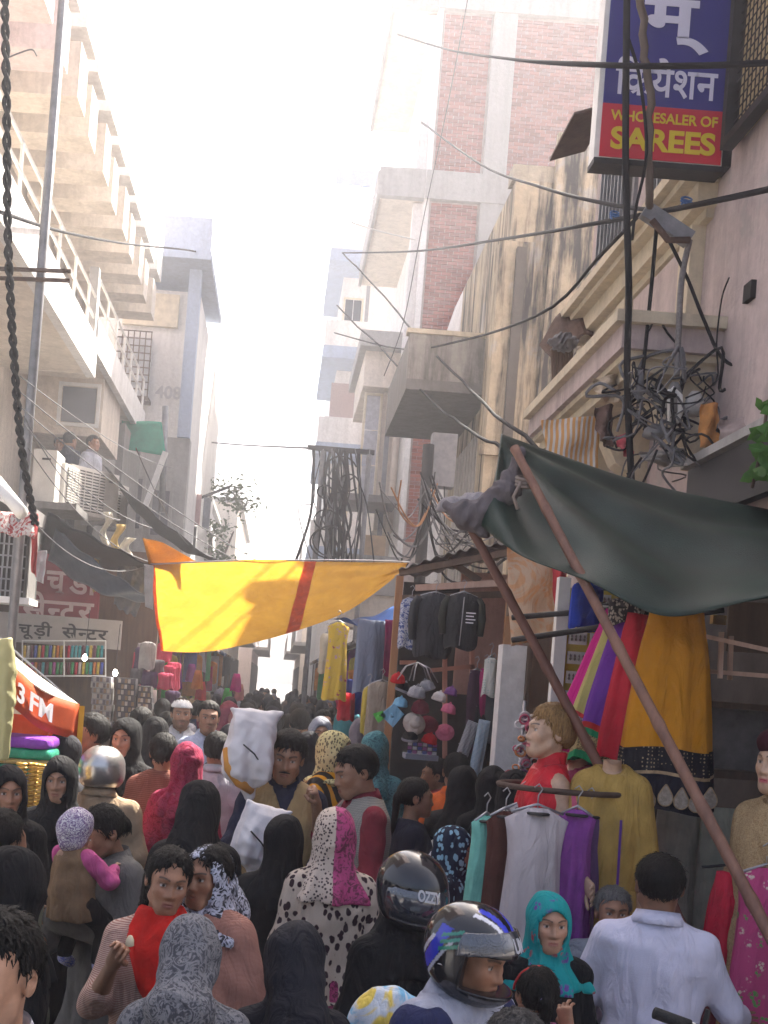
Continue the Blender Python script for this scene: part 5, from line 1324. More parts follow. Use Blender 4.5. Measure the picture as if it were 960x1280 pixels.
# man sideways, maroon shirt, checked vest, hand at his mouth
A = arm(((-0.21, -0.10, 1.15), (-0.045, -0.20, 1.43)), None)
f = man('man in a maroon shirt and grey checked vest with a hand at his mouth', 456, 930, 5.9, -72, cloth('maroon_shirt_cloth', (0.20, 0.022, 0.035)), skin=S1, hair='short', A={-1: ((-0.215, -0.10, 1.15), (-0.06, -0.21, 1.42)), 1: ((0.24, -0.02, 1.10), (0.12, -0.2, 1.0))}, head=(0, 16, 0), sleeve=0.35, hands=('grip', 'relaxed'), hint={-1: (0.2, 0.9, 0.3)})
vest(f, printed('grey_checked_wool', 'check', (0.30, 0.28, 0.24), (0.20, 0.19, 0.17), scale=3), 0.034, 0.80, 'checked_vest')
# girl in navy with striped cuffs
f = man('girl with tied hair in a navy top with striped cuffs beside three black veils', 520, 972, 6.5, 95, cloth('navy_top_cloth', (0.012, 0.014, 0.03)), hair='tied', kind='woman', A=arm(((-0.22, 0.02, 1.13), (-0.12, -0.2, 1.3)), ((0.22, 0.02, 1.13), (0.12, -0.2, 1.3))), collar=False)
for sd in (-1, 1):
    e, w = np.array(f.A[sd][0]), np.array(f.A[sd][1])
    for k in range(4):
        t0 = 0.5 + 0.12 * k; f.wear('cuff_stripe', rc(e + (w - e) * t0, e + (w - e) * (t0 + 0.03), 0.057 - 0.003 * k, 0.057 - 0.003 * k), cloth('white_cuff', (0.6, 0.6, 0.62)), 0.012, parent=f.root)
man('man in a bright orange shirt and black cap among the stall goods', 572, 940, 7.4, 172, cloth('bright_orange_cloth', (0.62, 0.12, 0.02)), hair='crop', skin=S2)
for (x, y, d, yw, lab) in ((580, 957, 6.7, 175, 'woman from behind in a black veil beside the girl in navy'), (618, 958, 6.5, 185, 'middle one of three black-veiled women at the kurta rail'), (644, 962, 6.2, 170, 'black-veiled woman right against the kurta rail by the red mannequin')):
    burqa(lab, x, y, d, yw, False, seed=x * 0.1)
burqa('woman from behind in a teal blue headscarf near the caps', 470, 914, 7.7, 170, False, printed('teal_print_cloth', 'paisley', (0.035, 0.13, 0.155), (0.07, 0.20, 0.22), (0.02, 0.08, 0.10)), seed=2.0)

# ------------------------------------------------------------------ left middle
burqa('veiled woman at the edge with a worried face, orange food at her chin', 12, 956, 5.2, 16, True, skin=S2, seed=1.1, head=(4, 2, 0))
burqa('frowning woman in a black veil and headband behind the child in the patterned hat', 78, 945, 5.7, -8, True, skin=S1, seed=2.3, head=(4, 0, 0), opening=(0.058, 0.075))
burqa('veiled woman glancing left in front of the folded fabrics', 80, 915, 6.7, -48, True, skin=S3, seed=3.2, mat=blk2)
man('young man in profile with thick black hair and a red jacket collar', 116, 893, 7.5, -70, cloth('dark_red_jacket', (0.25, 0.02, 0.03)), hair='full', skin=S1)
burqa('woman in a black veil lit from behind next to the silver helmet', 160, 897, 7.2, -14, True, skin=S3, seed=4.1, head=(0, 2, 0))
f = man('man from behind in a scuffed silver helmet and tan coat', 130, 930, 6.3, 172, cloth('tan_coat_cloth', (0.33, 0.235, 0.15), fold=0.3), hair='crop', cover=0.035, width=1.1); helmet(f, 'open')
f = Figure('person', 'woman from behind with black hair under a reddish brown striped shawl', 206, 915, 7.0, 178, 'woman', S1, ARM_DOWN).body(); f.hair('bun'); f.shawl(printed('brown_red_striped_wool', 'stripe_z', (0.16, 0.045, 0.03), (0.24, 0.10, 0.07), scale=3.5)); f.skirt(blk); f.shoes(shoe)
burqa('woman from behind in a crimson patterned scarf and crimson dress', 236, 928, 6.5, 176, False, printed('crimson_print', 'paisley', (0.24, 0.008, 0.035), (0.33, 0.035, 0.085), (0.17, 0.006, 0.03)), seed=5.0)

# ------------------------------------------------------------------ the crowd further in, one by one
mid = [
 ('m', 228, 873, 10.2, 10, (0.50, 0.50, 0.52), 'bearded man in a white skullcap and pale tunic down the lane', 'cap'),
 ('m', 262, 876, 9.6, 8, (0.40, 0.46, 0.62), 'man in a light blue shirt walking towards the sack carrier', ''),
 ('m', 273, 915, 7.8, 175, (0.42, 0.42, 0.47), 'man in a pale grey shirt from behind, left of the raised sack', ''),
 ('b', 196, 896, 8.2, 175, None, 'black-veiled woman from behind, left of the light blue shirt', ''),
 ('b', 290, 905, 8.4, 178, None, 'black-veiled woman from behind at the edge of the raised sack', ''),
 ('s', 300, 885, 10.5, 180, (0.25, 0.10, 0.10), 'woman in a dusty red scarf just above the raised sack', ''),
 ('b', 386, 914, 8.0, 170, None, 'black-veiled woman between the tan vest and the yellow headscarf', ''),
 ('s', 402, 896, 9.2, 5, (0.22, 0.23, 0.27), 'woman facing us in a grey headscarf behind the yellow headscarf', 'face'),
 ('s', 454, 897, 9.0, 160, (0.16, 0.14, 0.16), 'woman in a dark mottled scarf beside the teal headscarf', ''),
 ('s', 436, 886, 10.0, 60, (0.05, 0.19, 0.22), 'woman turned sideways in a sea-green scarf near the hanging dresses', 'face'),
 ('b', 340, 888, 10.8, 175, None, 'black-veiled woman above the tan-vest man', ''),
 ('m', 376, 886, 10.6, 178, (0.05, 0.05, 0.06), 'dark-jacketed man from behind down the middle of the lane', ''),
 ('m', 178, 884, 9.4, 165, (0.12, 0.12, 0.13), 'man in a charcoal jacket by the bangle boxes', ''),
 ('m', 548, 948, 8.2, -100, (0.30, 0.05, 0.06), 'stallholder in dark red beside the hanging caps', ''),
 ('s', 50, 935, 7.6, -20, (0.10, 0.09, 0.09), 'woman in a charcoal scarf by the golden bangles', 'face'),
]
for k, (t, x, y, d, yw, c, lab, ex) in enumerate(mid):
    if t == 'b': burqa(lab, x, y, d, yw, False, seed=k * 1.3, mat=blk if k % 2 else blk2)
    elif t == 's': burqa(lab, x, y, d, yw, ex == 'face', cloth('scarf_cloth_%02d' % k, c), seed=k * 0.9)
    else:
        f = man(lab, x, y, d, yw, cloth('shirt_cloth_%02d' % k, c), hair='short', skin=S2, seed=k, beard=0.8 if ex == 'cap' else 0.2)
        if ex == 'cap':
            f.wear('skullcap', cut(ell((0, -0.002, 1.585 + 0.035), (0.094, 0.116, 0.098)), lambda X, Y_, Z: Z - (1.585 + 0.055)), cloth('white_cap_cloth', (0.7, 0.7, 0.7)), 0.01)

# far crowd: a dozen figures, copied with their clothes; every one stands by itself
protos = []
fm = [('b', None, 'shopper in black veil and gown in the packed far crowd'), ('b2', None, 'shopper in blue-black veil in the packed far crowd'),
      ('m', (0.06, 0.06, 0.07), 'man in a dark jacket in the packed far crowd'), ('m', (0.34, 0.34, 0.38), 'man in a pale shirt in the packed far crowd'), ('m', (0.16, 0.10, 0.07), 'man in brown in the packed far crowd'),
      ('s', (0.24, 0.05, 0.09), 'woman in a wine red scarf in the packed far crowd'), ('s', (0.22, 0.22, 0.26), 'woman in a grey scarf in the packed far crowd'), ('s', (0.06, 0.16, 0.18), 'woman in a dull teal scarf in the packed far crowd'),
      ('s', (0.30, 0.22, 0.12), 'woman in an ochre scarf in the packed far crowd'), ('m', (0.06, 0.08, 0.16), 'man in a navy sweater in the packed far crowd')]
for k, (t, c, lab) in enumerate(fm):
    g = 'far crowd: ' + lab.split(' in the ')[0]
    if t[0] == 'b': f = burqa(lab, 345, 860, 14, 180, False, blk if t == 'b' else blk2, seed=k, group=g)
    elif t == 's': f = burqa(lab, 345, 860, 14, 180, k % 2 == 0, cloth('far_cloth_%02d' % k, c), seed=k, group=g)
    else: f = man(lab, 345, 860, 14, 180, cloth('far_cloth_%02d' % k, c), hair='short', skin=S2, seed=k, group=g, hands=(None, None))
    protos.append(f.root)
q = random.Random(21); used = [0] * len(protos); spots = []
d = 11.3
while d < 40:
    w0, w1 = (-1.35, 1.0) if d < 16 else (-1.7, 1.15)
    n = 4 if d < 16 else 3
    for k in range(n):
        x = w0 + (w1 - w0) * (k + 0.5 + q.uniform(-0.32, 0.32)) / n; spots.append((x, d + q.uniform(-0.3, 0.3)))
    d += 0.75 if d < 20 else 1.3
for k, (x, y) in enumerate(spots):
    wts = [6, 4, 3, 2, 2, 1.3, 1.5, 1, 1, 2]; i = q.choices(range(len(protos)), wts)[0]
    src = protos[i]; o = src if used[i] == 0 else copy_tree(src); used[i] += 1
    h = q.uniform(1.58, 1.76) / 1.70; o.location = (x, y, 0.0); o.scale = (h, h, h); o.rotation_euler = (0, 0, R(180 + q.uniform(-40, 40)) if q.random() < 0.62 else R(q.uniform(-30, 30)))
for i, o in enumerate(protos):
    if used[i] == 0:
        for ch in list(o.children_recursive): bpy.data.objects.remove(ch)
        bpy.data.objects.remove(o)

# people on the first floor terrace
for (x, y, d, yw, c, lab) in ((88, 540, 17.2, 150, (0.02, 0.025, 0.06), 'man in a dark blue jacket on the terrace above the air conditioners'), (76, 545, 17.9, 20, (0.25, 0.1, 0.1), 'man half hidden behind the blue jacket on the terrace'), (117, 544, 16.8, 60, (0.35, 0.36, 0.42), 'man in a pale shirt looking down from the terrace corner')):
    man(lab, x, y, d, yw, cloth('terrace_cloth_%d' % x, c), hair='short', base=3.66, skin=S2)
# ------------------------------------------------------------------ hanging goods
PROF = {'kurta': [(0, .16), (.015, .26), (.04, .46), (.07, .5), (.14, .43), (.24, .40), (.40, .42), (.65, .47), (1, .54)],
        'jacket': [(0, .2), (.03, .34), (.08, .5), (.3, .5), (.6, .5), (.93, .5), (1, .44)],
        'skirt': [(0, .27), (.04, .28), (.3, .36), (.6, .43), (1, .5)],
        'sheet': [(0, .46), (.05, .47), (.5, .49), (1, .5)],
        'scarf': [(0, .3), (.08, .5), (.5, .42), (1, .5)],
        'trousers': [(0, .42), (.05, .44), (.3, .5), (.6, .44), (1, .4)]}
mWire = M('wire_hanger', (0.35, 0.35, 0.37), 0.4, 0.1, 5, 0, metal=0.8)
mWoodBr = wood('hanger_wood', (0.16, 0.05, 0.03), (0.26, 0.10, 0.06))
def ring_mesh(prof, w, h, depth, z_from, z_to, nf, amp, seed, n=30, lv=16, off=0.0, cap=True):
    """a hollow hanging cloth between two fractions of its height (0 top, 1 hem)"""
    b = MB(); T = [p[0] for p in prof]; W = [p[1] for p in prof]; rows = []
    for i in range(lv + 1):
        t = z_from + (z_to - z_from) * i / lv; hw = float(np.interp(t, T, W)) * w; dd = depth * (0.25 + 0.75 * min(1, t * 5)) ; row = []
        for j in range(n):
            a = 2 * math.pi * j / n; fold = amp * (0.25 + 0.75 * t) * (math.sin(nf * a + seed + 1.5 * math.sin(2.3 * t + seed)) + 0.4 * math.sin(2.3 * nf * a + 2 * seed))
            x = (hw + off + fold * 0.3) * math.cos(a); y = (dd + off + fold) * math.sin(a)
            row.append((x, y, -h * t + 0.012 * math.sin(3 * a + seed) * t))
        rows.append(row)
    vs = [p for r_ in rows for p in r_]
    fs = [(i * n + j, (i + 1) * n + j, (i + 1) * n + (j + 1) % n, i * n + (j + 1) % n) for i in range(lv) for j in range(n)]
    if cap and z_from == 0: fs.append(tuple(range(n)))
    b.add(vs, fs); return b
def hang(name, label, cat, top, w, h, mat, shape='kurta', depth=0.05, rz=0.0, nf=6, amp=0.014, seed=0.0, group=None, sleeves=None, bands=(), hanger=True, tilt=0.0, part_name='cloth', sl=0.75):
    ro = root(name, tuple(top), label, cat, group, rz=rz); ro.rotation_euler = (0, tilt, rz); PW[ro.name] = (0, 0, 0)
    prof = PROF[shape]; zlast = 1.0 if not bands else bands[0][0]
    b = ring_mesh(prof, w, h, depth, 0.0, zlast, nf, amp, seed)
    o = obj(part_name, mesh_of(part_name, b.v, b.f, mat, True), ro)
    for k, (t0, t1, m) in enumerate(bands):
        b = ring_mesh(prof, w, h, depth, t0, t1, nf, amp, seed, lv=4, off=0.003); obj('border', mesh_of('border', b.v, b.f, m, True), ro)
    if sleeves:
        for s in (-1, 1):
            b = MB(); x0 = s * w * 0.45
            b.tube([(x0 * 0.9, 0, -h * 0.09), (x0 * 1.15, 0.0, -h * 0.2), (x0 * (1.28 + 0.05 * math.sin(seed + s)), -0.01, -h * sl * 0.6), (x0 * 1.22, -0.02, -h * sl)], [w * 0.13, w * 0.14, w * 0.125, w * 0.10], 12)
            obj('sleeve', mesh_of('sleeve', b.v, b.f, sleeves, True), ro)
    if hanger:
        b = MB(); b.tube([(0, 0, 0.0), (0, 0, 0.05), (0.015, 0, 0.075), (0.0, 0, 0.095), (-0.018, 0, 0.08)], 0.003, 5); b.tube([(-w * 0.4, 0, -0.02), (0, 0, 0.015), (w * 0.4, 0, -0.02)], 0.006, 6)
        obj('hanger', mesh_of('hanger', b.v, b.f, mWire, True), ro)
    return ro

# ------------------------------------------------------------------ right: green tarpaulin on bamboo
def polyl(pts, t):
    n = len(pts) - 1; k = min(n - 1, int(t * n)); f_ = t * n - k
    return pts[k].lerp(pts[k + 1], f_)
def smoothl(pts, t):
    n = len(pts) - 1; k = min(n - 1, int(t * n)); u = t * n - k
    p0, p1, p2, p3 = pts[max(k - 1, 0)], pts[k], pts[k + 1], pts[min(k + 2, n)]
    return 0.5 * ((2 * p1) + (p2 - p0) * u + (2 * p0 - 5 * p1 + 4 * p2 - p3) * u * u + (3 * p1 - p0 - 3 * p2 + p3) * u ** 3)
top = [at(*q) for q in ((626, 543, 5.5), (690, 566, 5.7), (780, 597, 5.9), (880, 622, 6.05), (1040, 652, 6.2))]
bot = [at(*q) for q in ((597, 652, 5.15), (650, 694, 4.85), (735, 727, 4.7), (830, 770, 4.6), (935, 752, 4.6), (1040, 728, 4.6))]
def tarp(u, v):
    a, b = smoothl(top, u), smoothl(bot, u); p = a.lerp(b, v)
    s = math.sin(math.pi * v)
    p = p + Vector((0, -0.10 * s, -0.05 * s * (1 - u)))
    ang = math.atan2(v + 0.02, u + 0.03)            # creases fan out from the tied corner
    r_ = min(1.0, 1.6 * math.hypot(u, v * 0.6))
    p = p + Vector((0, -0.07, 0.028)) * (math.sin(ang * 13 + 1.1) * r_ * s ** 0.5) * (1.15 - 0.6 * u)
    p = p + Vector((0, -0.014, 0.0)) * math.sin(u * 19 + v * 7 + 2 * math.sin(v * 6)) * s
    return p
mTarp = M('dark_green_tarpaulin', (0.009, 0.025, 0.017), 0.5, 0.4, 5, 0.25, 160, spec=0.35)
b = MB(); b.sheet(tarp, 90, 44, 0.004); b.build('tarpaulin', mTarp, smooth=True, label='dark green tarpaulin awning sagging from the bamboo pole over the dress stall', cat='tarpaulin')
# tied bunch at the corner
pc = at(602, 640, 5.15)
V, Q = surfnet(wrinkle(union([rc((0.10, 0, 0.10), (0, 0, 0), 0.055, 0.05), rc((0, 0, 0), (-0.06, 0, -0.02), 0.05, 0.065), rc((0.10, 0, 0.10), (0.16, 0.05, 0.28), 0.05, 0.02), rc((-0.06, 0, -0.02), (-0.15, 0.05, 0.03), 0.05, 0.015), rc((-0.03, 0, -0.03), (0.02, -0.02, -0.10), 0.035, 0.02)], 0.04), 0.010, 3, 3), 0.008)
o = obj('tied_cloth', mesh_of('tied_cloth', V, Q, cloth('grimy_grey_cloth', (0.12, 0.105, 0.11)), True), None, tuple(pc)); tag(o, 'grimy grey cloth tied in a knot round the top of the shorter bamboo pole', 'cloth')
pc = at(575, 632, 5.3)
V, Q = surfnet(wrinkle(union([rc((-0.05, 0, 0), (0.08, 0, 0.02), 0.03, 0.05), rc((-0.05, 0, 0), (-0.09, 0, -0.02), 0.03, 0.02)], 0.03), 0.007, 1, 3), 0.008)
o = obj('rolled_cloth', mesh_of('rolled_cloth', V, Q, cloth('pale_grey_cloth', (0.34, 0.31, 0.31)), True), None, tuple(pc)); tag(o, 'pale grey rolled cloth end beside the tarpaulin knot', 'cloth')
mBamboo = wood('bamboo', (0.13, 0.06, 0.04), (0.25, 0.125, 0.08), 1.0, 0.6)
mBamboo2 = wood('reddish_bamboo', (0.085, 0.03, 0.02), (0.17, 0.07, 0.045), 1.0, 0.6)
def bamboo(a, b_, r, m, label, seed=0):
    a, b_ = Vector(a), Vector(b_); d = b_ - a; g = a + d * (a.z / (a.z - b_.z)) if b_.z > 0.01 else b_
    b_ = g; L = (b_ - a).length; n = int(L / 0.04); pts = []; rs = []
    q = random.Random(seed); bow = Vector((q.uniform(-0.02, 0.02), 0, 0.015))
    for i in range(n + 1):
        t = i / n; pts.append(a.lerp(b_, t) + bow * 4 * t * (1 - t)); k = (t * L) % 0.36
        rs.append(r * (0.88 + 0.24 * t) * (1.16 if k < 0.035 else 1.0))
    b = MB(); b.tube(pts, rs, 12); b.build('bamboo_pole', m, smooth=True, label=label, cat='pole')
bamboo(at(643, 560, 5.15), at(962, 1165, 4.0), 0.021, mBamboo, 'long pale bamboo pole propping the green tarpaulin, leaning over the orange skirt', 1)
bamboo(at(584, 652, 5.2), at(806, 1082, 4.85), 0.022, mBamboo2, 'shorter reddish bamboo pole leaning down from the cloth knot', 2)
b = MB(); p = at(656, 598, 5.1)
for k in range(3): b.tube([(p.x + 0.034 * math.cos(t), p.y + 0.03 * math.sin(t), p.z - 0.015 * k + 0.012 * math.sin(t)) for t in np.linspace(0, 2 * math.pi, 14)], 0.008, 6, False)
b.tube([p + Vector((-0.02, -0.03, -0.02)), p + Vector((-0.05, -0.04, -0.09)), p + Vector((-0.03, -0.05, -0.14))], 0.008, 6)
b.build('rope_lashing', cloth('frayed_rope', (0.25, 0.20, 0.17)), smooth=True, label='frayed rope lashing on the long pale bamboo pole', cat='rope')

# ------------------------------------------------------------------ dress stall frame
st = root('dress_stall', (2.0, 6.0, 0), 'open dress stall with iron rails and a dark back under the green tarpaulin', 'stall')
def rail(a, b_, r=0.014, m=None, name='rail', parent=None):
    q = MB(); q.tube([a, b_], r, 8); return q.build(name, m or mBlackIron, parent or st, smooth=True)
rail(at(640, 800, 5.6), at(905, 762, 5.15)); rail(at(640, 772, 6.0), at(960, 745, 5.5))
rail((2.2, 4.4, 0), (2.2, 4.4, 3.0)); rail((2.3, 6.9, 0), (2.3, 6.9, 3.0))
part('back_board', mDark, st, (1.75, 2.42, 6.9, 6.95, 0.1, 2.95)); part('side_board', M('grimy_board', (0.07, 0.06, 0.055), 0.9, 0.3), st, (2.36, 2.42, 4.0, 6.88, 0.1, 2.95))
b = MB(); b.box(1.75, 2.35, 4.9, 5.6, 0.0, 0.62); b.build('counter', M('grimy_board', (0.07, 0.06, 0.055)), st)
pw = at(905, 925, 5.3); part('glass_panel', M('smeared_glass', (0.16, 0.15, 0.15), 0.25, 0.35, 9, 0.1), st, (pw.x - 0.13, pw.x + 0.35, 5.6, 5.62, pw.z - 0.14, pw.z + 0.14), label='smeared grey glass counter panel')
part('shelf', mWoodDark, st, (pw.x - 0.13, pw.x + 0.35, 5.5, 5.75, pw.z - 0.18, pw.z - 0.142)); part('shelf', mWoodDark, st, (pw.x - 0.13, pw.x + 0.35, 5.5, 5.75, pw.z + 0.142, pw.z + 0.17))
pw = at(935, 790, 5.2); part('plank_panel', mWoodDark, st, (pw.x - 0.09, pw.x + 0.3, 5.2, 5.22, pw.z - 0.09, pw.z + 0.13))
wr = root('wooden_rail_frame', tuple(at(905, 830, 5.0)), 'pale wooden batten frame jutting out beside the orange skirt', 'frame')
for a, c in (((857, 790, 5.05), (985, 818, 4.75)), ((857, 837, 5.15), (985, 847, 4.85)), ((902, 790, 5.0), (900, 848, 5.0)), ((914, 795, 5.06), (912, 850, 5.06))):
    q = MB(); q.beam(at(*a), at(*c), 0.014, 0.018); q.build('batten', mWoodPink, wr)
b = MB(); p0 = at(905, 775, 5.5); b.box(p0.x - 0.05, p0.x + 0.12, 5.5, 5.54, p0.z - 0.02, p0.z + 0.02); b.build('yellow_carton', M('yellow_carton', (0.42, 0.24, 0.06), 0.8), label='narrow yellow carton on the rail above the batten frame', cat='carton')

# ------------------------------------------------------------------ the big skirts
mBorder = printed('black_gold_dotted_border', 'dots', (0.010, 0.010, 0.016), (0.32, 0.25, 0.16), scale=1.05)
mGold = M('gold_braid', (0.34, 0.24, 0.14), 0.5, 0.3, 30, 0.3, 200, metal=0.3)
mSilver = M('silver_sequins', (0.30, 0.26, 0.22), 0.45, 0.4, 60, 0.5, 160, metal=0.35)
navy = cloth('black_velvet_hem', (0.010, 0.010, 0.020), 0.8)
def skirt_on_rail(px, py, d, w, h, mat, label, seed, bands=(), tear=0, rz=0.0, depth=0.11, tilt=0.0, nf=9):
    ro = hang('hanging_skirt', label, 'skirt', at(px, py, d), w, h, mat, 'skirt', depth, rz, nf, 0.020, seed, 'long skirts hung on the stall rail', bands=bands, hanger=False, tilt=tilt, part_name='panel')
    b = MB(); b.tube([(-0.12, 0, 0.01), (0, 0, 0.03), (0.12, 0, 0.01)], 0.006, 6); obj('waistband', mesh_of('waistband', b.v, b.f, mBlackIron, True), ro)
    for k in range(tear):
        x = -w * 0.5 * 0.93 + w * 0.93 * (k + 0.5) / tear; zc = -h * 0.925 - 0.01 * math.sin(k * 2.1); y = -(depth) * math.sqrt(max(0.05, 1 - (x / (w * 0.5)) ** 2)) - 0.024
        n = 18; out = []
        for i in range(n):
            t = 2 * math.pi * i / n; rr = 0.029 * (1 - 0.30 * math.sin(t)); out.append((x + rr * math.cos(t) * (1 - 0.45 * max(0, math.sin(t))), y, zc + 0.044 * math.sin(t)))
        b = MB(); b.prism(out, (0, 0.006, 0)); o = obj('teardrop_motif', mesh_of('teardrop_motif', b.v, b.f, mSilver), ro)
        b = MB(); ring = [(p_[0], p_[1] - 0.002, p_[2]) for p_ in out]; b.tube(ring + [ring[0]], 0.0025, 5, False); obj('beaded_edge', mesh_of('beaded_edge', b.v, b.f, mGold, True), o)
    return ro
skirt_on_rail(846, 764, 5.0, 0.42, 0.83, cloth('marigold_georgette', (0.62, 0.26, 0.012), 0.8, 0.08, trans=0.15), 'marigold orange skirt with a black dotted border and silver teardrops', 1.0, bands=((0.69, 0.81, mBorder), (0.81, 0.826, mGold), (0.826, 1.0, navy)), tear=6)
skirt_on_rail(800, 768, 5.16, 0.20, 0.64, cloth('scarlet_georgette', (0.62, 0.025, 0.05), 0.8, 0.1, trans=0.15), 'narrow scarlet red skirt squeezed beside the orange one', 2.0, nf=7, depth=0.10, tilt=0.10)
skirt_on_rail(791, 766, 5.24, 0.24, 0.68, cloth('violet_georgette', (0.17, 0.035, 0.36), 0.8, 0.1, trans=0.15), 'violet skirt with a green and gold hem between red and yellow-green skirts', 3.0, bands=((0.76, 0.80, cloth('red_hem', (0.5, 0.03, 0.03))), (0.80, 0.84, cloth('green_hem', (0.01, 0.25, 0.10))), (0.84, 0.95, printed('gold_scroll_border', 'swirl', (0.04, 0.03, 0.025), (0.48, 0.38, 0.18), scale=4)), (0.95, 1.0, cloth('green_hem', (0.01, 0.25, 0.10)))), nf=7, tilt=0.16)
skirt_on_rail(783, 766, 5.32, 0.24, 0.58, cloth('pale_lime_georgette', (0.52, 0.46, 0.16), 0.8, 0.1, trans=0.15), 'pale yellow-green skirt with a black and silver hem', 4.0, bands=((0.84, 0.87, cloth('red_hem', (0.5, 0.03, 0.03))), (0.87, 1.0, printed('black_silver_border', 'swirl', (0.03, 0.03, 0.04), (0.35, 0.36, 0.42), scale=4))), nf=7, tilt=0.20)
skirt_on_rail(775, 766, 5.40, 0.24, 0.66, cloth('magenta_georgette', (0.62, 0.012, 0.25), 0.8, 0.1, trans=0.15), 'magenta pink skirt at the far end of the stall rail', 5.0, nf=7, tilt=0.24)
hang('hanging_blouse', 'small black blouse with silver stones bunched above the coloured skirts', 'blouse', at(790, 748, 5.2), 0.2, 0.12, printed('black_sequin', 'small_leopard', (0.03, 0.025, 0.03), (0.35, 0.30, 0.26)), 'jacket', 0.05, 0, 5, 0.01, 1)
hang('hanging_blouse', 'royal blue blouse hung behind the bamboo pole', 'blouse', at(735, 728, 5.6), 0.16, 0.22, cloth('royal_blue', (0.02, 0.05, 0.36)), 'jacket', 0.05, 0.3, 5, 0.01, 2)
# pale sheets and clothes lower down
for (px, py, d, w, h, c, lab, sh) in ((850, 1000, 5.5, 0.22, 0.75, (0.46, 0.45, 0.38), 'pale sage dupatta sheet hanging behind the lilac white shirt', 'sheet'), (905, 1010, 5.45, 0.22, 0.72, (0.40, 0.42, 0.34), 'grey-green dupatta sheet hanging next to the gold mannequin', 'sheet'), (800, 1010, 5.6, 0.12, 0.5, (0.45, 0.16, 0.10), 'rust coloured dupatta hung behind the tan mannequin dress', 'sheet')):
    hang('hanging_dupatta', lab, 'dupatta', at(px, py, d), w, h, cloth('dupatta_%d' % px, c), sh, 0.03, 0.1, 6, 0.012, px * 0.1, 'dupattas hung behind the mannequins', hanger=False)
skirt_on_rail(915, 1090, 4.75, 0.22, 0.55, cloth('crimson_satin', (0.55, 0.012, 0.045), 0.5), 'crimson skirt with a dark green waist by the gold mannequin', 7.0, nf=6)
hang('hanging_dress', 'pink and green flower print dress against the frame edge by the bamboo foot', 'dress', at(958, 1085, 4.5), 0.22, 0.6, printed('pink_green_floral', 'floral', (0.45, 0.06, 0.18), (0.10, 0.30, 0.08), (0.6, 0.5, 0.4), scale=1.2), 'kurta', 0.07, 0, 6, 0.012, 3)

# ------------------------------------------------------------------ mannequins
PL = (0.52, 0.34, 0.23); PL2 = (0.48, 0.30, 0.22)
plastic = vcol('mannequin_plastic', 0.35, bump=0.0, spec=0.5)
def mannequin(label, px, py, d, yaw, A=None, head=(0, 0, 0), base=0.3, hair=None, hcol=None, skin=PL, width=0.95, hands=('relaxed', 'relaxed'), headless=False):
    f = Figure('mannequin', label, px, py, d, yaw, 'woman', skin, A or ARM_DOWN, head, category='mannequin', base=base, stride=0.03, width=width, lip=(0.42, 0.03, 0.08)).body(hands, mat=plastic, headless=headless)
    if hair: f.hair(hair, hcol[1], hcol[0])
    b = MB(); b.lathe((0, 0, -base / f.scale), [(0.17, 0), (0.17, 0.015), (0.02, 0.02), (0.015, 0.25), (0.001, 0.26)], 18); obj('stand', mesh_of('stand', b.v, b.f, mSteel, True), f.root)
    return f
f = mannequin('blonde mannequin in a red halter top with a pink scarf looking away down the lane', 690, 879, 5.05, -78, ARM_DOWN, (0, -4, 0), 0.32, 'wig', ('honey_blonde_hair', (0.36, 0.21, 0.085)))
redt = cloth('red_satin_top', (0.58, 0.015, 0.03), 0.45)
f.shirt(redt, 'halter_top', bottom=0.85, sleeve=-2, g=0.012, collar=False, seed=1); f.wear('halter_collar', loft([(1.42, 0.075, 0.072, 0.012), (1.47, 0.058, 0.062, 0.022), (1.505, 0.054, 0.060, 0.03)]), redt, 0.008)
f.skirt(cloth('hot_pink_satin', (0.65, 0.015, 0.22), 0.5), top=0.98, bottom=0.15, w=0.26)
b = MB()
for k in range(26): t = math.pi * 2 * k / 26; b.lathe((0.166 * math.cos(t), 0.125 * math.sin(t) , 1.13 + 0.01 * math.sin(5 * t)), [(0.001, -0.008), (0.009, 0), (0.001, 0.008)], 6)
obj('beaded_trim', mesh_of('beaded_trim', b.v, b.f, M('pearl', (0.6, 0.45, 0.40), 0.3), True), f.root)
b = MB(); b.sheet(lambda u, v: (0.20 + 0.02 * math.sin(9 * v), 0.03 + 0.14 * u + 0.015 * math.sin(14 * u), 1.34 - 0.55 * v - 0.03 * u), 10, 14, 0.004)
obj('pink_scarf', mesh_of('pink_scarf', b.v, b.f, cloth('rose_scarf_cloth', (0.55, 0.12, 0.20)), True), f.root)
f = mannequin('mannequin with a grey cap and rose pink tunic behind the red halter mannequin', 724, 888, 5.5, -60, None, (0, 0, 0), 0.25, 'crop', ('grey_cap_felt', (0.16, 0.16, 0.16)))
f.shirt(cloth('rose_tunic_cloth', (0.45, 0.07, 0.14)), 'tunic', bottom=0.6, sleeve=0.2, collar=False, seed=2); f.skirt(cloth('hot_pink_satin', (0.65, 0.015, 0.22)))
A = {-1: ((-0.27, -0.04, 1.12), (-0.12, -0.27, 1.05)), 1: ((0.23, 0.02, 1.10), (0.22, -0.03, 0.85))}
f = mannequin('headless mannequin in a long tan yellow dress with cape sleeves and a bent arm', 772, 872, 4.9, -12, A, (0, 0, 0), 0.12, headless=True, width=0.70)
tan = cloth('tan_yellow_crepe', (0.42, 0.27, 0.07), 0.8)
f.shirt(tan, 'dress_top', bottom=0.9, sleeve=0.05, collar=False, seed=4, r=(0.07, 0.078, 0.05)); f.skirt(tan, top=1.02, bottom=0.1, w=0.24, name='dress_skirt')
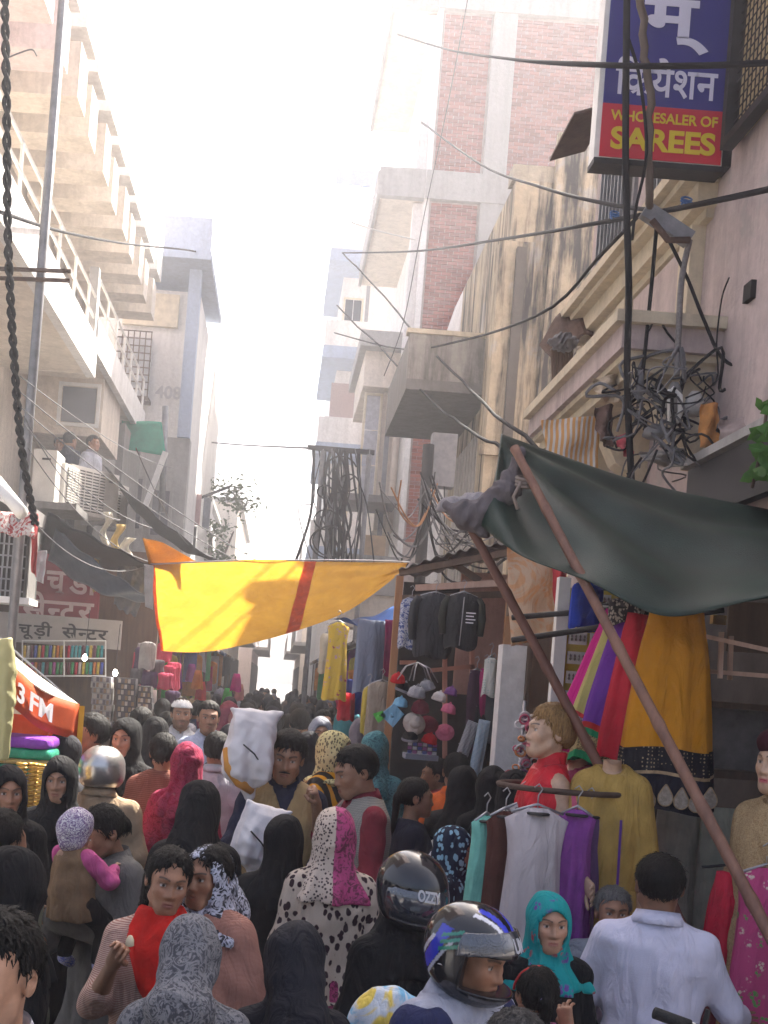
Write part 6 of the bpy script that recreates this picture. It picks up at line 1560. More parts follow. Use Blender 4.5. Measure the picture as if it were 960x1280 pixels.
b = MB(); b.beam((0.05, -0.19, 1.28), (0.07, -0.235, 0.35), 0.012, 0.004); obj('purple_piping', mesh_of('purple_piping', b.v, b.f, cloth('purple_piping', (0.10, 0.03, 0.25))), f.root)
f = mannequin('mannequin in a maroon beret and gold brocade dress at the stall edge', 982, 912, 4.6, -62, None, (0, 0, 0), 0.2, None)
f.shirt(printed('gold_brocade', 'swirl', (0.30, 0.19, 0.09), (0.46, 0.33, 0.18), scale=4), 'dress_top', bottom=0.85, sleeve=0.3, collar=False, seed=4); f.skirt(printed('gold_brocade', 'swirl', (0.30, 0.19, 0.09), (0.46, 0.33, 0.18), scale=4), w=0.24)
f.wear('beret', wrinkle(cut(union([ell((0, 0.01, 1.662), (0.105, 0.125, 0.062)), ell((0, 0.03, 1.63), (0.09, 0.105, 0.07))], 0.03), lambda X, Y_, Z: np.maximum(Z - (1.615 + 0.1 * np.clip(-Y_ - 0.02, 0, 1)), Y_ - 0.02)), 0.003, 1), cloth('maroon_felt', (0.045, 0.008, 0.014)), 0.008)

# ------------------------------------------------------------------ round kurta rack
rk = root('garment_rack', tuple(Vector((at(720, 992, 4.75).x, 4.95, 0))), 'round iron garment rack holding kurtas in front of the red mannequin', 'rack')
pr = at(722, 992, 4.75); zr_ = pr.z
b = MB(); b.tube([(pr.x + 0.27 * math.cos(t), 4.97 + 0.20 * math.sin(t), zr_) for t in np.linspace(0, 2 * math.pi, 33)], 0.012, 8, False); b.build('ring', mRust, rk, smooth=True)
b = MB(); b.tube([(pr.x, 4.97, 0.02), (pr.x, 4.97, zr_)], 0.018, 8); b.build('post', mRust, rk, smooth=True)
for t in (0.5, 2.1, 3.7, 5.2):
    b = MB(); b.tube([(pr.x, 4.97, zr_ - 0.01), (pr.x + 0.26 * math.cos(t), 4.97 + 0.19 * math.sin(t), zr_)], 0.008, 6); b.build('spoke', mRust, rk)
b = MB(); b.lathe((pr.x, 4.97, 0.0), [(0.2, 0.004), (0.2, 0.03), (0.02, 0.05)], 16); b.build('foot', mRust, rk)
for (px, py, d, w, h, m, lab, rz, dp) in (
    (672, 1010, 4.72, 0.26, 0.74, cloth('pale_grey_pink_linen', (0.50, 0.44, 0.44), 0.85, 0.06), 'pale greyish pink sleeveless kurta facing out on the round rack', 0.05, 0.06),
    (632, 1014, 4.80, 0.17, 0.66, cloth('chocolate_brown_crepe', (0.085, 0.03, 0.022)), 'chocolate brown sleeveless kurta with a tan edge on the round rack', 0.35, 0.05),
    (608, 1020, 4.88, 0.14, 0.44, cloth('mint_green_crepe', (0.20, 0.52, 0.42)), 'mint green kurta at the outer end of the round rack', 0.5, 0.05),
    (722, 1012, 4.74, 0.15, 0.55, cloth('orchid_purple_crepe', (0.24, 0.055, 0.28)), 'orchid purple kurta between grey-pink and violet ones', -0.4, 0.05),
    (738, 1014, 4.85, 0.12, 0.50, cloth('dull_violet_crepe', (0.12, 0.06, 0.16)), 'dull violet kurta tucked behind the purple one', -0.6, 0.04),
    (655, 1005, 5.05, 0.2, 0.6, printed('white_black_dots', 'dots', (0.55, 0.52, 0.5), (0.02, 0.02, 0.02), scale=0.8), 'white kurta with black dots behind the grey-pink one', 0.2, 0.05)):
    ro = hang('hanging_kurta', lab, 'kurta', at(px, py, d), w, h, m, 'kurta', dp, rz, 8, 0.016, px * 0.07, 'kurtas on the round rack')
    b = MB(); b.lathe((0, -dp * 0.2, -0.025), [(0.045, 0), (0.047, 0.006), (0.04, 0.010)], 14); obj('neck_edge', mesh_of('neck_edge', b.v, b.f, mBlackIron, True), ro)

# ------------------------------------------------------------------ earring board, banner, posts
eb = root('earring_display', tuple(at(735, 890, 6.0)), 'yellow display board with rows of earring cards by the coloured skirts', 'display')
p0, p1 = at(712, 735, 6.0), at(760, 890, 6.0)
part('board', M('yellow_board', (0.52, 0.38, 0.06), 0.7, 0.15), eb, (p0.x, p1.x + 0.05, 6.0, 6.02, p1.z, p0.z))
for r_ in range(6):
    for c in range(2):
        x0 = p0.x + 0.012 + c * 0.105; z0 = p1.z + 0.03 + r_ * 0.098
        cd = part('earring_card', M('white_card', (0.62, 0.60, 0.55), 0.6), eb, (x0, x0 + 0.09, 5.985, 5.99, z0, z0 + 0.062))
        for k in range(4):
            b = MB(); b.lathe((x0 + 0.014 + 0.021 * k, 5.98, z0 + 0.032), [(0.001, -0.016), (0.007, -0.008), (0.003, 0.0), (0.006, 0.008), (0.001, 0.018)], 7); b.build('earring', M('dark_silver', (0.16, 0.13, 0.11), 0.35, 0.2, 9, 0, metal=0.7), cd, smooth=True)
part('edge', mFrameW, eb, (p0.x - 0.06, p0.x - 0.002, 5.97, 6.03, p1.z - 0.3, p0.z + 0.05))
def banner(pts, d, m, label, name='banner', amp=0.02, stripes=None):
    P4 = [at(x, y, d) for x, y in pts]      # tl, tr, br, bl
    b = MB(); b.sheet(lambda u, v: P4[0].lerp(P4[1], u).lerp(P4[3].lerp(P4[2], u), v) + Vector((0, amp * math.sin(7 * u + 4 * v) + amp * 0.5 * math.sin(13 * v), 0)), 14, 18, 0.003)
    return b.build(name, m, smooth=True, label=label, cat='banner')
bp = banner(((634, 676), (706, 690), (702, 792), (638, 808)), 6.6, printed('faded_peach_print', 'swirl', (0.74, 0.48, 0.28), (0.74, 0.60, 0.46), scale=0.3, trans=0.45), 'faded peach printed banner hanging behind the two bamboo poles')
banner(((690, 690), (712, 688), (704, 760), (694, 772)), 6.55, cloth('faded_red_cloth', (0.45, 0.05, 0.06)), 'narrow faded red cloth strip at the side of the peach banner')
banner(((676, 525), (752, 520), (745, 600), (690, 590)), 7.6, printed('orange_white_stripe_cloth', 'stripe_x', (0.58, 0.55, 0.52), (0.62, 0.33, 0.12), scale=1.2), 'cream cloth with an orange stripe draped above the green tarpaulin', 'draped_cloth')
po = root('stall_post', tuple(Vector((at(634, 900, 7.2).x, 7.2, 0))), 'white plastered stall post beside the peach banner', 'post')
x0, x1 = at(620, 900, 7.2).x, at(650, 900, 7.2).x
part('shaft', mWhiteWall, po, (x0, x1, 7.15, 7.3, 0, at(634, 806, 7.2).z)); part('batten', mWoodDark, po, (x1 + 0.002, x1 + 0.03, 7.12, 7.3, 0, at(634, 790, 7.2).z))
cp = root('shop_door_panel', tuple(Vector((at(680, 900, 7.3).x, 7.4, 0))), 'brown wooden shop panel behind the red halter mannequin', 'panel')
part('board', wood('brown_panel', (0.20, 0.12, 0.08), (0.28, 0.18, 0.12)), cp, (x1 + 0.035, 2.42, 7.38, 7.42, 0.0, 2.55))
part('lintel', mWoodDark, cp, (x1 - 0.1, 2.42, 7.30, 7.379, 2.5, 2.58))
# door frame strip right of panel
part('white_strip', mWhiteWall, cp, (at(722, 850, 6.6).x, at(735, 850, 6.6).x, 6.6, 6.66, 0.0, 2.6))
# ------------------------------------------------------------------ trinkets, caps, jackets (stall with the tin roof)
ts = root('tin_roof_stall', (1.45, 8.6, 0), 'rickety wooden stall with a corrugated tin roof hung with jackets', 'stall')
ra, rb, rc_, rd = at(498, 712, 8.6), at(640, 678, 8.2), at(690, 690, 9.6), at(520, 722, 10.2)
def tin(u, v):
    p = ra.lerp(rb, u).lerp(rd.lerp(rc_, u), v); return p + Vector((0, 0, 0.012 * math.sin(u * 60) + 0.03 * math.sin(3 * u)))
b = MB(); b.sheet(tin, 90, 6, 0.004); b.build('roof', mTin, ts, smooth=True)
for a, c in (((500, 716, 8.65), (640, 690, 8.25)), ((520, 735, 8.6), (645, 728, 8.3)), ((498, 748, 9.0), (650, 742, 8.6)), ((560, 700, 8.5), (600, 726, 8.5))):
    q = MB(); q.beam(at(*a), at(*c), 0.035, 0.045); q.build('rafter', mWoodPink if a[1] == 735 else mWoodDark, ts)
for (px, d) in ((500, 8.7), (640, 8.2)):
    q = at(px, 720, d); b = MB(); b.beam((q.x, q.y, 0), (q.x, q.y, q.z), 0.05); b.build('post', wood('orange_wood', (0.30, 0.14, 0.06), (0.42, 0.22, 0.10)), ts)
for a, c in (((556, 822, 8.9), (556, 960, 8.9)), ((500, 828, 8.9), (520, 828, 8.9)), ((538, 838, 8.85), (602, 832, 8.85)), ((590, 812, 8.85), (590, 850, 8.85))):
    q = MB(); q.beam(at(*a), at(*c), 0.05, 0.03); q.build('slat', wood('salmon_wood', (0.36, 0.16, 0.12), (0.46, 0.23, 0.17)), ts)
pw = at(590, 760, 9.3); part('salmon_board', plaster('salmon_paint', (0.46, 0.27, 0.22), amount=0.4), ts, (pw.x - 0.1, pw.x + 0.5, 9.3, 9.33, 2.0, 2.95))
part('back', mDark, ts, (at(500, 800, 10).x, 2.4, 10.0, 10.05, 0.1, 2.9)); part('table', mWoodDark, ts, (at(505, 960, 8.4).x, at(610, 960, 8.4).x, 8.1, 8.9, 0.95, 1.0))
for k in range(3):
    xx = at(512 + 45 * k, 960, 8.4).x; part('table_leg', mWoodDark, ts, (xx, xx + 0.05, 8.2, 8.25, 0, 0.949))
blkj = cloth('black_nylon', (0.016, 0.017, 0.020), 0.6, fold=0.4); gryj = cloth('charcoal_nylon', (0.030, 0.032, 0.038), 0.65, fold=0.4)
r1 = hang('hanging_jacket', 'charcoal padded child jacket hung from the stall roof', 'jacket', at(545, 742, 8.3), 0.27, 0.44, gryj, 'jacket', 0.07, 0.15, 6, 0.012, 1, 'jackets hung from the tin roof', sleeves=gryj)
r2 = hang('hanging_jacket', 'black child jacket with white print and an open silver zip', 'jacket', at(580, 742, 8.2), 0.23, 0.38, blkj, 'jacket', 0.07, -0.1, 6, 0.012, 2, 'jackets hung from the tin roof', sleeves=cloth('dark_olive_nylon', (0.035, 0.038, 0.030), 0.6))
b = MB(); b.tube([(0.0, -0.085, -0.03), (-0.005, -0.095, -0.2), (-0.01, -0.09, -0.36)], 0.004, 5); obj('zip', mesh_of('zip', b.v, b.f, mWire, True), r2)
for k in range(4):
    b = MB(); b.box(0.02, 0.085 - 0.012 * (k % 2), -0.092, -0.088, -0.14 - 0.022 * k, -0.132 - 0.022 * k); obj('white_print', mesh_of('white_print', b.v, b.f, mWhiteLet), r2)
hang('hanging_jacket', 'blue and white camouflage child top behind the charcoal jacket', 'jacket', at(515, 748, 8.6), 0.17, 0.36, printed('blue_white_camouflage', 'swirl', (0.04, 0.07, 0.22), (0.50, 0.52, 0.58), scale=1.5), 'jacket', 0.05, 0.3, 5, 0.01, 3, 'jackets hung from the tin roof')
for (px, py, w, h, c, lab, sh) in ((596, 838, 0.12, 0.55, (0.05, 0.02, 0.04), 'dark plum trousers hung below the jackets', 'trousers'), (608, 836, 0.10, 0.45, (0.30, 0.015, 0.10), 'wine pink leggings hung beside dark plum trousers', 'trousers'), (617, 834, 0.13, 0.52, (0.07, 0.08, 0.09), 'slate grey trousers hung against the white post', 'trousers'), (606, 880, 0.16, 0.55, (0.012, 0.012, 0.016), 'black trousers low under the slate grey ones', 'trousers'), (575, 945, 0.10, 0.22, (0.55, 0.02, 0.02), 'bright red cloth hung near the table of caps', 'sheet')):
    hang('hanging_trousers' if sh == 'trousers' else 'hanging_cloth', lab, 'trousers' if sh == 'trousers' else 'cloth', at(px, py, 8.0), w, h, cloth('hung_%d_%d' % (px, py), c), sh, 0.035, 0.4, 4, 0.008, px, 'trousers hung below the jackets' if sh == 'trousers' else None)
hang('printed_top', 'white and mint patterned top above the striped scarves', 'top', at(614, 822, 7.8), 0.10, 0.25, printed('white_mint_print', 'dots', (0.55, 0.55, 0.5), (0.2, 0.35, 0.3), scale=1), 'kurta', 0.04, 0.5, 4, 0.008, 3)
for (px, py, ang, a_, b_, lab) in ((592, 902, 0.28, (0.03, 0.03, 0.035), (0.6, 0.6, 0.62), 'black and white striped scarf hung slanting beside the white post'), (606, 900, 0.12, (0.10, 0.28, 0.42), (0.62, 0.64, 0.66), 'blue and white striped scarf hung slanting beside the white post')):
    hang('striped_scarf', lab, 'scarf', at(px, py, 7.7), 0.085, 0.36, printed('striped_%d' % px, 'stripe_z', a_, b_, scale=5), 'sheet', 0.02, 0.2, 3, 0.006, px, 'striped scarves', tilt=ang, hanger=False)
# caps and bags on a hoop
def cap(kind, p, r, m, label, rot=(0, 0, 0), m2=None):
    ro = root({'knit': 'knitted_cap', 'brim': 'brimmed_hat', 'sq': 'felt_cap'}[kind], tuple(p), label, 'cap', 'caps and hats hung in a bunch'); ro.rotation_euler = rot; PW[ro.name] = (0, 0, 0)
    b = MB()
    if kind == 'knit':
        b.lathe((0, 0, 0), [(r, 0), (r * 1.02, r * 0.3), (r * 0.9, r * 0.8), (r * 0.5, r * 1.15), (0.002, r * 1.25)], 16); obj('crown', mesh_of('crown', b.v, b.f, m, True), ro)
        b = MB(); b.lathe((0, 0, r * 1.25), [(0.002, -r * .2), (r * 0.22, 0), (0.002, r * .25)], 10); obj('bobble', mesh_of('bobble', b.v, b.f, m2 or m, True), ro)
        b = MB(); b.lathe((0, 0, -0.005), [(r * 1.0, 0), (r * 1.1, r * .1), (r * 1.08, r * 0.32), (r, r * 0.36)], 16); obj('cuff', mesh_of('cuff', b.v, b.f, m2 or m, True), ro)
    elif kind == 'brim':
        b.lathe((0, 0, 0), [(r * 0.7, 0), (r * 0.68, r * 0.5), (r * 0.5, r * 0.7), (0.002, r * 0.74)], 18); obj('crown', mesh_of('crown', b.v, b.f, m, True), ro)
        b = MB(); b.lathe((0, 0, 0), [(r * 0.69, 0.004), (r * 1.25, -0.008), (r * 1.25, -0.003), (r * 0.7, 0.012)], 20); obj('brim', mesh_of('brim', b.v, b.f, m2 or m, True), ro)
    else:
        b.prism([(0, 0, r), (r, 0, 0.02), (0.02, 0, -r), (-r, 0, -0.01)], (0, r * 0.35, 0)); obj('crown', mesh_of('crown', b.v, b.f, m), ro)
        b = MB(); b.lathe((0, -0.004, 0), [(0.001, 0), (r * 0.2, 0.001), (r * 0.15, 0.006)], 10, 'y'); obj('badge', mesh_of('badge', b.v, b.f, m2 or m, True), ro)
    return ro
cc = {'sky': cloth('sky_blue_felt', (0.20, 0.42, 0.58)), 'cream': cloth('cream_felt', (0.50, 0.45, 0.40)), 'red': cloth('cap_red', (0.42, 0.015, 0.02)), 'wine': cloth('cap_wine', (0.14, 0.012, 0.03)), 'blk': blk, 'gry': cloth('cap_grey', (0.22, 0.22, 0.24)), 'lime': cloth('cap_lime', (0.10, 0.50, 0.08)), 'strp': printed('cap_stripes', 'stripe_z', (0.02, 0.02, 0.025), (0.55, 0.55, 0.58), scale=9), 'pink': cloth('cap_pink', (0.5, 0.12, 0.2)), 'wht': cloth('cap_white', (0.6, 0.58, 0.58)), 'prp': cloth('cap_purple', (0.15, 0.05, 0.18))}
caps = [('sq', 490, 894, 0.075, 'sky', 'sky blue diamond-shaped felt cap in the bunch of hats', (0, 0.1, 0)), ('brim', 518, 904, 0.060, 'cream', 'cream round brimmed hat turned to us in the bunch of hats', (1.2, 0, 0.2)), ('knit', 497, 852, 0.045, 'red', 'red knitted cap at the top of the hat bunch', (0.2, 0, 0)),
        ('knit', 503, 864, 0.050, 'blk', 'black knitted cap with grey bobble below the red one', (0.1, 0.3, 0)), ('knit', 520, 870, 0.055, 'strp', 'black and white striped bobble cap', (0.2, 0.1, 0)), ('knit', 534, 862, 0.050, 'gry', 'grey bobble cap at the back of the hat bunch', (0.1, -0.3, 0)), ('knit', 525, 888, 0.055, 'wine', 'wine red knitted cap beneath the striped cap', (0.4, 0, 0)),
        ('brim', 536, 905, 0.052, 'wine', 'dark wine brimmed hat by the cream hat', (1.0, 0.2, 0)), ('sq', 474, 895, 0.040, 'lime', 'small lime green felt triangle cap beside the sky blue one', (0, 0.5, 0)), ('knit', 512, 925, 0.050, 'blk', 'black knitted cap beneath the cream hat', (0.2, 0, 0)), ('knit', 536, 928, 0.048, 'red', 'crimson cap hanging low in the hat bunch', (0.1, 0.2, 0)),
        ('knit', 548, 875, 0.045, 'wht', 'white fluffy cap at the side of the striped cap', (0.1, 0.2, 0)), ('knit', 560, 890, 0.045, 'pink', 'pink knitted cap near the salmon slats', (0.1, 0.2, 0)), ('knit', 563, 868, 0.040, 'prp', 'purple cap hung above the pink one', (0, 0.2, 0)), ('knit', 500, 882, 0.045, 'sky', 'pale blue knitted cap behind the diamond cap', (0.1, 0.1, 0)), ('brim', 556, 915, 0.05, 'pink', 'pink brimmed hat low beside the red cloth', (1.0, -0.2, 0))]
hoop = root('cap_hanger', tuple(at(525, 830, 7.7)), 'wire hoop hanger fanning out above the bunch of caps', 'hanger')
for k in range(7):
    b = MB(); p = at(522, 828, 7.7); t = 2 * math.pi * k / 7; b.tube([p, p + Vector((0.08 * math.cos(t), 0.08 * math.sin(t), -0.03)), p + Vector((0.14 * math.cos(t), 0.12 * math.sin(t), -0.12))], 0.004, 5); b.build('wire', mWire, hoop, smooth=True)
for k, (kd, x, y, r_, c, lab, rt) in enumerate(caps): cap(kd, at(x, y, 7.6 + 0.05 * (k % 4)), r_, cc[c], lab, rt, cc['gry'] if c in ('blk', 'strp') else None)
# boxes of hair goods on the table
tr = root('trinket_box', tuple(at(524, 945, 7.9)), 'clear plastic box of blue hair clips on the cap table', 'box')
p0, p1 = at(508, 930, 7.9), at(548, 948, 7.9)
part('tray', M('clear_blue_plastic', (0.30, 0.33, 0.42), 0.2, 0.2), tr, (p0.x, p1.x, 7.9, 8.1, p1.z - 0.02, p1.z + 0.015))
for k in range(6):
    for j in range(3): part('hair_clip', M(('clip_blue', 'clip_violet', 'clip_white')[(k + j) % 3], ((0.05, 0.08, 0.35), (0.3, 0.08, 0.3), (0.6, 0.6, 0.65))[(k + j) % 3], 0.4), tr, (p0.x + 0.01 + 0.033 * k, p0.x + 0.036 + 0.033 * k, 7.89, 7.90, p1.z + 0.02 + 0.026 * j, p1.z + 0.04 + 0.026 * j))
# hair bands and beads by the white post
jw = root('trinket_stand', tuple(at(655, 985, 6.8)), 'wire stand thick with pink and white hair bands by the white post', 'stand')
q = random.Random(4); cols = [(0.6, 0.12, 0.2), (0.6, 0.55, 0.55), (0.55, 0.2, 0.06), (0.15, 0.05, 0.12), (0.45, 0.05, 0.08), (0.5, 0.35, 0.4)]
b = MB(); p = at(655, 920, 6.8); b.tube([(p.x, 6.85, 0.0), (p.x, 6.85, p.z + 0.2)], 0.012, 6); b.build('pole', mWire, jw, smooth=True)
for k in range(46):
    x = q.gauss(656, 9); y = 895 + 95 * q.random(); pp = at(x, y, 6.75 + q.uniform(-0.06, 0.06)); r_ = q.uniform(0.014, 0.03); tl = q.uniform(-0.8, 0.8); b = MB()
    b.tube([(pp.x + r_ * math.cos(t), pp.y + r_ * math.sin(t) * math.sin(tl), pp.z + r_ * math.sin(t) * math.cos(tl)) for t in np.linspace(0, 2 * math.pi, 11)], q.uniform(0.004, 0.009), 6, False); c = q.choice(cols); b.build('hair_band', M('band_%d' % cols.index(c), c, 0.6), jw, smooth=True)
# ------------------------------------------------------------------ stalls further down on the right
b = MB(); P4 = [at(408, 775, 12.5), at(496, 758, 10.5), at(496, 784, 9.8), at(430, 772, 11.0)]
b.sheet(lambda u, v: P4[0].lerp(P4[1], u).lerp(P4[3].lerp(P4[2], u), v) + Vector((0, 0, -0.05 * math.sin(math.pi * u) + 0.012 * math.sin(15 * u))), 20, 8, 0.003)
b.build('blue_tarpaulin', M('blue_tarpaulin', (0.03, 0.13, 0.42), 0.5, 0.2, 6, 0.2, trans=0.35), smooth=True, label='small bright blue tarpaulin over the hanging dresses', cat='tarpaulin')
G = [(424, 778, 9.6, 0.19, 0.62, printed('yellow_red_flower_print', 'floral', (0.62, 0.42, 0.05), (0.35, 0.03, 0.08), (0.5, 0.3, 0.3), scale=0.9), 'yellow dress with a dark red flowered lower half', 'kurta'), (465, 775, 9.4, 0.24, 0.58, printed('slate_blue_zigzag', 'stripe_z', (0.13, 0.16, 0.24), (0.22, 0.25, 0.32), scale=6), 'long slate blue ribbed shawl hung from the blue tarpaulin', 'sheet'),
     (488, 775, 9.7, 0.10, 0.45, cloth('deep_wine_cloth', (0.18, 0.015, 0.07)), 'deep wine cloth hung beside the slate blue shawl', 'sheet'), (452, 850, 9.8, 0.26, 0.28, cloth('cobalt_cloth', (0.02, 0.035, 0.22)), 'cobalt blue cloth hung under the slate blue shawl', 'sheet'), (434, 866, 9.7, 0.14, 0.22, cloth('blood_red_cloth', (0.42, 0.012, 0.03)), 'blood red cloth hung under the yellow dress', 'sheet'),
     (478, 852, 8.8, 0.22, 0.42, cloth('stone_beige_jacket', (0.28, 0.24, 0.19)), 'stone beige jacket with one mustard sleeve near the caps', 'jacket'), (462, 858, 8.9, 0.10, 0.36, cloth('mustard_cloth', (0.42, 0.33, 0.06)), 'mustard yellow jacket behind the stone beige one', 'jacket'), (409, 792, 10.6, 0.12, 0.35, cloth('buff_cloth', (0.45, 0.40, 0.30)), 'buff scarf hung left of the yellow dress', 'scarf')]
for k, (x, y, d, w, h, m, lab, sh) in enumerate(G): hang('hanging_garment', lab, 'garment', at(x, y, d), w, h, m, sh, 0.05, 0.25, 5, 0.012, k * 1.7, 'clothes hung under the blue tarpaulin', hanger=sh != 'sheet')
q = random.Random(11); FC = [((0.55, 0.03, 0.12), 'rose'), ((0.55, 0.22, 0.04), 'orange'), ((0.05, 0.35, 0.10), 'green'), ((0.5, 0.42, 0.08), 'yellow'), ((0.08, 0.10, 0.35), 'blue'), ((0.45, 0.42, 0.42), 'white'), ((0.25, 0.05, 0.3), 'purple'), ((0.10, 0.09, 0.09), 'charcoal')]
for side in (1, -1):
    for k in range(15):
        d = (12.5 if side > 0 else 16.0) + k * 1.25 + q.uniform(-0.3, 0.3); c, cn = q.choice(FC); x = (1.15 + 0.15 * q.random()) * side - (0.35 if side < 0 else 0)
        o = hang('distant_garment', '%s garment hung out on the %s stalls far down the lane' % (cn, 'sunny' if side < 0 else 'shaded'), 'garment', Vector((x, d, 2.45 + q.uniform(-0.3, 0.15))), 0.42, q.uniform(0.5, 0.9), cloth('far_garment_' + cn, c, trans=0.25), q.choice(['kurta', 'sheet', 'jacket']), 0.05, q.uniform(-0.6, 0.6), 4, 0.01, k, 'garments on the far stalls', hanger=False)
for side in (1, -1):
    for k in range(7):
        d = (13.0 if side > 0 else 15.5) + k * 3.4; xs = 1.1 if side > 0 else -1.5
        o = root('far_stall', ((xs + 0.9 * side), d, 0), '%s awning stall, number %d from the yellow cloth on its side' % ('grey', k + 1) if False else ['rusty tin', 'grey canvas', 'patched plastic', 'sooty tin', 'blue-grey canvas', 'brown sacking', 'pale canvas'][k] + ' awning stall on the ' + ('shaded' if side > 0 else 'sunny') + ' side far down the lane', 'stall')
        m = [mTin, cloth('far_canvas', (0.2, 0.2, 0.2)), M('patched_plastic', (0.3, 0.32, 0.36), 0.5), mRust, cloth('far_blue_canvas', (0.12, 0.16, 0.24)), cloth('far_sacking', (0.2, 0.14, 0.09)), cloth('far_pale_canvas', (0.42, 0.4, 0.36))][k]
        b = MB(); b.sheet(lambda u, v: (xs - 0.15 * side + 1.5 * u * side, d + 2.9 * v, 2.55 + 0.45 * u + 0.04 * math.sin(9 * v) + 0.05 * math.sin(5 * u)), 10, 14, 0.012 * side); b.build('awning', m, o, smooth=True)
        for yy in (0.1, 2.7): b = MB(); b.tube([(xs, d + yy, 0), (xs, d + yy, 2.55)], 0.025, 6); b.build('post', mWoodDark, o)
        b = MB(); xa, xb = sorted((xs + 0.25 * side, xs + 1.3 * side)); b.box(xa, xb, d + 0.2, d + 2.6, 0.1, 0.85); b.build('counter', mWoodDark, o)
        b = MB(); xa, xb = sorted((xs + 1.35 * side, xs + 1.4 * side)); b.box(xa, xb, d + 0.1, d + 2.8, 0.1, 2.85); b.build('back', M('far_back', (0.05, 0.045, 0.045), 0.9), o)

# ------------------------------------------------------------------ saree sign
sg = root('shop_sign', tuple(at(825, 205, 7.1)), 'blue and red shop sign in Hindi and English advertising sarees', 'sign')
L_, R_ = at(744, 200, 7.1), at(903, 207, 7.1); zb_ = L_.z + 0.03; x0, x1 = L_.x + 0.022, R_.x - 0.01; zt = zb_ + 2.05; zm = zb_ + 0.315
part('box', mFrameW, sg, (x0 - 0.03, x1 + 0.01, 7.115, 7.24, zb_ - 0.01, zt))
part('red_panel', M('sign_red', (0.55, 0.025, 0.05), 0.35, 0.05, 5, 0), sg, (x0, x1, 7.105, 7.113, zb_, zm)); part('blue_panel', M('sign_blue', (0.035, 0.035, 0.22), 0.35, 0.05, 5, 0), sg, (x0, x1, 7.105, 7.113, zm, zt))
part('edge', mBlackIron, sg, (x0 - 0.03, x1 + 0.02, 7.10, 7.25, zb_ - 0.045, zb_ - 0.011)); part('side', mBlackIron, sg, (x1 + 0.012, x1 + 0.06, 7.10, 7.25, zb_ - 0.01, zt))
mYel = M('sign_yellow', (0.66, 0.50, 0.03), 0.4, 0.05, 5, 0); mLil = M('sign_white', (0.66, 0.65, 0.80), 0.4, 0.05, 5, 0); W_ = x1 - x0
b = MB(); place_text(b, 'SAREES', 0.2, x0 + 0.06, 7.100, zb_ + 0.045, width=W_ * 0.86, bold=0.007, height=0.135); b.build('lettering', mYel, sg)
b = MB(); place_text(b, 'WHOLESALER OF', 0.1, x0 + 0.05, 7.100, zb_ + 0.215, width=W_ * 0.88, bold=0.002, height=0.062); b.build('lettering', mYel, sg)
b = MB(); place_text(b, '\u093f\u0915\u092f\u0947\u0936\u0928', 0.25, x0 + 0.06, 7.100, zm + 0.055, width=W_ * 0.84, bold=0.003, height=0.23)
xk = x0 + 0.06 + W_ * 0.84 * 0.25; b.prism([(xk, 7.100, zm + 0.10), (xk + 0.02, 7.100, zm + 0.112), (xk - 0.04, 7.100, zm + 0.065), (xk - 0.055, 7.100, zm + 0.078)], (0, 0.002, 0)); b.build('lettering', mLil, sg)
b = MB(); place_text(b, '\u092e\u094d', 0.4, x0 + 0.20, 7.100, zm + 0.32, width=W_ * 0.55, bold=0.012, height=0.32); b.build('lettering', mLil, sg)
b = MB(); place_text(b, '\u0938', 0.4, x0 + 0.16, 7.100, zm + 0.70, width=W_ * 0.62, bold=0.012, height=0.30); b.build('lettering', mLil, sg)
b = MB(); p = at(722, 150, 8.0); b.prism([(p.x - 0.05, 7.9, p.z), (p.x + 0.2, 7.9, p.z + 0.09), (p.x + 0.2, 7.9, p.z + 0.07), (p.x - 0.05, 7.9, p.z - 0.02)], (0, 0.7, 0)); b.build('sun_shade', mRust, label='small dark sloping tin shade left of the saree sign', cat='sunshade')
# ------------------------------------------------------------------ yellow cloth across the lane
T_ = [at(188, 706, 11.0), at(280, 702, 11.0), at(370, 701, 11.0), at(440, 701, 11.2), at(512, 703, 11.4)]
B_ = [at(201, 812, 12.2), at(262, 812, 12.2), at(345, 795, 12.0), at(430, 765, 11.8), at(492, 722, 11.6)]
def yel(u, v):
    a, c = smoothl(T_, u), smoothl(B_, u); p = a.lerp(c, v)
    p.z -= 0.02 * math.sin(math.pi * u) * v
    return p + Vector((0, -0.10 * math.sin(math.pi * v) * (1 - 0.4 * u) + 0.035 * math.sin(9 * v + 14 * u * (1 - 0.5 * v)) + 0.022 * math.sin(26 * u + 7 * v) + 0.012 * math.sin(11 * u - 31 * v), 0.012 * math.sin(17 * v + 6 * u)))
def ymat():
    m, n, l, p = _new('yellow_sheet'); co = _coord(n, l); ns = _noise(n, l, 5, 5, 0.65, vec=co)
    c = _ramp(n, l, ns.outputs[0], [(0.3, (0.46, 0.235, 0.02)), (0.7, (0.60, 0.33, 0.035))]).outputs[0]
    l.new(c, p.inputs['Base Color']); p.inputs['Roughness'].default_value = 0.8; _foldbump(n, l, p, co, 0.3); _translucent(m, n, l, p, c, 0.5); return m
mY = ymat(); yc = root('yellow_cloth', tuple(at(345, 760, 11.6)), 'big yellow cloth awning with an orange stripe strung across the lane', 'awning')
b = MB(); b.sheet(yel, 60, 26); b.build('sheet', mY, yc, smooth=True)
mOr = cloth('orange_stripe_cloth', (0.62, 0.10, 0.015), trans=0.5)
def sub(u0, u1, off): return lambda u, v: yel(u0 + (u1 - u0) * u, v) + Vector((0, -off, 0))
b = MB(); b.sheet(sub(0.535, 0.585, 0.006), 4, 26); b.build('stripe', mOr, yc, smooth=True)
b = MB(); b.sheet(sub(-0.0, 0.022, 0.008), 3, 26); b.build('hem', mOr, yc, smooth=True)
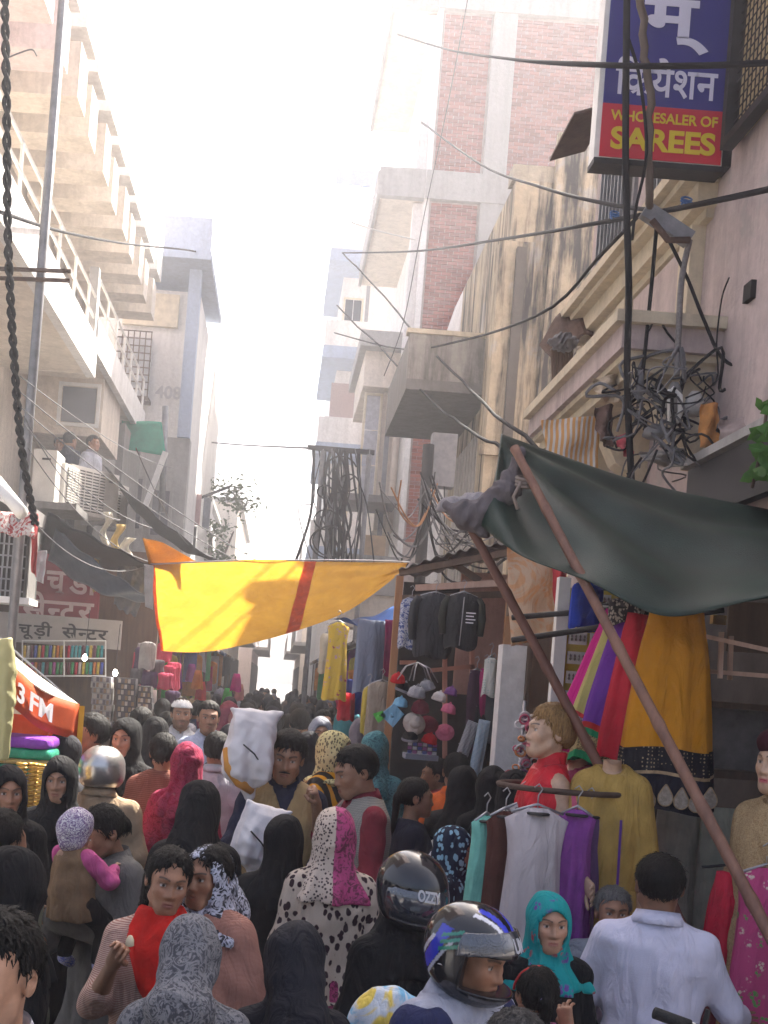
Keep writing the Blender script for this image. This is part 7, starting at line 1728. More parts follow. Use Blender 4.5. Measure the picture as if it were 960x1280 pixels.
b = MB(); b.tube([p + Vector((0, 0, 0.005)) for p in [smoothl(T_, t) for t in np.linspace(0, 1, 20)]], 0.008, 6); b.build('rope', mWire, yc, smooth=True)
P4 = [at(178, 672, 10.6), at(204, 678, 10.6), at(250, 704, 11.4), at(186, 705, 11.0)]
b = MB(); b.sheet(lambda u, v: P4[0].lerp(P4[1], u).lerp(P4[3].lerp(P4[2], u), v) + Vector((0, 0.03 * math.sin(8 * u), 0)), 10, 8, 0.003); b.build('folded_yellow_cloth', mY, smooth=True, label='folded-over yellow cloth flap behind the upper corner of the big yellow awning', cat='cloth')
b = MB(); P4w = [at(180, 705, 10.9), at(192, 707, 10.9), at(191, 762, 10.9), at(181, 758, 10.9)]
b.sheet(lambda u, v: P4w[0].lerp(P4w[1], u).lerp(P4w[3].lerp(P4w[2], u), v) + Vector((0, 0.02 * math.sin(9 * v), 0)), 4, 12, 0.003); b.build('white_cloth_strip', cloth('limp_white_cloth', (0.5, 0.5, 0.5), trans=0.3), smooth=True, label='limp white cloth strip dangling at the corner of the yellow awning', cat='cloth')

# ------------------------------------------------------------------ bangle shop on the left
bs = root('bangle_shop', (-2.5, 13.2, 0), 'bangle shop front with two Hindi signboards and racks of coloured bangles', 'shop')
D = 13.0
def rect(px0, py0, px1, py1, d, y0, y1, m, parent, name, label=None):
    a, c = at(px0, py1, d), at(px1, py0, d); return part(name, m, parent, (a.x, c.x, y0, y1, a.z, c.z), label=label)
part('frame', mWoodDark, bs, (-3.25, -1.35, 13.3, 13.4, 0, 3.3)); part('side_wall', mConcDark, bs, (-3.4, -3.252, 12.9, 14.6, 0, 3.3)); part('counter', mWoodDark, bs, (-3.2, -1.4, 12.75, 13.1, 0, 0.95))
mMaroon = M('maroon_sign', (0.22, 0.03, 0.045), 0.6, 0.2, 4, 0.1); mPale = M('pale_sign', (0.46, 0.44, 0.42), 0.6, 0.15, 4, 0.1)
rect(38, 692, 124, 748, D, 13.20, 13.28, mMaroon, bs, 'upper_signboard'); rect(18, 744, 122, 779, D, 13.10, 13.19, mMaroon, bs, 'middle_signboard'); rect(-12, 776, 152, 800, D, 13.02, 13.09, mPale, bs, 'lower_signboard')
mPkL = M('pinkish_lettering', (0.52, 0.40, 0.40), 0.7, 0.15); mDkL = M('dark_lettering', (0.05, 0.05, 0.055), 0.7, 0.2)
def hindi(b, parts_, x, y, z, h, w):
    """lay glyph groups side by side along x; each (text, relative width, clip)"""
    tot = sum(p_[1] for p_ in parts_)
    for t, rw, cl in parts_:
        ww = w * rw / tot; place_text(b, t, h, x, y, z, width=ww * 1.02, bold=h * 0.02, clip=cl, height=None); x += ww
a = at(52, 742, D); b = MB(); hindi(b, [('\u091a\u0942', 1.0, None), ('\u0921\u093c\u0940', 1.2, None)], a.x, 13.19, a.z + 0.04, 0.36, 0.56); b.build('lettering', mPkL, bs)
a = at(24, 775, D); b = MB(); hindi(b, [('\u0938\u0947', 1.1, None), ('\u0928', 0.55, 0.62), ('\u091f', 0.8, None), ('\u0930', 0.7, None)], a.x, 13.09, a.z + 0.03, 0.33, 0.78); b.build('lettering', mPkL, bs)
a = at(22, 797, D); b = MB(); hindi(b, [('\u091a\u0942', 1.0, None), ('\u0921\u093c\u0940', 1.2, None)], a.x, 13.01, a.z + 0.04, 0.17, 0.36); b.build('lettering', mDkL, bs); b = MB(); hindi(b, [('\u0938\u0947', 1.1, None), ('\u0928', 0.55, 0.62), ('\u091f', 0.8, None), ('\u0930', 0.7, None)], a.x + 0.47, 13.01, a.z + 0.04, 0.17, 0.50); b.build('lettering', mDkL, bs)
# bangle rolls on a rack: upright tubes in rows
q = random.Random(8); BC = [(0.42, 0.02, 0.05), (0.05, 0.25, 0.10), (0.05, 0.08, 0.35), (0.5, 0.35, 0.05), (0.35, 0.05, 0.25), (0.45, 0.42, 0.42), (0.12, 0.03, 0.05), (0.05, 0.28, 0.32), (0.5, 0.15, 0.03)]
rkb = root('bangle_rack', tuple(at(78, 845, 12.9)), 'white wire rack of upright coloured bangle rolls under the signboards', 'rack')
for r_ in range(2):
    for k in range(22):
        p = at(30 + k * 4.6, 822 + r_ * 21, 12.85); c = q.choice(BC); b = MB(); b.lathe((p.x, p.y, p.z), [(0.014, 0), (0.016, 0.004), (0.016, 0.125), (0.013, 0.13)], 8); b.build('bangle_roll', M('bangle_%d' % BC.index(c), c, 0.35, 0.3, 30), rkb, smooth=True)
for yy in (801, 823, 845):
    b = MB(); b.tube([at(28, yy, 12.8), at(132, yy, 12.8)], 0.008, 6); b.build('rod', mFrameW, rkb)
for xx in (28, 80, 132): b = MB(); b.tube([at(xx, 800, 12.8), at(xx, 846, 12.8)], 0.008, 6); b.build('upright', mFrameW, rkb)
q = random.Random(9)
for c_, (x0, x1, y0, n, lab) in enumerate(((116, 141, 846, 11, 'bright'), (147, 172, 848, 11, 'dark'), (173, 191, 858, 8, 'smaller dark'))):
    sk = root('bangle_box_stack', tuple(at((x0 + x1) / 2, 925, 12.3)), '%s stack of flat bangle boxes beside the wire rack' % lab, 'boxes', 'stacks of bangle boxes')
    for k in range(n):
        a_, e = at(x0 + q.uniform(-1, 1), y0 + k * 7 + 6.3, 12.3), at(x1 + q.uniform(-1, 1), y0 + k * 7, 12.3); v_ = q.uniform(0.5, 1.0) * (0.5 if c_ == 0 else 0.12)
        part('box', M('bangle_box_%d_%d' % (c_, k % 4), (v_, v_ * 0.95, v_ * q.uniform(0.85, 1.1)), 0.4), sk, (a_.x, e.x, 12.2, 12.4, a_.z, e.z - 0.004))
        for j in range(5): xx = a_.x + 0.015 + (e.x - a_.x - 0.03) * (j + 0.5) / 5; part('window', M('box_window_%d' % ((k + j) % 3), ((0.5, 0.45, 0.4), (0.12, 0.1, 0.12), (0.3, 0.2, 0.12))[(k + j) % 3], 0.3), sk, (xx - 0.013, xx + 0.013, 12.195, 12.199, a_.z + 0.010, e.z - 0.014))
for (x, y, d) in ((106, 822, 12.4), (144, 841, 12.2)):
    lb = root('light_bulb', tuple(at(x, y, d)), 'lit round bulb hanging before the bangle rolls' if x == 106 else 'lit bulb hanging over the bangle boxes', 'bulb'); p = at(x, y, d)
    b = MB(); b.lathe(p, [(0.004, -0.035), (0.022, -0.02), (0.026, 0.0), (0.014, 0.025), (0.010, 0.035)], 12); b.build('globe', emit('bulb_glow', (1.0, 0.93, 0.8), 14 if x == 106 else 6), lb, smooth=True); b = MB(); b.tube([p + Vector((0, 0, 0.035)), p + Vector((0, 0, 0.06))], 0.011, 8); b.build('socket', mBlackIron, lb); b = MB(); b.tube([p + Vector((0, 0, 0.06)), p + Vector((0, 0.1, 0.5))], 0.004, 5); b.build('flex', mBlackIron, lb)
q = random.Random(12)
for k in range(16):   # bags, dolls and cloth hung at the shop corner
    x, y = 160 + 58 * q.random(), 790 + 75 * q.random(); c, nm = q.choice([((0.45, 0.05, 0.1), 'crimson'), ((0.3, 0.28, 0.28), 'grey'), ((0.08, 0.05, 0.1), 'dark plum'), ((0.55, 0.5, 0.45), 'cream'), ((0.10, 0.09, 0.10), 'black')])
    hang('hanging_bag', '%s pouch hung among goods at the corner of the bangle shop' % nm, 'bag', at(x, y, 12.6 + 0.6 * q.random()), 0.17, q.uniform(0.16, 0.32), cloth('pouch_' + nm, c), q.choice(['jacket', 'sheet', 'scarf']), 0.05, q.uniform(-0.5, 0.5), 4, 0.01, k, 'goods hung at the bangle shop corner', hanger=False)
for k, (x, y, c, nm) in enumerate(((248, 838, (0.62, 0.20, 0.03), 'orange'), (252, 852, (0.55, 0.05, 0.05), 'red'), (296, 842, (0.62, 0.06, 0.30), 'hot pink'), (285, 860, (0.10, 0.50, 0.12), 'green'), (240, 830, (0.45, 0.12, 0.4), 'mauve'), (300, 855, (0.60, 0.25, 0.25), 'coral'))):
    hang('hanging_toy', '%s kite-like toy hanging under the yellow awning' % nm, 'toy', at(x, y, 15.5 + 0.3 * k), 0.16, 0.24, cloth('toy_' + nm.replace(' ', '_'), c, trans=0.4), 'skirt', 0.05, 0.3, 4, 0.01, k, 'bright toys hung under the yellow awning', hanger=False)

# ------------------------------------------------------------------ umbrella of the fabric seller
def umbrella():
    c = Vector((-2.02, 6.6, 0)); ro = root('market_umbrella', tuple(c), 'orange market umbrella, top coloured white for sun glare, with radio lettering on its flap', 'umbrella'); tp = Vector((-2.05, 6.75, 2.50)); n = 8; rad = 0.95; zr_ = 1.97
    b = MB(); b.tube([(c.x, c.y, 0), tuple(tp)], 0.022, 8); b.build('pole', mSteel, ro, smooth=True)
    mW = M('sun_bleached_canvas', (0.72, 0.66, 0.60), 0.7, 0.12, 4, 0.2, trans=0.25); mO = M('orange_canvas', (0.60, 0.10, 0.025), 0.7, 0.15, 5, 0.2, trans=0.2); mYl = M('yellow_canvas', (0.62, 0.42, 0.04), 0.7, 0.15, 5, 0.2, trans=0.2)  # canopy canvas: sun glare on its top is put into the white colour
    def rim(k, z=0.0): t = 2 * math.pi * k / n; return Vector((tp.x + rad * math.cos(t), tp.y + rad * math.sin(t), zr_ - 0.20 * rad * math.cos(t) - 0.24 * rad * math.sin(t)))
    for k in range(n):
        a, e = rim(k), rim(k + 1); b = MB()
        b.sheet(lambda u, v: tp.lerp(a.lerp(e, u), v) + Vector((0, 0, -0.05 * math.sin(math.pi * v) - 0.04 * math.sin(math.pi * u) * v)), 8, 8, 0.003); b.build('canopy_panel', mW, ro, smooth=True)
        b = MB(); b.sheet(lambda u, v: a.lerp(e, u) + Vector((0, 0, -0.04 * math.sin(math.pi * u))) + Vector((0.012 * math.sin(9 * u), 0, -0.20 * v)), 10, 4, 0.003); fl = b.build('flap', mO if k != 7 else mO, ro, smooth=True)
        b = MB(); b.tube([tp - Vector((0, 0, 0.02)), a - Vector((0, 0, 0.012))], 0.007, 5); b.build('rib', mSteel, ro)
        if k in (6, 7):
            u_ = (e - a); L = u_.length; u_.normalize(); nrm = Vector((u_.y, -u_.x, 0))
            for tx, o0_, wd in ((('3', 0.14, 0.075), ('FM', 0.30, 0.24)) if k == 7 else (('93', 0.2, 0.2),)):
                v, fcs = text_mesh(tx, 0.14, None, 0.004); w = max(p_[0] for p_ in v); sc_ = wd / w; m_ = MB()
                m_.add([a + u_ * (L * o0_ + p_[0] * sc_) + Vector((0, 0, -0.155 - 0.03 * math.sin(math.pi * (o0_ + p_[0] * sc_ / L)) + p_[2] * 0.95)) + nrm * (0.018 - p_[1]) for p_ in v], fcs); m_.build('lettering', mWhiteLet, fl)
    b = MB(); p = rim(8); b.sheet(lambda u, v: p + Vector((-0.015 + 0.05 * u, 0.02 * u, -0.01 - 0.22 * v)), 3, 4, 0.003); b.build('corner_flap', mYl, ro)
umbrella()
# folded fabrics and golden bangles on the near table
tb = root('fabric_table', (-1.55, 6.6, 0), 'wooden table under the umbrella carrying folded fabrics', 'table'); part('top', mWoodDark, tb, (-2.1, -1.05, 6.2, 7.1, 1.30, 1.34))
for x, y in ((-2.05, 6.25), (-1.15, 6.25), (-2.05, 7.0), (-1.15, 7.0)): part('leg', mWoodDark, tb, (x, x + 0.05, y, y + 0.05, 0, 1.299))
z = 1.342
for k, (c, h, nm) in enumerate((((0.30, 0.30, 0.40), 0.05, 'grey lilac'), ((0.02, 0.22, 0.14), 0.06, 'dark green'), ((0.42, 0.30, 0.12), 0.03, 'ochre'), ((0.03, 0.28, 0.17), 0.055, 'emerald'), ((0.22, 0.05, 0.40), 0.06, 'purple'))):
    V, Q = surfnet(wrinkle(loft([(0, 0.20 - 0.01 * k, 0.15, 0), (h * 0.3, 0.215 - 0.012 * k, 0.16, 0), (h * 0.8, 0.21 - 0.012 * k, 0.155, 0), (h, 0.19 - 0.012 * k, 0.14, 0)], 0, 0, 0, 6.0), 0.003, k, 2), 0.009); V[:, 2] = np.clip(V[:, 2], 0, h)
    o = obj('folded_fabric', mesh_of('folded_fabric', V, Q, cloth('fold_' + nm.replace(' ', '_'), c), True), None, (-1.32, 6.45, z)); o.rotation_euler = (0, 0, 0.1 * math.sin(k * 3)); tag(o, '%s folded fabric in the pile beneath the umbrella' % nm, 'fabric', 'folded fabrics in a pile'); z += h + 0.001
gb = root('bangle_stand', tuple(at(52, 1010, 6.1)), 'stand of golden bangles stacked in columns by the veiled women', 'stand'); q = random.Random(2)
p = at(48, 1010, 6.1); part('base', mWoodDark, gb, (p.x - 0.12, p.x + 0.14, 6.0, 6.25, 0, p.z))
for cx in range(5):
    for k in range(12):
        b = MB(); c0 = Vector((p.x - 0.09 + cx * 0.052, 6.05 + 0.04 * (cx % 2), p.z + 0.012 + k * 0.019 - 0.0)); b.tube([c0 + Vector((0.024 * math.cos(t), 0.024 * math.sin(t), q.uniform(-0.001, 0.001))) for t in np.linspace(0, 2 * math.pi, 11)], 0.0075, 5, False); b.build('bangle', M('gold_bangle', (0.58, 0.36, 0.08), 0.3, 0.3, 30, 0, metal=0.8), gb, smooth=True)
V, Q = surfnet(wrinkle(loft([(0, 0.06, 0.05, 0), (0.25, 0.075, 0.06, 0), (0.5, 0.06, 0.05, 0), (0.6, 0.03, 0.03, 0)], 4, 0.008), 0.006, 1, 2), 0.01); p = at(0, 950, 5.9)
o = obj('plastic_bundle', mesh_of('plastic_bundle', V, Q, M('yellowish_plastic', (0.50, 0.47, 0.26), 0.5, 0.1, 5, 0.3, trans=0.3), True), None, (p.x - 0.02, 5.9, p.z)); tag(o, 'pale yellow plastic-wrapped bundle standing by the folded fabrics', 'bundle')

# ------------------------------------------------------------------ left house fronts: grille box, awnings, air conditioners
gw = root('window_grille_box', tuple(at(10, 745, 9.2)), 'dark barred window box with a white sill above the umbrella', 'window'); a, e = at(-40, 742, 9.2), at(40, 660, 9.2)
part('back', mDark, gw, (a.x, e.x, 9.5, 9.55, a.z, e.z)); part('sill', mFrameW, gw, (a.x, e.x + 0.03, 9.15, 9.49, a.z - 0.05, a.z - 0.001)); part('side', mConcDark, gw, (e.x - 0.03, e.x, 9.2, 9.499, a.z, e.z))
for k in range(12): xx = a.x + (e.x - a.x) * (k + 0.5) / 12; part('bar', mSteel, gw, (xx - 0.006, xx + 0.006, 9.2, 9.212, a.z, e.z))
for k in range(6): zz = a.z + (e.z - a.z) * (k + 0.5) / 6; part('bar', mSteel, gw, (a.x, e.x - 0.031, 9.186, 9.198, zz - 0.006, zz + 0.006))
part('bracket', mConcDark, gw, (a.x - 0.6, a.x, 9.1, 9.6, 0.0, e.z + 0.1))
b = MB(); P4 = [at(-30, 640, 9.0), at(42, 640, 9.0), at(44, 672, 8.9), at(-30, 665, 8.9)]; b.sheet(lambda u, v: P4[0].lerp(P4[1], u).lerp(P4[3].lerp(P4[2], u), v) + Vector((0, 0.02 * math.sin(12 * u), 0.012 * math.sin(17 * u) * v)), 24, 6, 0.004); b.build('ragged_valance', printed('red_white_rag', 'swirl', (0.30, 0.05, 0.05), (0.5, 0.47, 0.45), scale=0.8), smooth=True, label='ragged red and white valance above the dark barred window box', cat='cloth')
banner(((38, 640), (47, 642), (46, 722), (40, 715)), 8.95, cloth('rag_red', (0.35, 0.04, 0.04)), 'thin torn red rag dangling beside the barred window box', 'rag')
banner(((42, 690), (58, 688), (55, 730), (46, 726)), 9.1, cloth('rag_grey', (0.4, 0.4, 0.42)), 'torn grey plastic scrap dangling right of the red rag', 'rag')
def awn(pts, m, label, sagz=0.1, name='awning', nu=24):
    P4 = [at(*q_) for q_ in pts]; b = MB(); b.sheet(lambda u, v: P4[0].lerp(P4[1], u).lerp(P4[3].lerp(P4[2], u), v) + Vector((0, 0, -sagz * math.sin(math.pi * u) * (0.4 + 0.6 * v) + 0.015 * math.sin(19 * u + 6 * v))), nu, 12, 0.004); return b.build(name, m, smooth=True, label=label, cat='awning')
awn(((60, 640, 11.5), (190, 706, 10.9), (188, 716, 12.5), (50, 690, 13.0)), M('black_polythene', (0.035, 0.036, 0.042), 0.45, 0.3, 6, 0.3), 'sagging black polythene awning from the barred window to the yellow cloth', 0.05)
awn(((128, 580, 15.0), (262, 696, 14.0), (280, 704, 16.5), (170, 640, 18.0)), cloth('dark_grey_canvas', (0.05, 0.05, 0.055)), 'long dark grey canvas awning sloping down below the green net', 0.15)
awn(((150, 690, 12.0), (188, 720, 12.0), (170, 770, 12.4), (142, 755, 12.4)), cloth('slate_canvas', (0.16, 0.17, 0.20)), 'slate coloured canvas flap hanging left of the yellow cloth', 0.02)
awn(((70, 660, 11.8), (185, 745, 11.4), (182, 752, 11.6), (60, 700, 12.4)), M('blue_grey_polythene', (0.12, 0.14, 0.18), 0.3, 0.3, 6, 0.3), 'blue-grey polythene sheet swagged under the black awning', 0.10)
def tattered():
    q = random.Random(3)
    for k, (x, y) in enumerate(((134, 640), (148, 655), (160, 672), (124, 690))):
        a_ = at(x, y, 12.3); w = q.uniform(0.08, 0.14); h = q.uniform(0.25, 0.42); b = MB(); b.sheet(lambda u, v: a_ + Vector((w * (u - 0.5) * (1 - 0.5 * v) + 0.03 * math.sin(7 * v + k), 0.02 * math.sin(9 * u + 5 * v), -h * v - 0.03 * math.sin(11 * u) * v)), 6, 10, 0.003)
        b.build('tattered_cloth', cloth(('tatter_cream', 'tatter_yellow')[k % 2], ((0.6, 0.56, 0.48), (0.58, 0.45, 0.2))[k % 2], trans=0.3), smooth=True, label=['tattered cream rag caught on the wires by the terrace', 'tattered yellowish rag above the yellow flap', 'longest tattered cream rag beside the yellow flap', 'small tattered yellow rag under the black awning'][k], cat='rag')
tattered()
mAC = M('yellowed_white_metal', (0.60, 0.58, 0.54), 0.5, 0.12, 6, 0.05)
def ac(px, py, d, rz, label, w=0.80, h=0.58, dp=0.32):
    p = at(px, py, d); ro = root('air_conditioner', (p.x, p.y, p.z), label, 'air conditioner', 'outdoor units on the terrace edge', rz=rz); PW[ro.name] = (0, 0, 0)
    def bp(n, m, *q_):
        b = MB(); [b.box(*k) for k in q_]; return obj(n, mesh_of(n, b.v, b.f, m), ro)
    bp('case', mAC, (-w / 2, w / 2, -dp / 2, dp / 2, 0, h)); bp('recess', mDark, (-w * 0.40, w * 0.20, -dp / 2 - 0.006, -dp / 2 - 0.001, h * 0.08, h * 0.92))
    for k in range(13): zz = h * 0.10 + k * h * 0.063; bp('slat', mAC, (-w * 0.41, w * 0.21, -dp / 2 - 0.022, -dp / 2 - 0.008, zz, zz + 0.018))
    for k in range(3): xx = -w * 0.25 + k * w * 0.15; bp('rib', mAC, (xx, xx + 0.012, -dp / 2 - 0.028, -dp / 2 - 0.023, h * 0.08, h * 0.92))
    bp('badge', mSteel, (w * 0.28, w * 0.40, -dp / 2 - 0.004, -dp / 2 - 0.0005, h * 0.8, h * 0.84)); bp('foot', mSteel, (-w * 0.4, -w * 0.35, -dp / 2, dp / 2, -0.06, -0.001)); bp('foot', mSteel, (w * 0.35, w * 0.4, -dp / 2, dp / 2, -0.06, -0.001))
ac(105, 646, 15.0, R(52), 'dusty air conditioner with its fan grille turned to the lane'); ac(128, 655, 16.6, R(70), 'sunlit air conditioner furthest along the terrace edge'); ac(80, 636, 14.6, R(78), 'narrow air conditioner squeezed between the white panel and the grille one', 0.7, 0.5, 0.25)
ap = root('steel_cabinet', tuple(at(57, 630, 13.9)), 'plain white metal cabinet beside the air conditioners', 'cabinet'); a, e = at(38, 628, 13.9), at(72, 563, 13.9); part('case', mAC, ap, (a.x, e.x, 13.9, 14.4, a.z, e.z)); part('handle', mBlackIron, ap, (a.x + 0.1, a.x + 0.2, 13.885, 13.899, e.z - 0.12, e.z - 0.1)); part('shelf', mConcDark, ap, (a.x - 0.3, e.x + 0.3, 13.7, 14.6, a.z - 0.08, a.z - 0.002))
# green net, posts, pipes
b = MB(); P4n = [at(152, 525, 20.5), at(202, 528, 20.5), at(207, 569, 20.3), at(152, 562, 20.3)]
b.sheet(lambda u, v: P4n[0].lerp(P4n[1], u).lerp(P4n[3].lerp(P4n[2], u), v) + Vector((0, 0.05 * math.sin(6 * u + 3 * v), 0)), 12, 10, 0.003); b.build('green_net', M('green_shade_net', (0.02, 0.36, 0.24), 0.7, 0.15, 6, 0.2, trans=0.5), smooth=True, label='bright green shade net stretched below the caged window', cat='net')
b = MB(); b.beam(at(207, 565, 20.2), at(181, 634, 20.2), 0.09, 0.09); b.build('white_strut', mFrameW, label='slanting white strut below the green net', cat='strut')
b = MB(); P4n = [at(223, 555, 26), at(243, 556, 26), at(242, 586, 26), at(225, 583, 26)]; b.sheet(lambda u, v: P4n[0].lerp(P4n[1], u).lerp(P4n[3].lerp(P4n[2], u), v), 6, 6, 0.004); b.build('teal_board', M('teal_net', (0.04, 0.30, 0.32), 0.7, trans=0.4), label='small teal net farther along behind the bright green one', cat='net')
b = MB(); b.tube([at(207, 508, 21.5), at(202, 640, 21.5)], 0.06, 8); b.build('grey_post', mSteel, smooth=True, label='grey post standing beside the slanting white strut', cat='post')
fs_ = root('hanging_signboard', tuple(at(250, 690, 27)), 'hazy hanging signboards on an arm far down the sunny side', 'sign')
for (x0, y0, x1, y1, m) in ((236, 618, 252, 655, M('sign_pinkish', (0.45, 0.28, 0.26), 0.7)), (252, 622, 264, 660, mSteel), (229, 658, 246, 688, mBlackIron)): rect(x0, y0, x1, y1, 27, 27.0, 27.1, m, fs_, 'board')
b = MB(); b.beam(at(205, 640, 27.2), at(288, 608, 27.2), 0.06); b.build('arm', mBlackIron, fs_)
lp = at(20, 400, 9.0); pl = root('steel_pole', (at(12, 850, 9.0).x, 9.0, 0), 'tall grey steel pole with a cross bar beside the cream balcony', 'pole'); b = MB(); b.tube([(at(12, 850, 9.0).x - 0.02, 9.0, 0), (at(12, 850, 9.0).x + 0.02, 9.0, 9.0)], 0.036, 10); b.build('shaft', mSteel, pl, smooth=True)
for z_ in (0.0, 0.07): b = MB(); a = at(-20, 338, 9.0); e = at(90, 342, 9.0); b.beam((a.x, 8.95, a.z - z_), (e.x, 8.95, e.z - z_), 0.025); b.build('cross_bar', mRust, pl)
b = MB(); b.tube([at(-6, 600, 8.6), at(28, 642, 8.4)], 0.05, 8); b.build('white_pipe', mFrameW, smooth=True, label='thick white plastic pipe slanting behind the twisted cable', cat='pipe')

# ------------------------------------------------------------------ a tree far away, and leaves by the tarpaulin
def leaf_tree(loc, h, r_, label, seed, nl=900, ls=0.18):
    ro = root('tree', loc, label, 'tree'); q = random.Random(seed); b = MB(); b.tube([(loc[0], loc[1], 0), (loc[0] + 0.1, loc[1], h * 0.4), (loc[0], loc[1], h * 0.8)], [0.2, 0.14, 0.05], 8)
    for k in range(6): t = q.uniform(0, 6.28); z0 = h * q.uniform(0.35, 0.6); b.tube([(loc[0], loc[1], z0), (loc[0] + r_ * 0.7 * math.cos(t), loc[1] + r_ * 0.7 * math.sin(t), z0 + h * 0.25)], [0.07, 0.02], 6)
    b.build('trunk', mWoodDark, ro, smooth=True); b = MB(); cl = [(loc[0] + q.gauss(0, r_ * 0.45), loc[1] + q.gauss(0, r_ * 0.45), h * q.uniform(0.5, 1.0)) for k in range(14)]
    for k in range(nl):
        c = q.choice(cl); p = Vector((c[0] + q.gauss(0, r_ * .22), c[1] + q.gauss(0, r_ * .22), c[2] + q.gauss(0, r_ * .18))); a = Vector((q.gauss(0, 1), q.gauss(0, 1), q.gauss(0, .6))).normalized(); c2 = a.cross(Vector((q.gauss(0, 1), q.gauss(0, 1), q.gauss(0, 1)))).normalized(); s = ls * q.uniform(0.6, 1.2)
        b.add([p - a * s, p + c2 * s * .4, p + a * s, p - c2 * s * .4], [(0, 1, 2, 3)])
    b.build('crown', M('dusty_leaves', (0.07, 0.10, 0.035), 0.7, 0.4, 2, 0, trans=0.4), ro)
leaf_tree((-2.0, 31.5, 0), 7.2, 1.0, 'dusty green tree in the haze past the hanging signboards', 4, 2200, 0.09)
vn = root('vine', tuple(at(950, 600, 5.75)), 'green leafy vine at the edge above the green tarpaulin', 'plant'); q = random.Random(6); b = MB(); b.tube([at(940, 610, 5.75), at(952, 560, 5.75), at(960, 500, 5.75)], 0.008, 6); b.build('stem', mWoodDark, vn, smooth=True)
for k in range(26):
    p = at(q.gauss(955, 9), q.uniform(498, 600), 5.7 + q.uniform(-0.1, 0.1)); a = Vector((q.gauss(0, 1), q.gauss(0, .4), q.gauss(-.5, .6))).normalized(); c2 = a.cross(Vector((0.2, -1, q.gauss(0, .4)))).normalized(); s = q.uniform(0.04, 0.075); n_ = a.cross(c2) * s * 0.15; b = MB()
    b.add([p - a * s, p - a * s * .3 + c2 * s * .55 + n_, p + a * s * .4 + c2 * s * .4 + n_, p + a * s, p + a * s * .4 - c2 * s * .4 + n_, p - a * s * .3 - c2 * s * .55 + n_, p], [(0, 1, 6), (1, 2, 6), (2, 3, 6), (3, 4, 6), (4, 5, 6), (5, 0, 6)]); b.build('leaf', M('fresh_leaf', (0.07, 0.19, 0.03), 0.5, 0.3, 20, 0, trans=0.3), vn, smooth=True)
# ------------------------------------------------------------------ cables
mCable = M('black_rubber_cable', (0.012, 0.012, 0.014), 0.8, 0.2, 20, 0.1, spec=0.08); mGreyC = M('grey_cable', (0.12, 0.12, 0.13), 0.6, 0.2, 20, 0.1); mPaleC = M('pale_cable', (0.45, 0.44, 0.42), 0.6, 0.2, 20, 0.1)
def cable(pts, r, label, m=None, wob=0.0, n=24, seed=0, name='cable'):
    P_ = [at(*p) for p in pts]; q = random.Random(seed); out = [smoothl(P_, i / n) for i in range(n + 1)]
    if wob: out = [p + Vector((q.uniform(-wob, wob), q.uniform(-wob, wob), q.uniform(-wob, wob))) for p in out]
    b = MB(); b.tube(out, r, 6); return b.build(name, m or mCable, smooth=True, label=label, cat='cable')
cable(((497, 43, 26), (560, 62, 20), (640, 74, 12), (745, 81, 6.95), (880, 82, 6.5), (1000, 76, 6.2)), 0.017, 'thick black cable crossing in front of the saree sign near its top')
cable(((527, 153, 26), (600, 205, 18), (680, 235, 12), (760, 255, 9), (830, 264, 7.3)), 0.016, 'black cable drooping from the brick building to the junction box')
cable(((428, 316, 26), (520, 314, 20), (640, 297, 13), (740, 280, 9.5), (860, 258, 7), (1000, 228, 6)), 0.017, 'long cable with blue tape passing below the saree sign')
cable(((428, 316, 26), (480, 370, 22), (520, 420, 18), (570, 470, 14), (640, 535, 9), (720, 600, 6.8)), 0.015, 'kinked black cable running down to the green tarpaulin', wob=0.02)
cable(((422, 382, 24), (470, 430, 20), (540, 500, 15), (590, 540, 11), (650, 570, 7.5), (720, 620, 6.6)), 0.014, 'lower parallel black cable running down to the tarpaulin knot', wob=0.02, seed=1)
cable(((418, 416, 24), (500, 436, 18), (580, 425, 14), (680, 390, 10), (750, 320, 8), (800, 268, 7.3)), 0.013, 'sagging black cable rising to the junction box past the concrete balcony')
cable(((590, -30, 22), (560, 130, 22), (530, 270, 22), (505, 400, 22), (480, 470, 22)), 0.010, 'thin cable dropping down the corner of the brick building')
cable(((440, 278, 25), (470, 288, 25), (520, 300, 25)), 0.014, 'short pale cable between insulators left of the brickwork', mPaleC)
cable(((784, -40, 6.8), (782, 200, 6.8), (786, 360, 6.8), (784, 480, 6.9), (792, 650, 7.0)), 0.020, 'thick black cable hanging straight down across the saree sign')
cable(((800, -40, 6.75), (806, 60, 6.75), (812, 130, 6.75), (810, 230, 6.8), (812, 262, 6.9)), 0.022, 'brown bundled cable snaking down over the saree sign letters', M('brown_cable', (0.10, 0.075, 0.06), 0.7), 0.012, seed=3)
cable(((786, 50, 6.75), (800, 100, 6.75), (808, 190, 6.75), (795, 260, 6.8), (790, 300, 6.8)), 0.009, 'thin black cable looping beside the thick one on the sign', seed=5)
cable(((822, 268, 7.0), (815, 350, 7.0), (808, 420, 7.0), (800, 500, 7.0)), 0.012, 'black cable falling from the junction box past the ledge')
cable(((836, 300, 6.9), (860, 350, 6.9), (880, 400, 6.9), (905, 450, 6.9), (950, 462, 6.6), (1000, 455, 6.4)), 0.010, 'thin black cable slanting from the junction box to the wall hole')
cable(((862, 300, 6.9), (852, 350, 6.9), (848, 420, 6.9), (846, 470, 6.9)), 0.018, 'ribbed grey conduit hanging from the junction box', M('ribbed_conduit', (0.16, 0.15, 0.15), 0.6, 0.4, 40), seed=4)
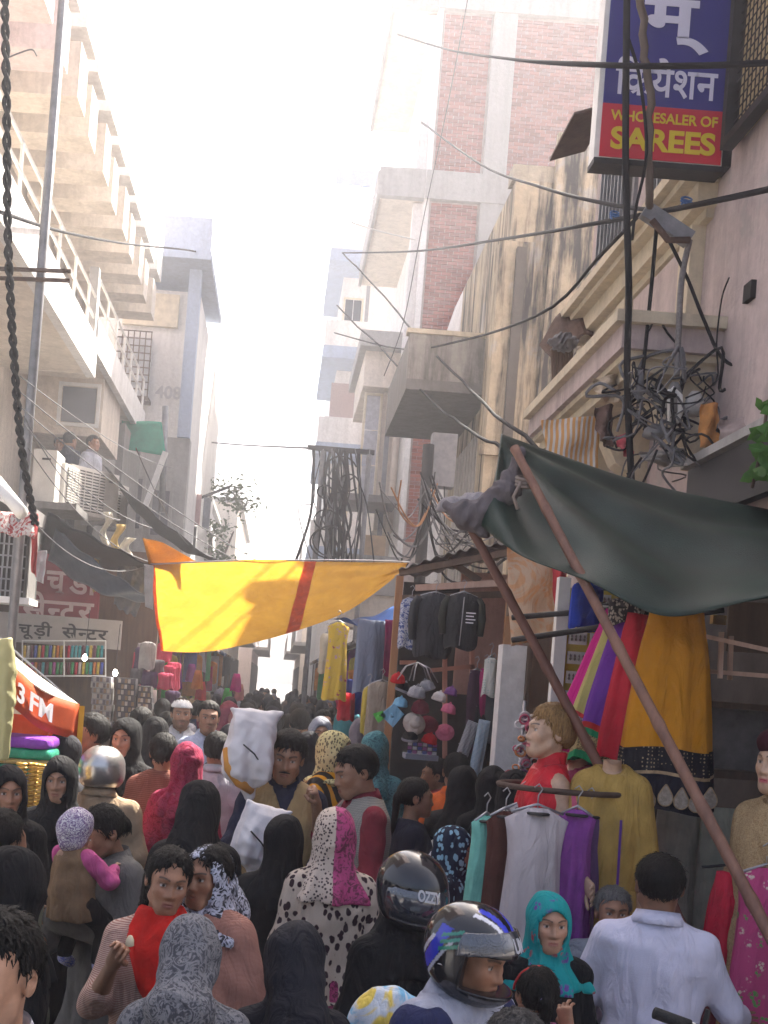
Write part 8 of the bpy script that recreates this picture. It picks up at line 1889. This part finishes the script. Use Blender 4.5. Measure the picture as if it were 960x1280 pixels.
cable(((0, 265, 10), (80, 290, 13), (160, 305, 18), (230, 312, 22), (262, 318, 24)), 0.018, 'cable running from the steel pole to the blue-topped building')
cable(((70, -5, 14), (95, 50, 16), (120, 110, 18), (146, 170, 20)), 0.009, 'thin cable curving down beside the pink overhang')
cable(((210, 548, 30), (300, 556, 30), (385, 560, 22)), 0.02, 'faint cable spanning the lane to the cable rack', mGreyC)
cable(((46, 70, 9), (40, 62, 9), (25, 66, 9), (10, 72, 9)), 0.006, 'short loose cable end near the steel pole', mGreyC)
# twisted cable at the far left
P0 = [at(*p) for p in ((5, -30, 7.5), (8, 120, 7.5), (10, 300, 7.6), (17, 440, 7.8), (27, 560, 8.0), (44, 655, 8.2))]
for k in range(2):
    out = []; n = 150
    for i in range(n + 1): t = i / n; c = smoothl(P0, t); a = t * 120 + math.pi * k; out.append(c + Vector((0.016 * math.cos(a), 0.016 * math.sin(a), 0)))
    b = MB(); b.tube(out, 0.015, 6); b.build('twisted_cable', mCable, smooth=True, label='%s strand of the twisted black cable hanging along the steel pole' % ('first' if k == 0 else 'second'), cat='cable', group='twisted cable strands')
# fan of pale wires over the terrace
for k, (a, c) in enumerate((((25, 490), (320, 700)), ((27, 510), (300, 702)), ((25, 470), (215, 585)), ((30, 530), (190, 660)), ((35, 560), (186, 702)), ((30, 520), (150, 650)), ((40, 650), (186, 706)), ((170, 560), (255, 690)))):
    A_, C_ = at(a[0], a[1], 8.5), at(c[0], c[1], 11 if k not in (2, 7) else 19); b = MB(); b.tube(sag(A_, C_, 0.06 + 0.02 * k), 0.0042, 5); b.build('wire', mGreyC, smooth=True, label='%s pale wire fanning out from the twisted cable over the terrace' % ('topmost', 'second', 'high', 'middle', 'lower', 'short', 'bottom', 'far')[k], cat='wire', group='pale wires over the terrace')
# cable rack down the lane
cr_ = root('cable_rack', tuple(Vector((at(425, 600, 24.2).x, 24.2, 0))), 'iron rack draped with a thick tangle of black cables beyond the yellow cloth', 'rack'); a, e = at(384, 559, 24.2), at(468, 566, 24.2); b = MB(); b.beam(a, e, 0.09); b.build('bar', mBlackIron, cr_)
for x in (404, 462): t_ = at(x, 562, 24.2); b = MB(); b.tube([(t_.x, 24.2, 0), tuple(t_)], 0.05, 8); b.build('post', mSteel, cr_)
q = random.Random(17)
for k in range(34):
    x = q.uniform(388, 462) if k % 3 else q.uniform(408, 440); x2 = x + q.gauss(0, 8); d = 24.2 + q.uniform(-0.25, 0.25)
    p_ = [at(x, 561, d), at(x + q.gauss(0, 7), 600 + q.uniform(-10, 25), d), at(x2, 650 + q.uniform(-15, 20), d), at(x2 + q.gauss(0, 12), 712, d)]; b = MB(); b.tube([smoothl(p_, i / 14) for i in range(15)], q.uniform(0.012, 0.03), 5); b.build('hung_cable', mCable if k % 5 else mGreyC, cr_, smooth=True)
for k in range(7):
    c = at(q.uniform(395, 450), q.uniform(580, 690), 24.1); r_ = q.uniform(0.15, 0.4); b = MB(); b.tube([(c.x + r_ * math.cos(t), 24.1 + 0.05 * math.sin(3 * t), c.z + r_ * 0.8 * math.sin(t)) for t in np.linspace(0.3, 5.6, 20)], 0.016, 5); b.build('loop', mCable, cr_, smooth=True)
# pole with tangle by the yellow building
tp = root('utility_pole', tuple(Vector((at(537, 700, 13.5).x, 13.5, 0))), 'short dark utility pole with knotted cables in front of the lower brickwork', 'pole'); a = at(536, 556, 13.5); b = MB(); b.tube([(at(530, 690, 13.5).x, 13.5, 0), tuple(a)], 0.065, 10); b.build('shaft', mBlackIron, tp, smooth=True)
rect_b = at(552, 560, 13.6); part('meter_box', mSteel, tp, (rect_b.x - 0.12, rect_b.x + 0.16, 13.5, 13.7, rect_b.z - 0.45, rect_b.z + 0.15))
for k in range(30):
    c = at(q.gauss(536, 9), q.uniform(590, 640), 13.4); e = at(q.choice([470, 500, 585, 620, 650]) + q.gauss(0, 12), q.uniform(600, 705), 12.0 + q.uniform(0, 1)); dr_ = q.uniform(0.15, 0.6); m1 = c.lerp(e, 0.3) + Vector((q.gauss(0, .05), 0, -dr_)); m2 = c.lerp(e, 0.7) + Vector((q.gauss(0, .05), 0, -dr_ * 0.8)); b = MB(); b.tube([smoothl([c, m1, m2, e], i / 18) for i in range(19)], q.uniform(0.006, 0.014), 5); b.build('tangled_cable', M('orange_cable', (0.30, 0.13, 0.04), 0.6) if k % 11 == 3 else (mCable, mGreyC)[k % 2], tp, smooth=True)
# junction box and the tangle on the ledge
jb = root('junction_box', tuple(at(838, 280, 6.9)), 'rusty junction box with hanging cables under the saree sign', 'box'); a = at(805, 262, 6.9); e = at(862, 300, 6.9); b = MB(); b.beam(a, e, 0.06, 0.09); b.build('channel', mSteel, jb); b = MB(); b.tube([at(815, 275, 6.85), at(835, 300, 6.85), at(862, 300, 6.85)], 0.02, 8); b.build('hook', mRust, jb, smooth=True)
for x, y in ((768, 272), (858, 256)): c = at(x, y, 7.3 if x > 800 else 8.8); b = MB(); [b.tube([c + Vector((0.03 * math.cos(t + k), 0.02 * math.sin(t), 0.012 * k + 0.02 * math.sin(t))) for t in np.linspace(0, 6.3, 10)], 0.006, 5, False) for k in range(4)]; b.build('blue_tape', M('blue_tape', (0.05, 0.15, 0.4), 0.6), jb, smooth=True)
tg = root('cable_tangle', tuple(at(840, 530, 7.0)), 'nest of grey and black cables and fittings on the pink ledge above the tarpaulin', 'cables')
for k in range(60):
    c = at(q.gauss(835, 28), q.uniform(455, 575), 6.8 + q.uniform(-0.2, 0.3)); p_ = [c]
    for j in range(4): p_.append(p_[-1] + Vector((q.gauss(0, 0.09), q.gauss(0, 0.04), q.gauss(-0.01, 0.09))))
    b = MB(); b.tube([smoothl(p_, i / 16) for i in range(17)], q.choice([0.005, 0.007, 0.010]), 5); b.build('tangled_cable', q.choice([mCable, mCable, mGreyC, mGreyC]), tg, smooth=True)
for (x, y, w, h, m) in ((842, 500, 0.11, 0.20, mConcDark), (800, 480, 0.05, 0.16, mGreyC), (820, 540, 0.16, 0.08, mSteel), (868, 505, 0.12, 0.14, mPaleC)):
    c = at(x, y, 6.9); b = MB(); b.lathe((c.x, c.y, c.z), [(w * 0.3, -h / 2), (w * 0.5, -h * 0.3), (w * 0.42, h * 0.2), (w * 0.2, h / 2)], 10); b.build('fitting', m, tg, smooth=True)
c = at(838, 505, 6.75); b = MB(); b.tube([c + Vector((0.0, 0, 0.09)), c + Vector((0.05, 0, 0.05)), c + Vector((0.06, 0, -0.04)), c + Vector((0.04, 0, -0.1))], 0.016, 8); b.tube([c + Vector((-0.01, 0, 0.08)), c + Vector((0.0, 0, -0.1))], 0.012, 8); b.build('white_bracket', mFrameW, tg, smooth=True)
banner(((876, 505), (898, 503), (903, 560), (874, 560)), 6.7, cloth('faded_orange_cloth', (0.48, 0.22, 0.07)), 'faded orange cloth bag hanging in the cable nest', 'cloth_bag')
banner(((715, 455), (722, 456), (724, 500), (716, 498)), 8.3, cloth('bright_blue_rag', (0.03, 0.15, 0.45)), 'small bright blue rag on the cream moulding', 'rag')
# bamboo splint bundle and old awning by the yellow building
ob = root('old_awning', tuple(at(715, 420, 9.9)), 'collapsed brown tile and sacking awning between yellow and pink buildings', 'awning'); b = MB(); P4 = [at(742, 345, 10.3), at(752, 405, 9.9), at(692, 456, 9.9), at(678, 425, 10.3)]
b.sheet(lambda u, v: P4[0].lerp(P4[1], u).lerp(P4[3].lerp(P4[2], u), v) + Vector((0, 0.04 * math.sin(14 * v), 0.04 * math.sin(11 * v + 3 * u))), 10, 16, 0.02); b.build('sheet', mRust, ob)
for k in range(8): b = MB(); xx = 690 + 3.5 * k; b.tube([at(xx, 435, 9.5), at(xx + q.gauss(-2, 2), 520, 9.5)], 0.014, 5); b.build('stick', mWoodDark, ob)
V, Q = surfnet(wrinkle(ell((0, 0, 0), (0.11, 0.09, 0.07)), 0.02, 3, 4), 0.012); c = at(704, 428, 9.4); o = obj('wire_coil', mesh_of('wire_coil', V, Q, mGreyC, True), None, tuple(c)); tag(o, 'grey matted coil of wire on the collapsed awning', 'coil')
# motorbike handle at the lower right
hb = root('motorbike_handlebar', tuple(at(850, 1278, 3.4)), 'black motorbike handlebar grip and lever below the lilac white shirt', 'handlebar'); a, e = at(818, 1266, 3.35), at(862, 1282, 3.35); b = MB(); b.tube([a, e], 0.017, 12); b.build('grip', M('black_rubber_grip', (0.02, 0.02, 0.02), 0.7, 0.2, 60, 0.5, 120), hb, smooth=True); b = MB(); b.tube([e, at(900, 1292, 3.35), at(930, 1330, 3.4)], 0.011, 10); b.build('bar', M('chrome', (0.5, 0.5, 0.5), 0.15, 0.05, 5, 0, metal=1.0), hb, smooth=True); b = MB(); b.tube([at(885, 1262, 3.3), at(880, 1285, 3.3)], 0.008, 8); b.build('mirror_stem', mBlackIron, hb)
c = e; b = MB(); b.tube([e + Vector((0.0, -0.02, -0.01)), e + Vector((0.03, -0.02, -0.01))], 0.022, 12); b.build('switch_block', mBlackIron, hb)
# the bike below: tank, wheel, forks (mostly hidden by people)
for k, (x0, y0, x1, y1, d, c, lab) in enumerate(((744, 505, 768, 560, 7.2, (0.10, 0.06, 0.05), 'torn brown sacking scrap under the pink ledge'), (770, 540, 792, 572, 7.1, (0.45, 0.08, 0.10), 'torn red poster scrap under the pink ledge'), (742, 468, 775, 505, 7.4, (0.42, 0.35, 0.27), 'buff paper scrap stuck below the cream moulding'), (900, 520, 955, 572, 6.6, (0.36, 0.29, 0.27), 'faded rose sacking spread over the ledge by the vine'), (800, 560, 860, 585, 6.9, (0.38, 0.36, 0.34), 'crumpled grey plastic on the ledge over the tarpaulin'))):
    banner(((x0, y0 + 4), (x1, y0), (x1 - 3, y1), (x0 + 5, y1 - 8)), d, cloth('scrap_%d' % k, c), lab, 'scrap', 0.04)
# ------------------------------------------------------------------ air
def haze(density=0.0050):
    b = MB(); b.box(-60, 60, -20, 160, -1.0, 30.0)  # even haze volume, added partly to stand in for lens glare
    m = bpy.data.materials.new('dusty_air'); m.use_nodes = True; n = m.node_tree.nodes; l = m.node_tree.links
    n.remove(n['Principled BSDF'])
    v = n.new('ShaderNodeVolumePrincipled'); v.inputs['Color'].default_value = (0.93, 0.94, 1.0, 1); v.inputs['Density'].default_value = density
    v.inputs['Anisotropy'].default_value = 0.55
    l.new(v.outputs[0], n['Material Output'].inputs['Volume'])
    o = b.build('haze', m, kind='stuff', label='bright dusty air filling the lane, also standing in for lens glare', cat='haze')
    return o
haze()
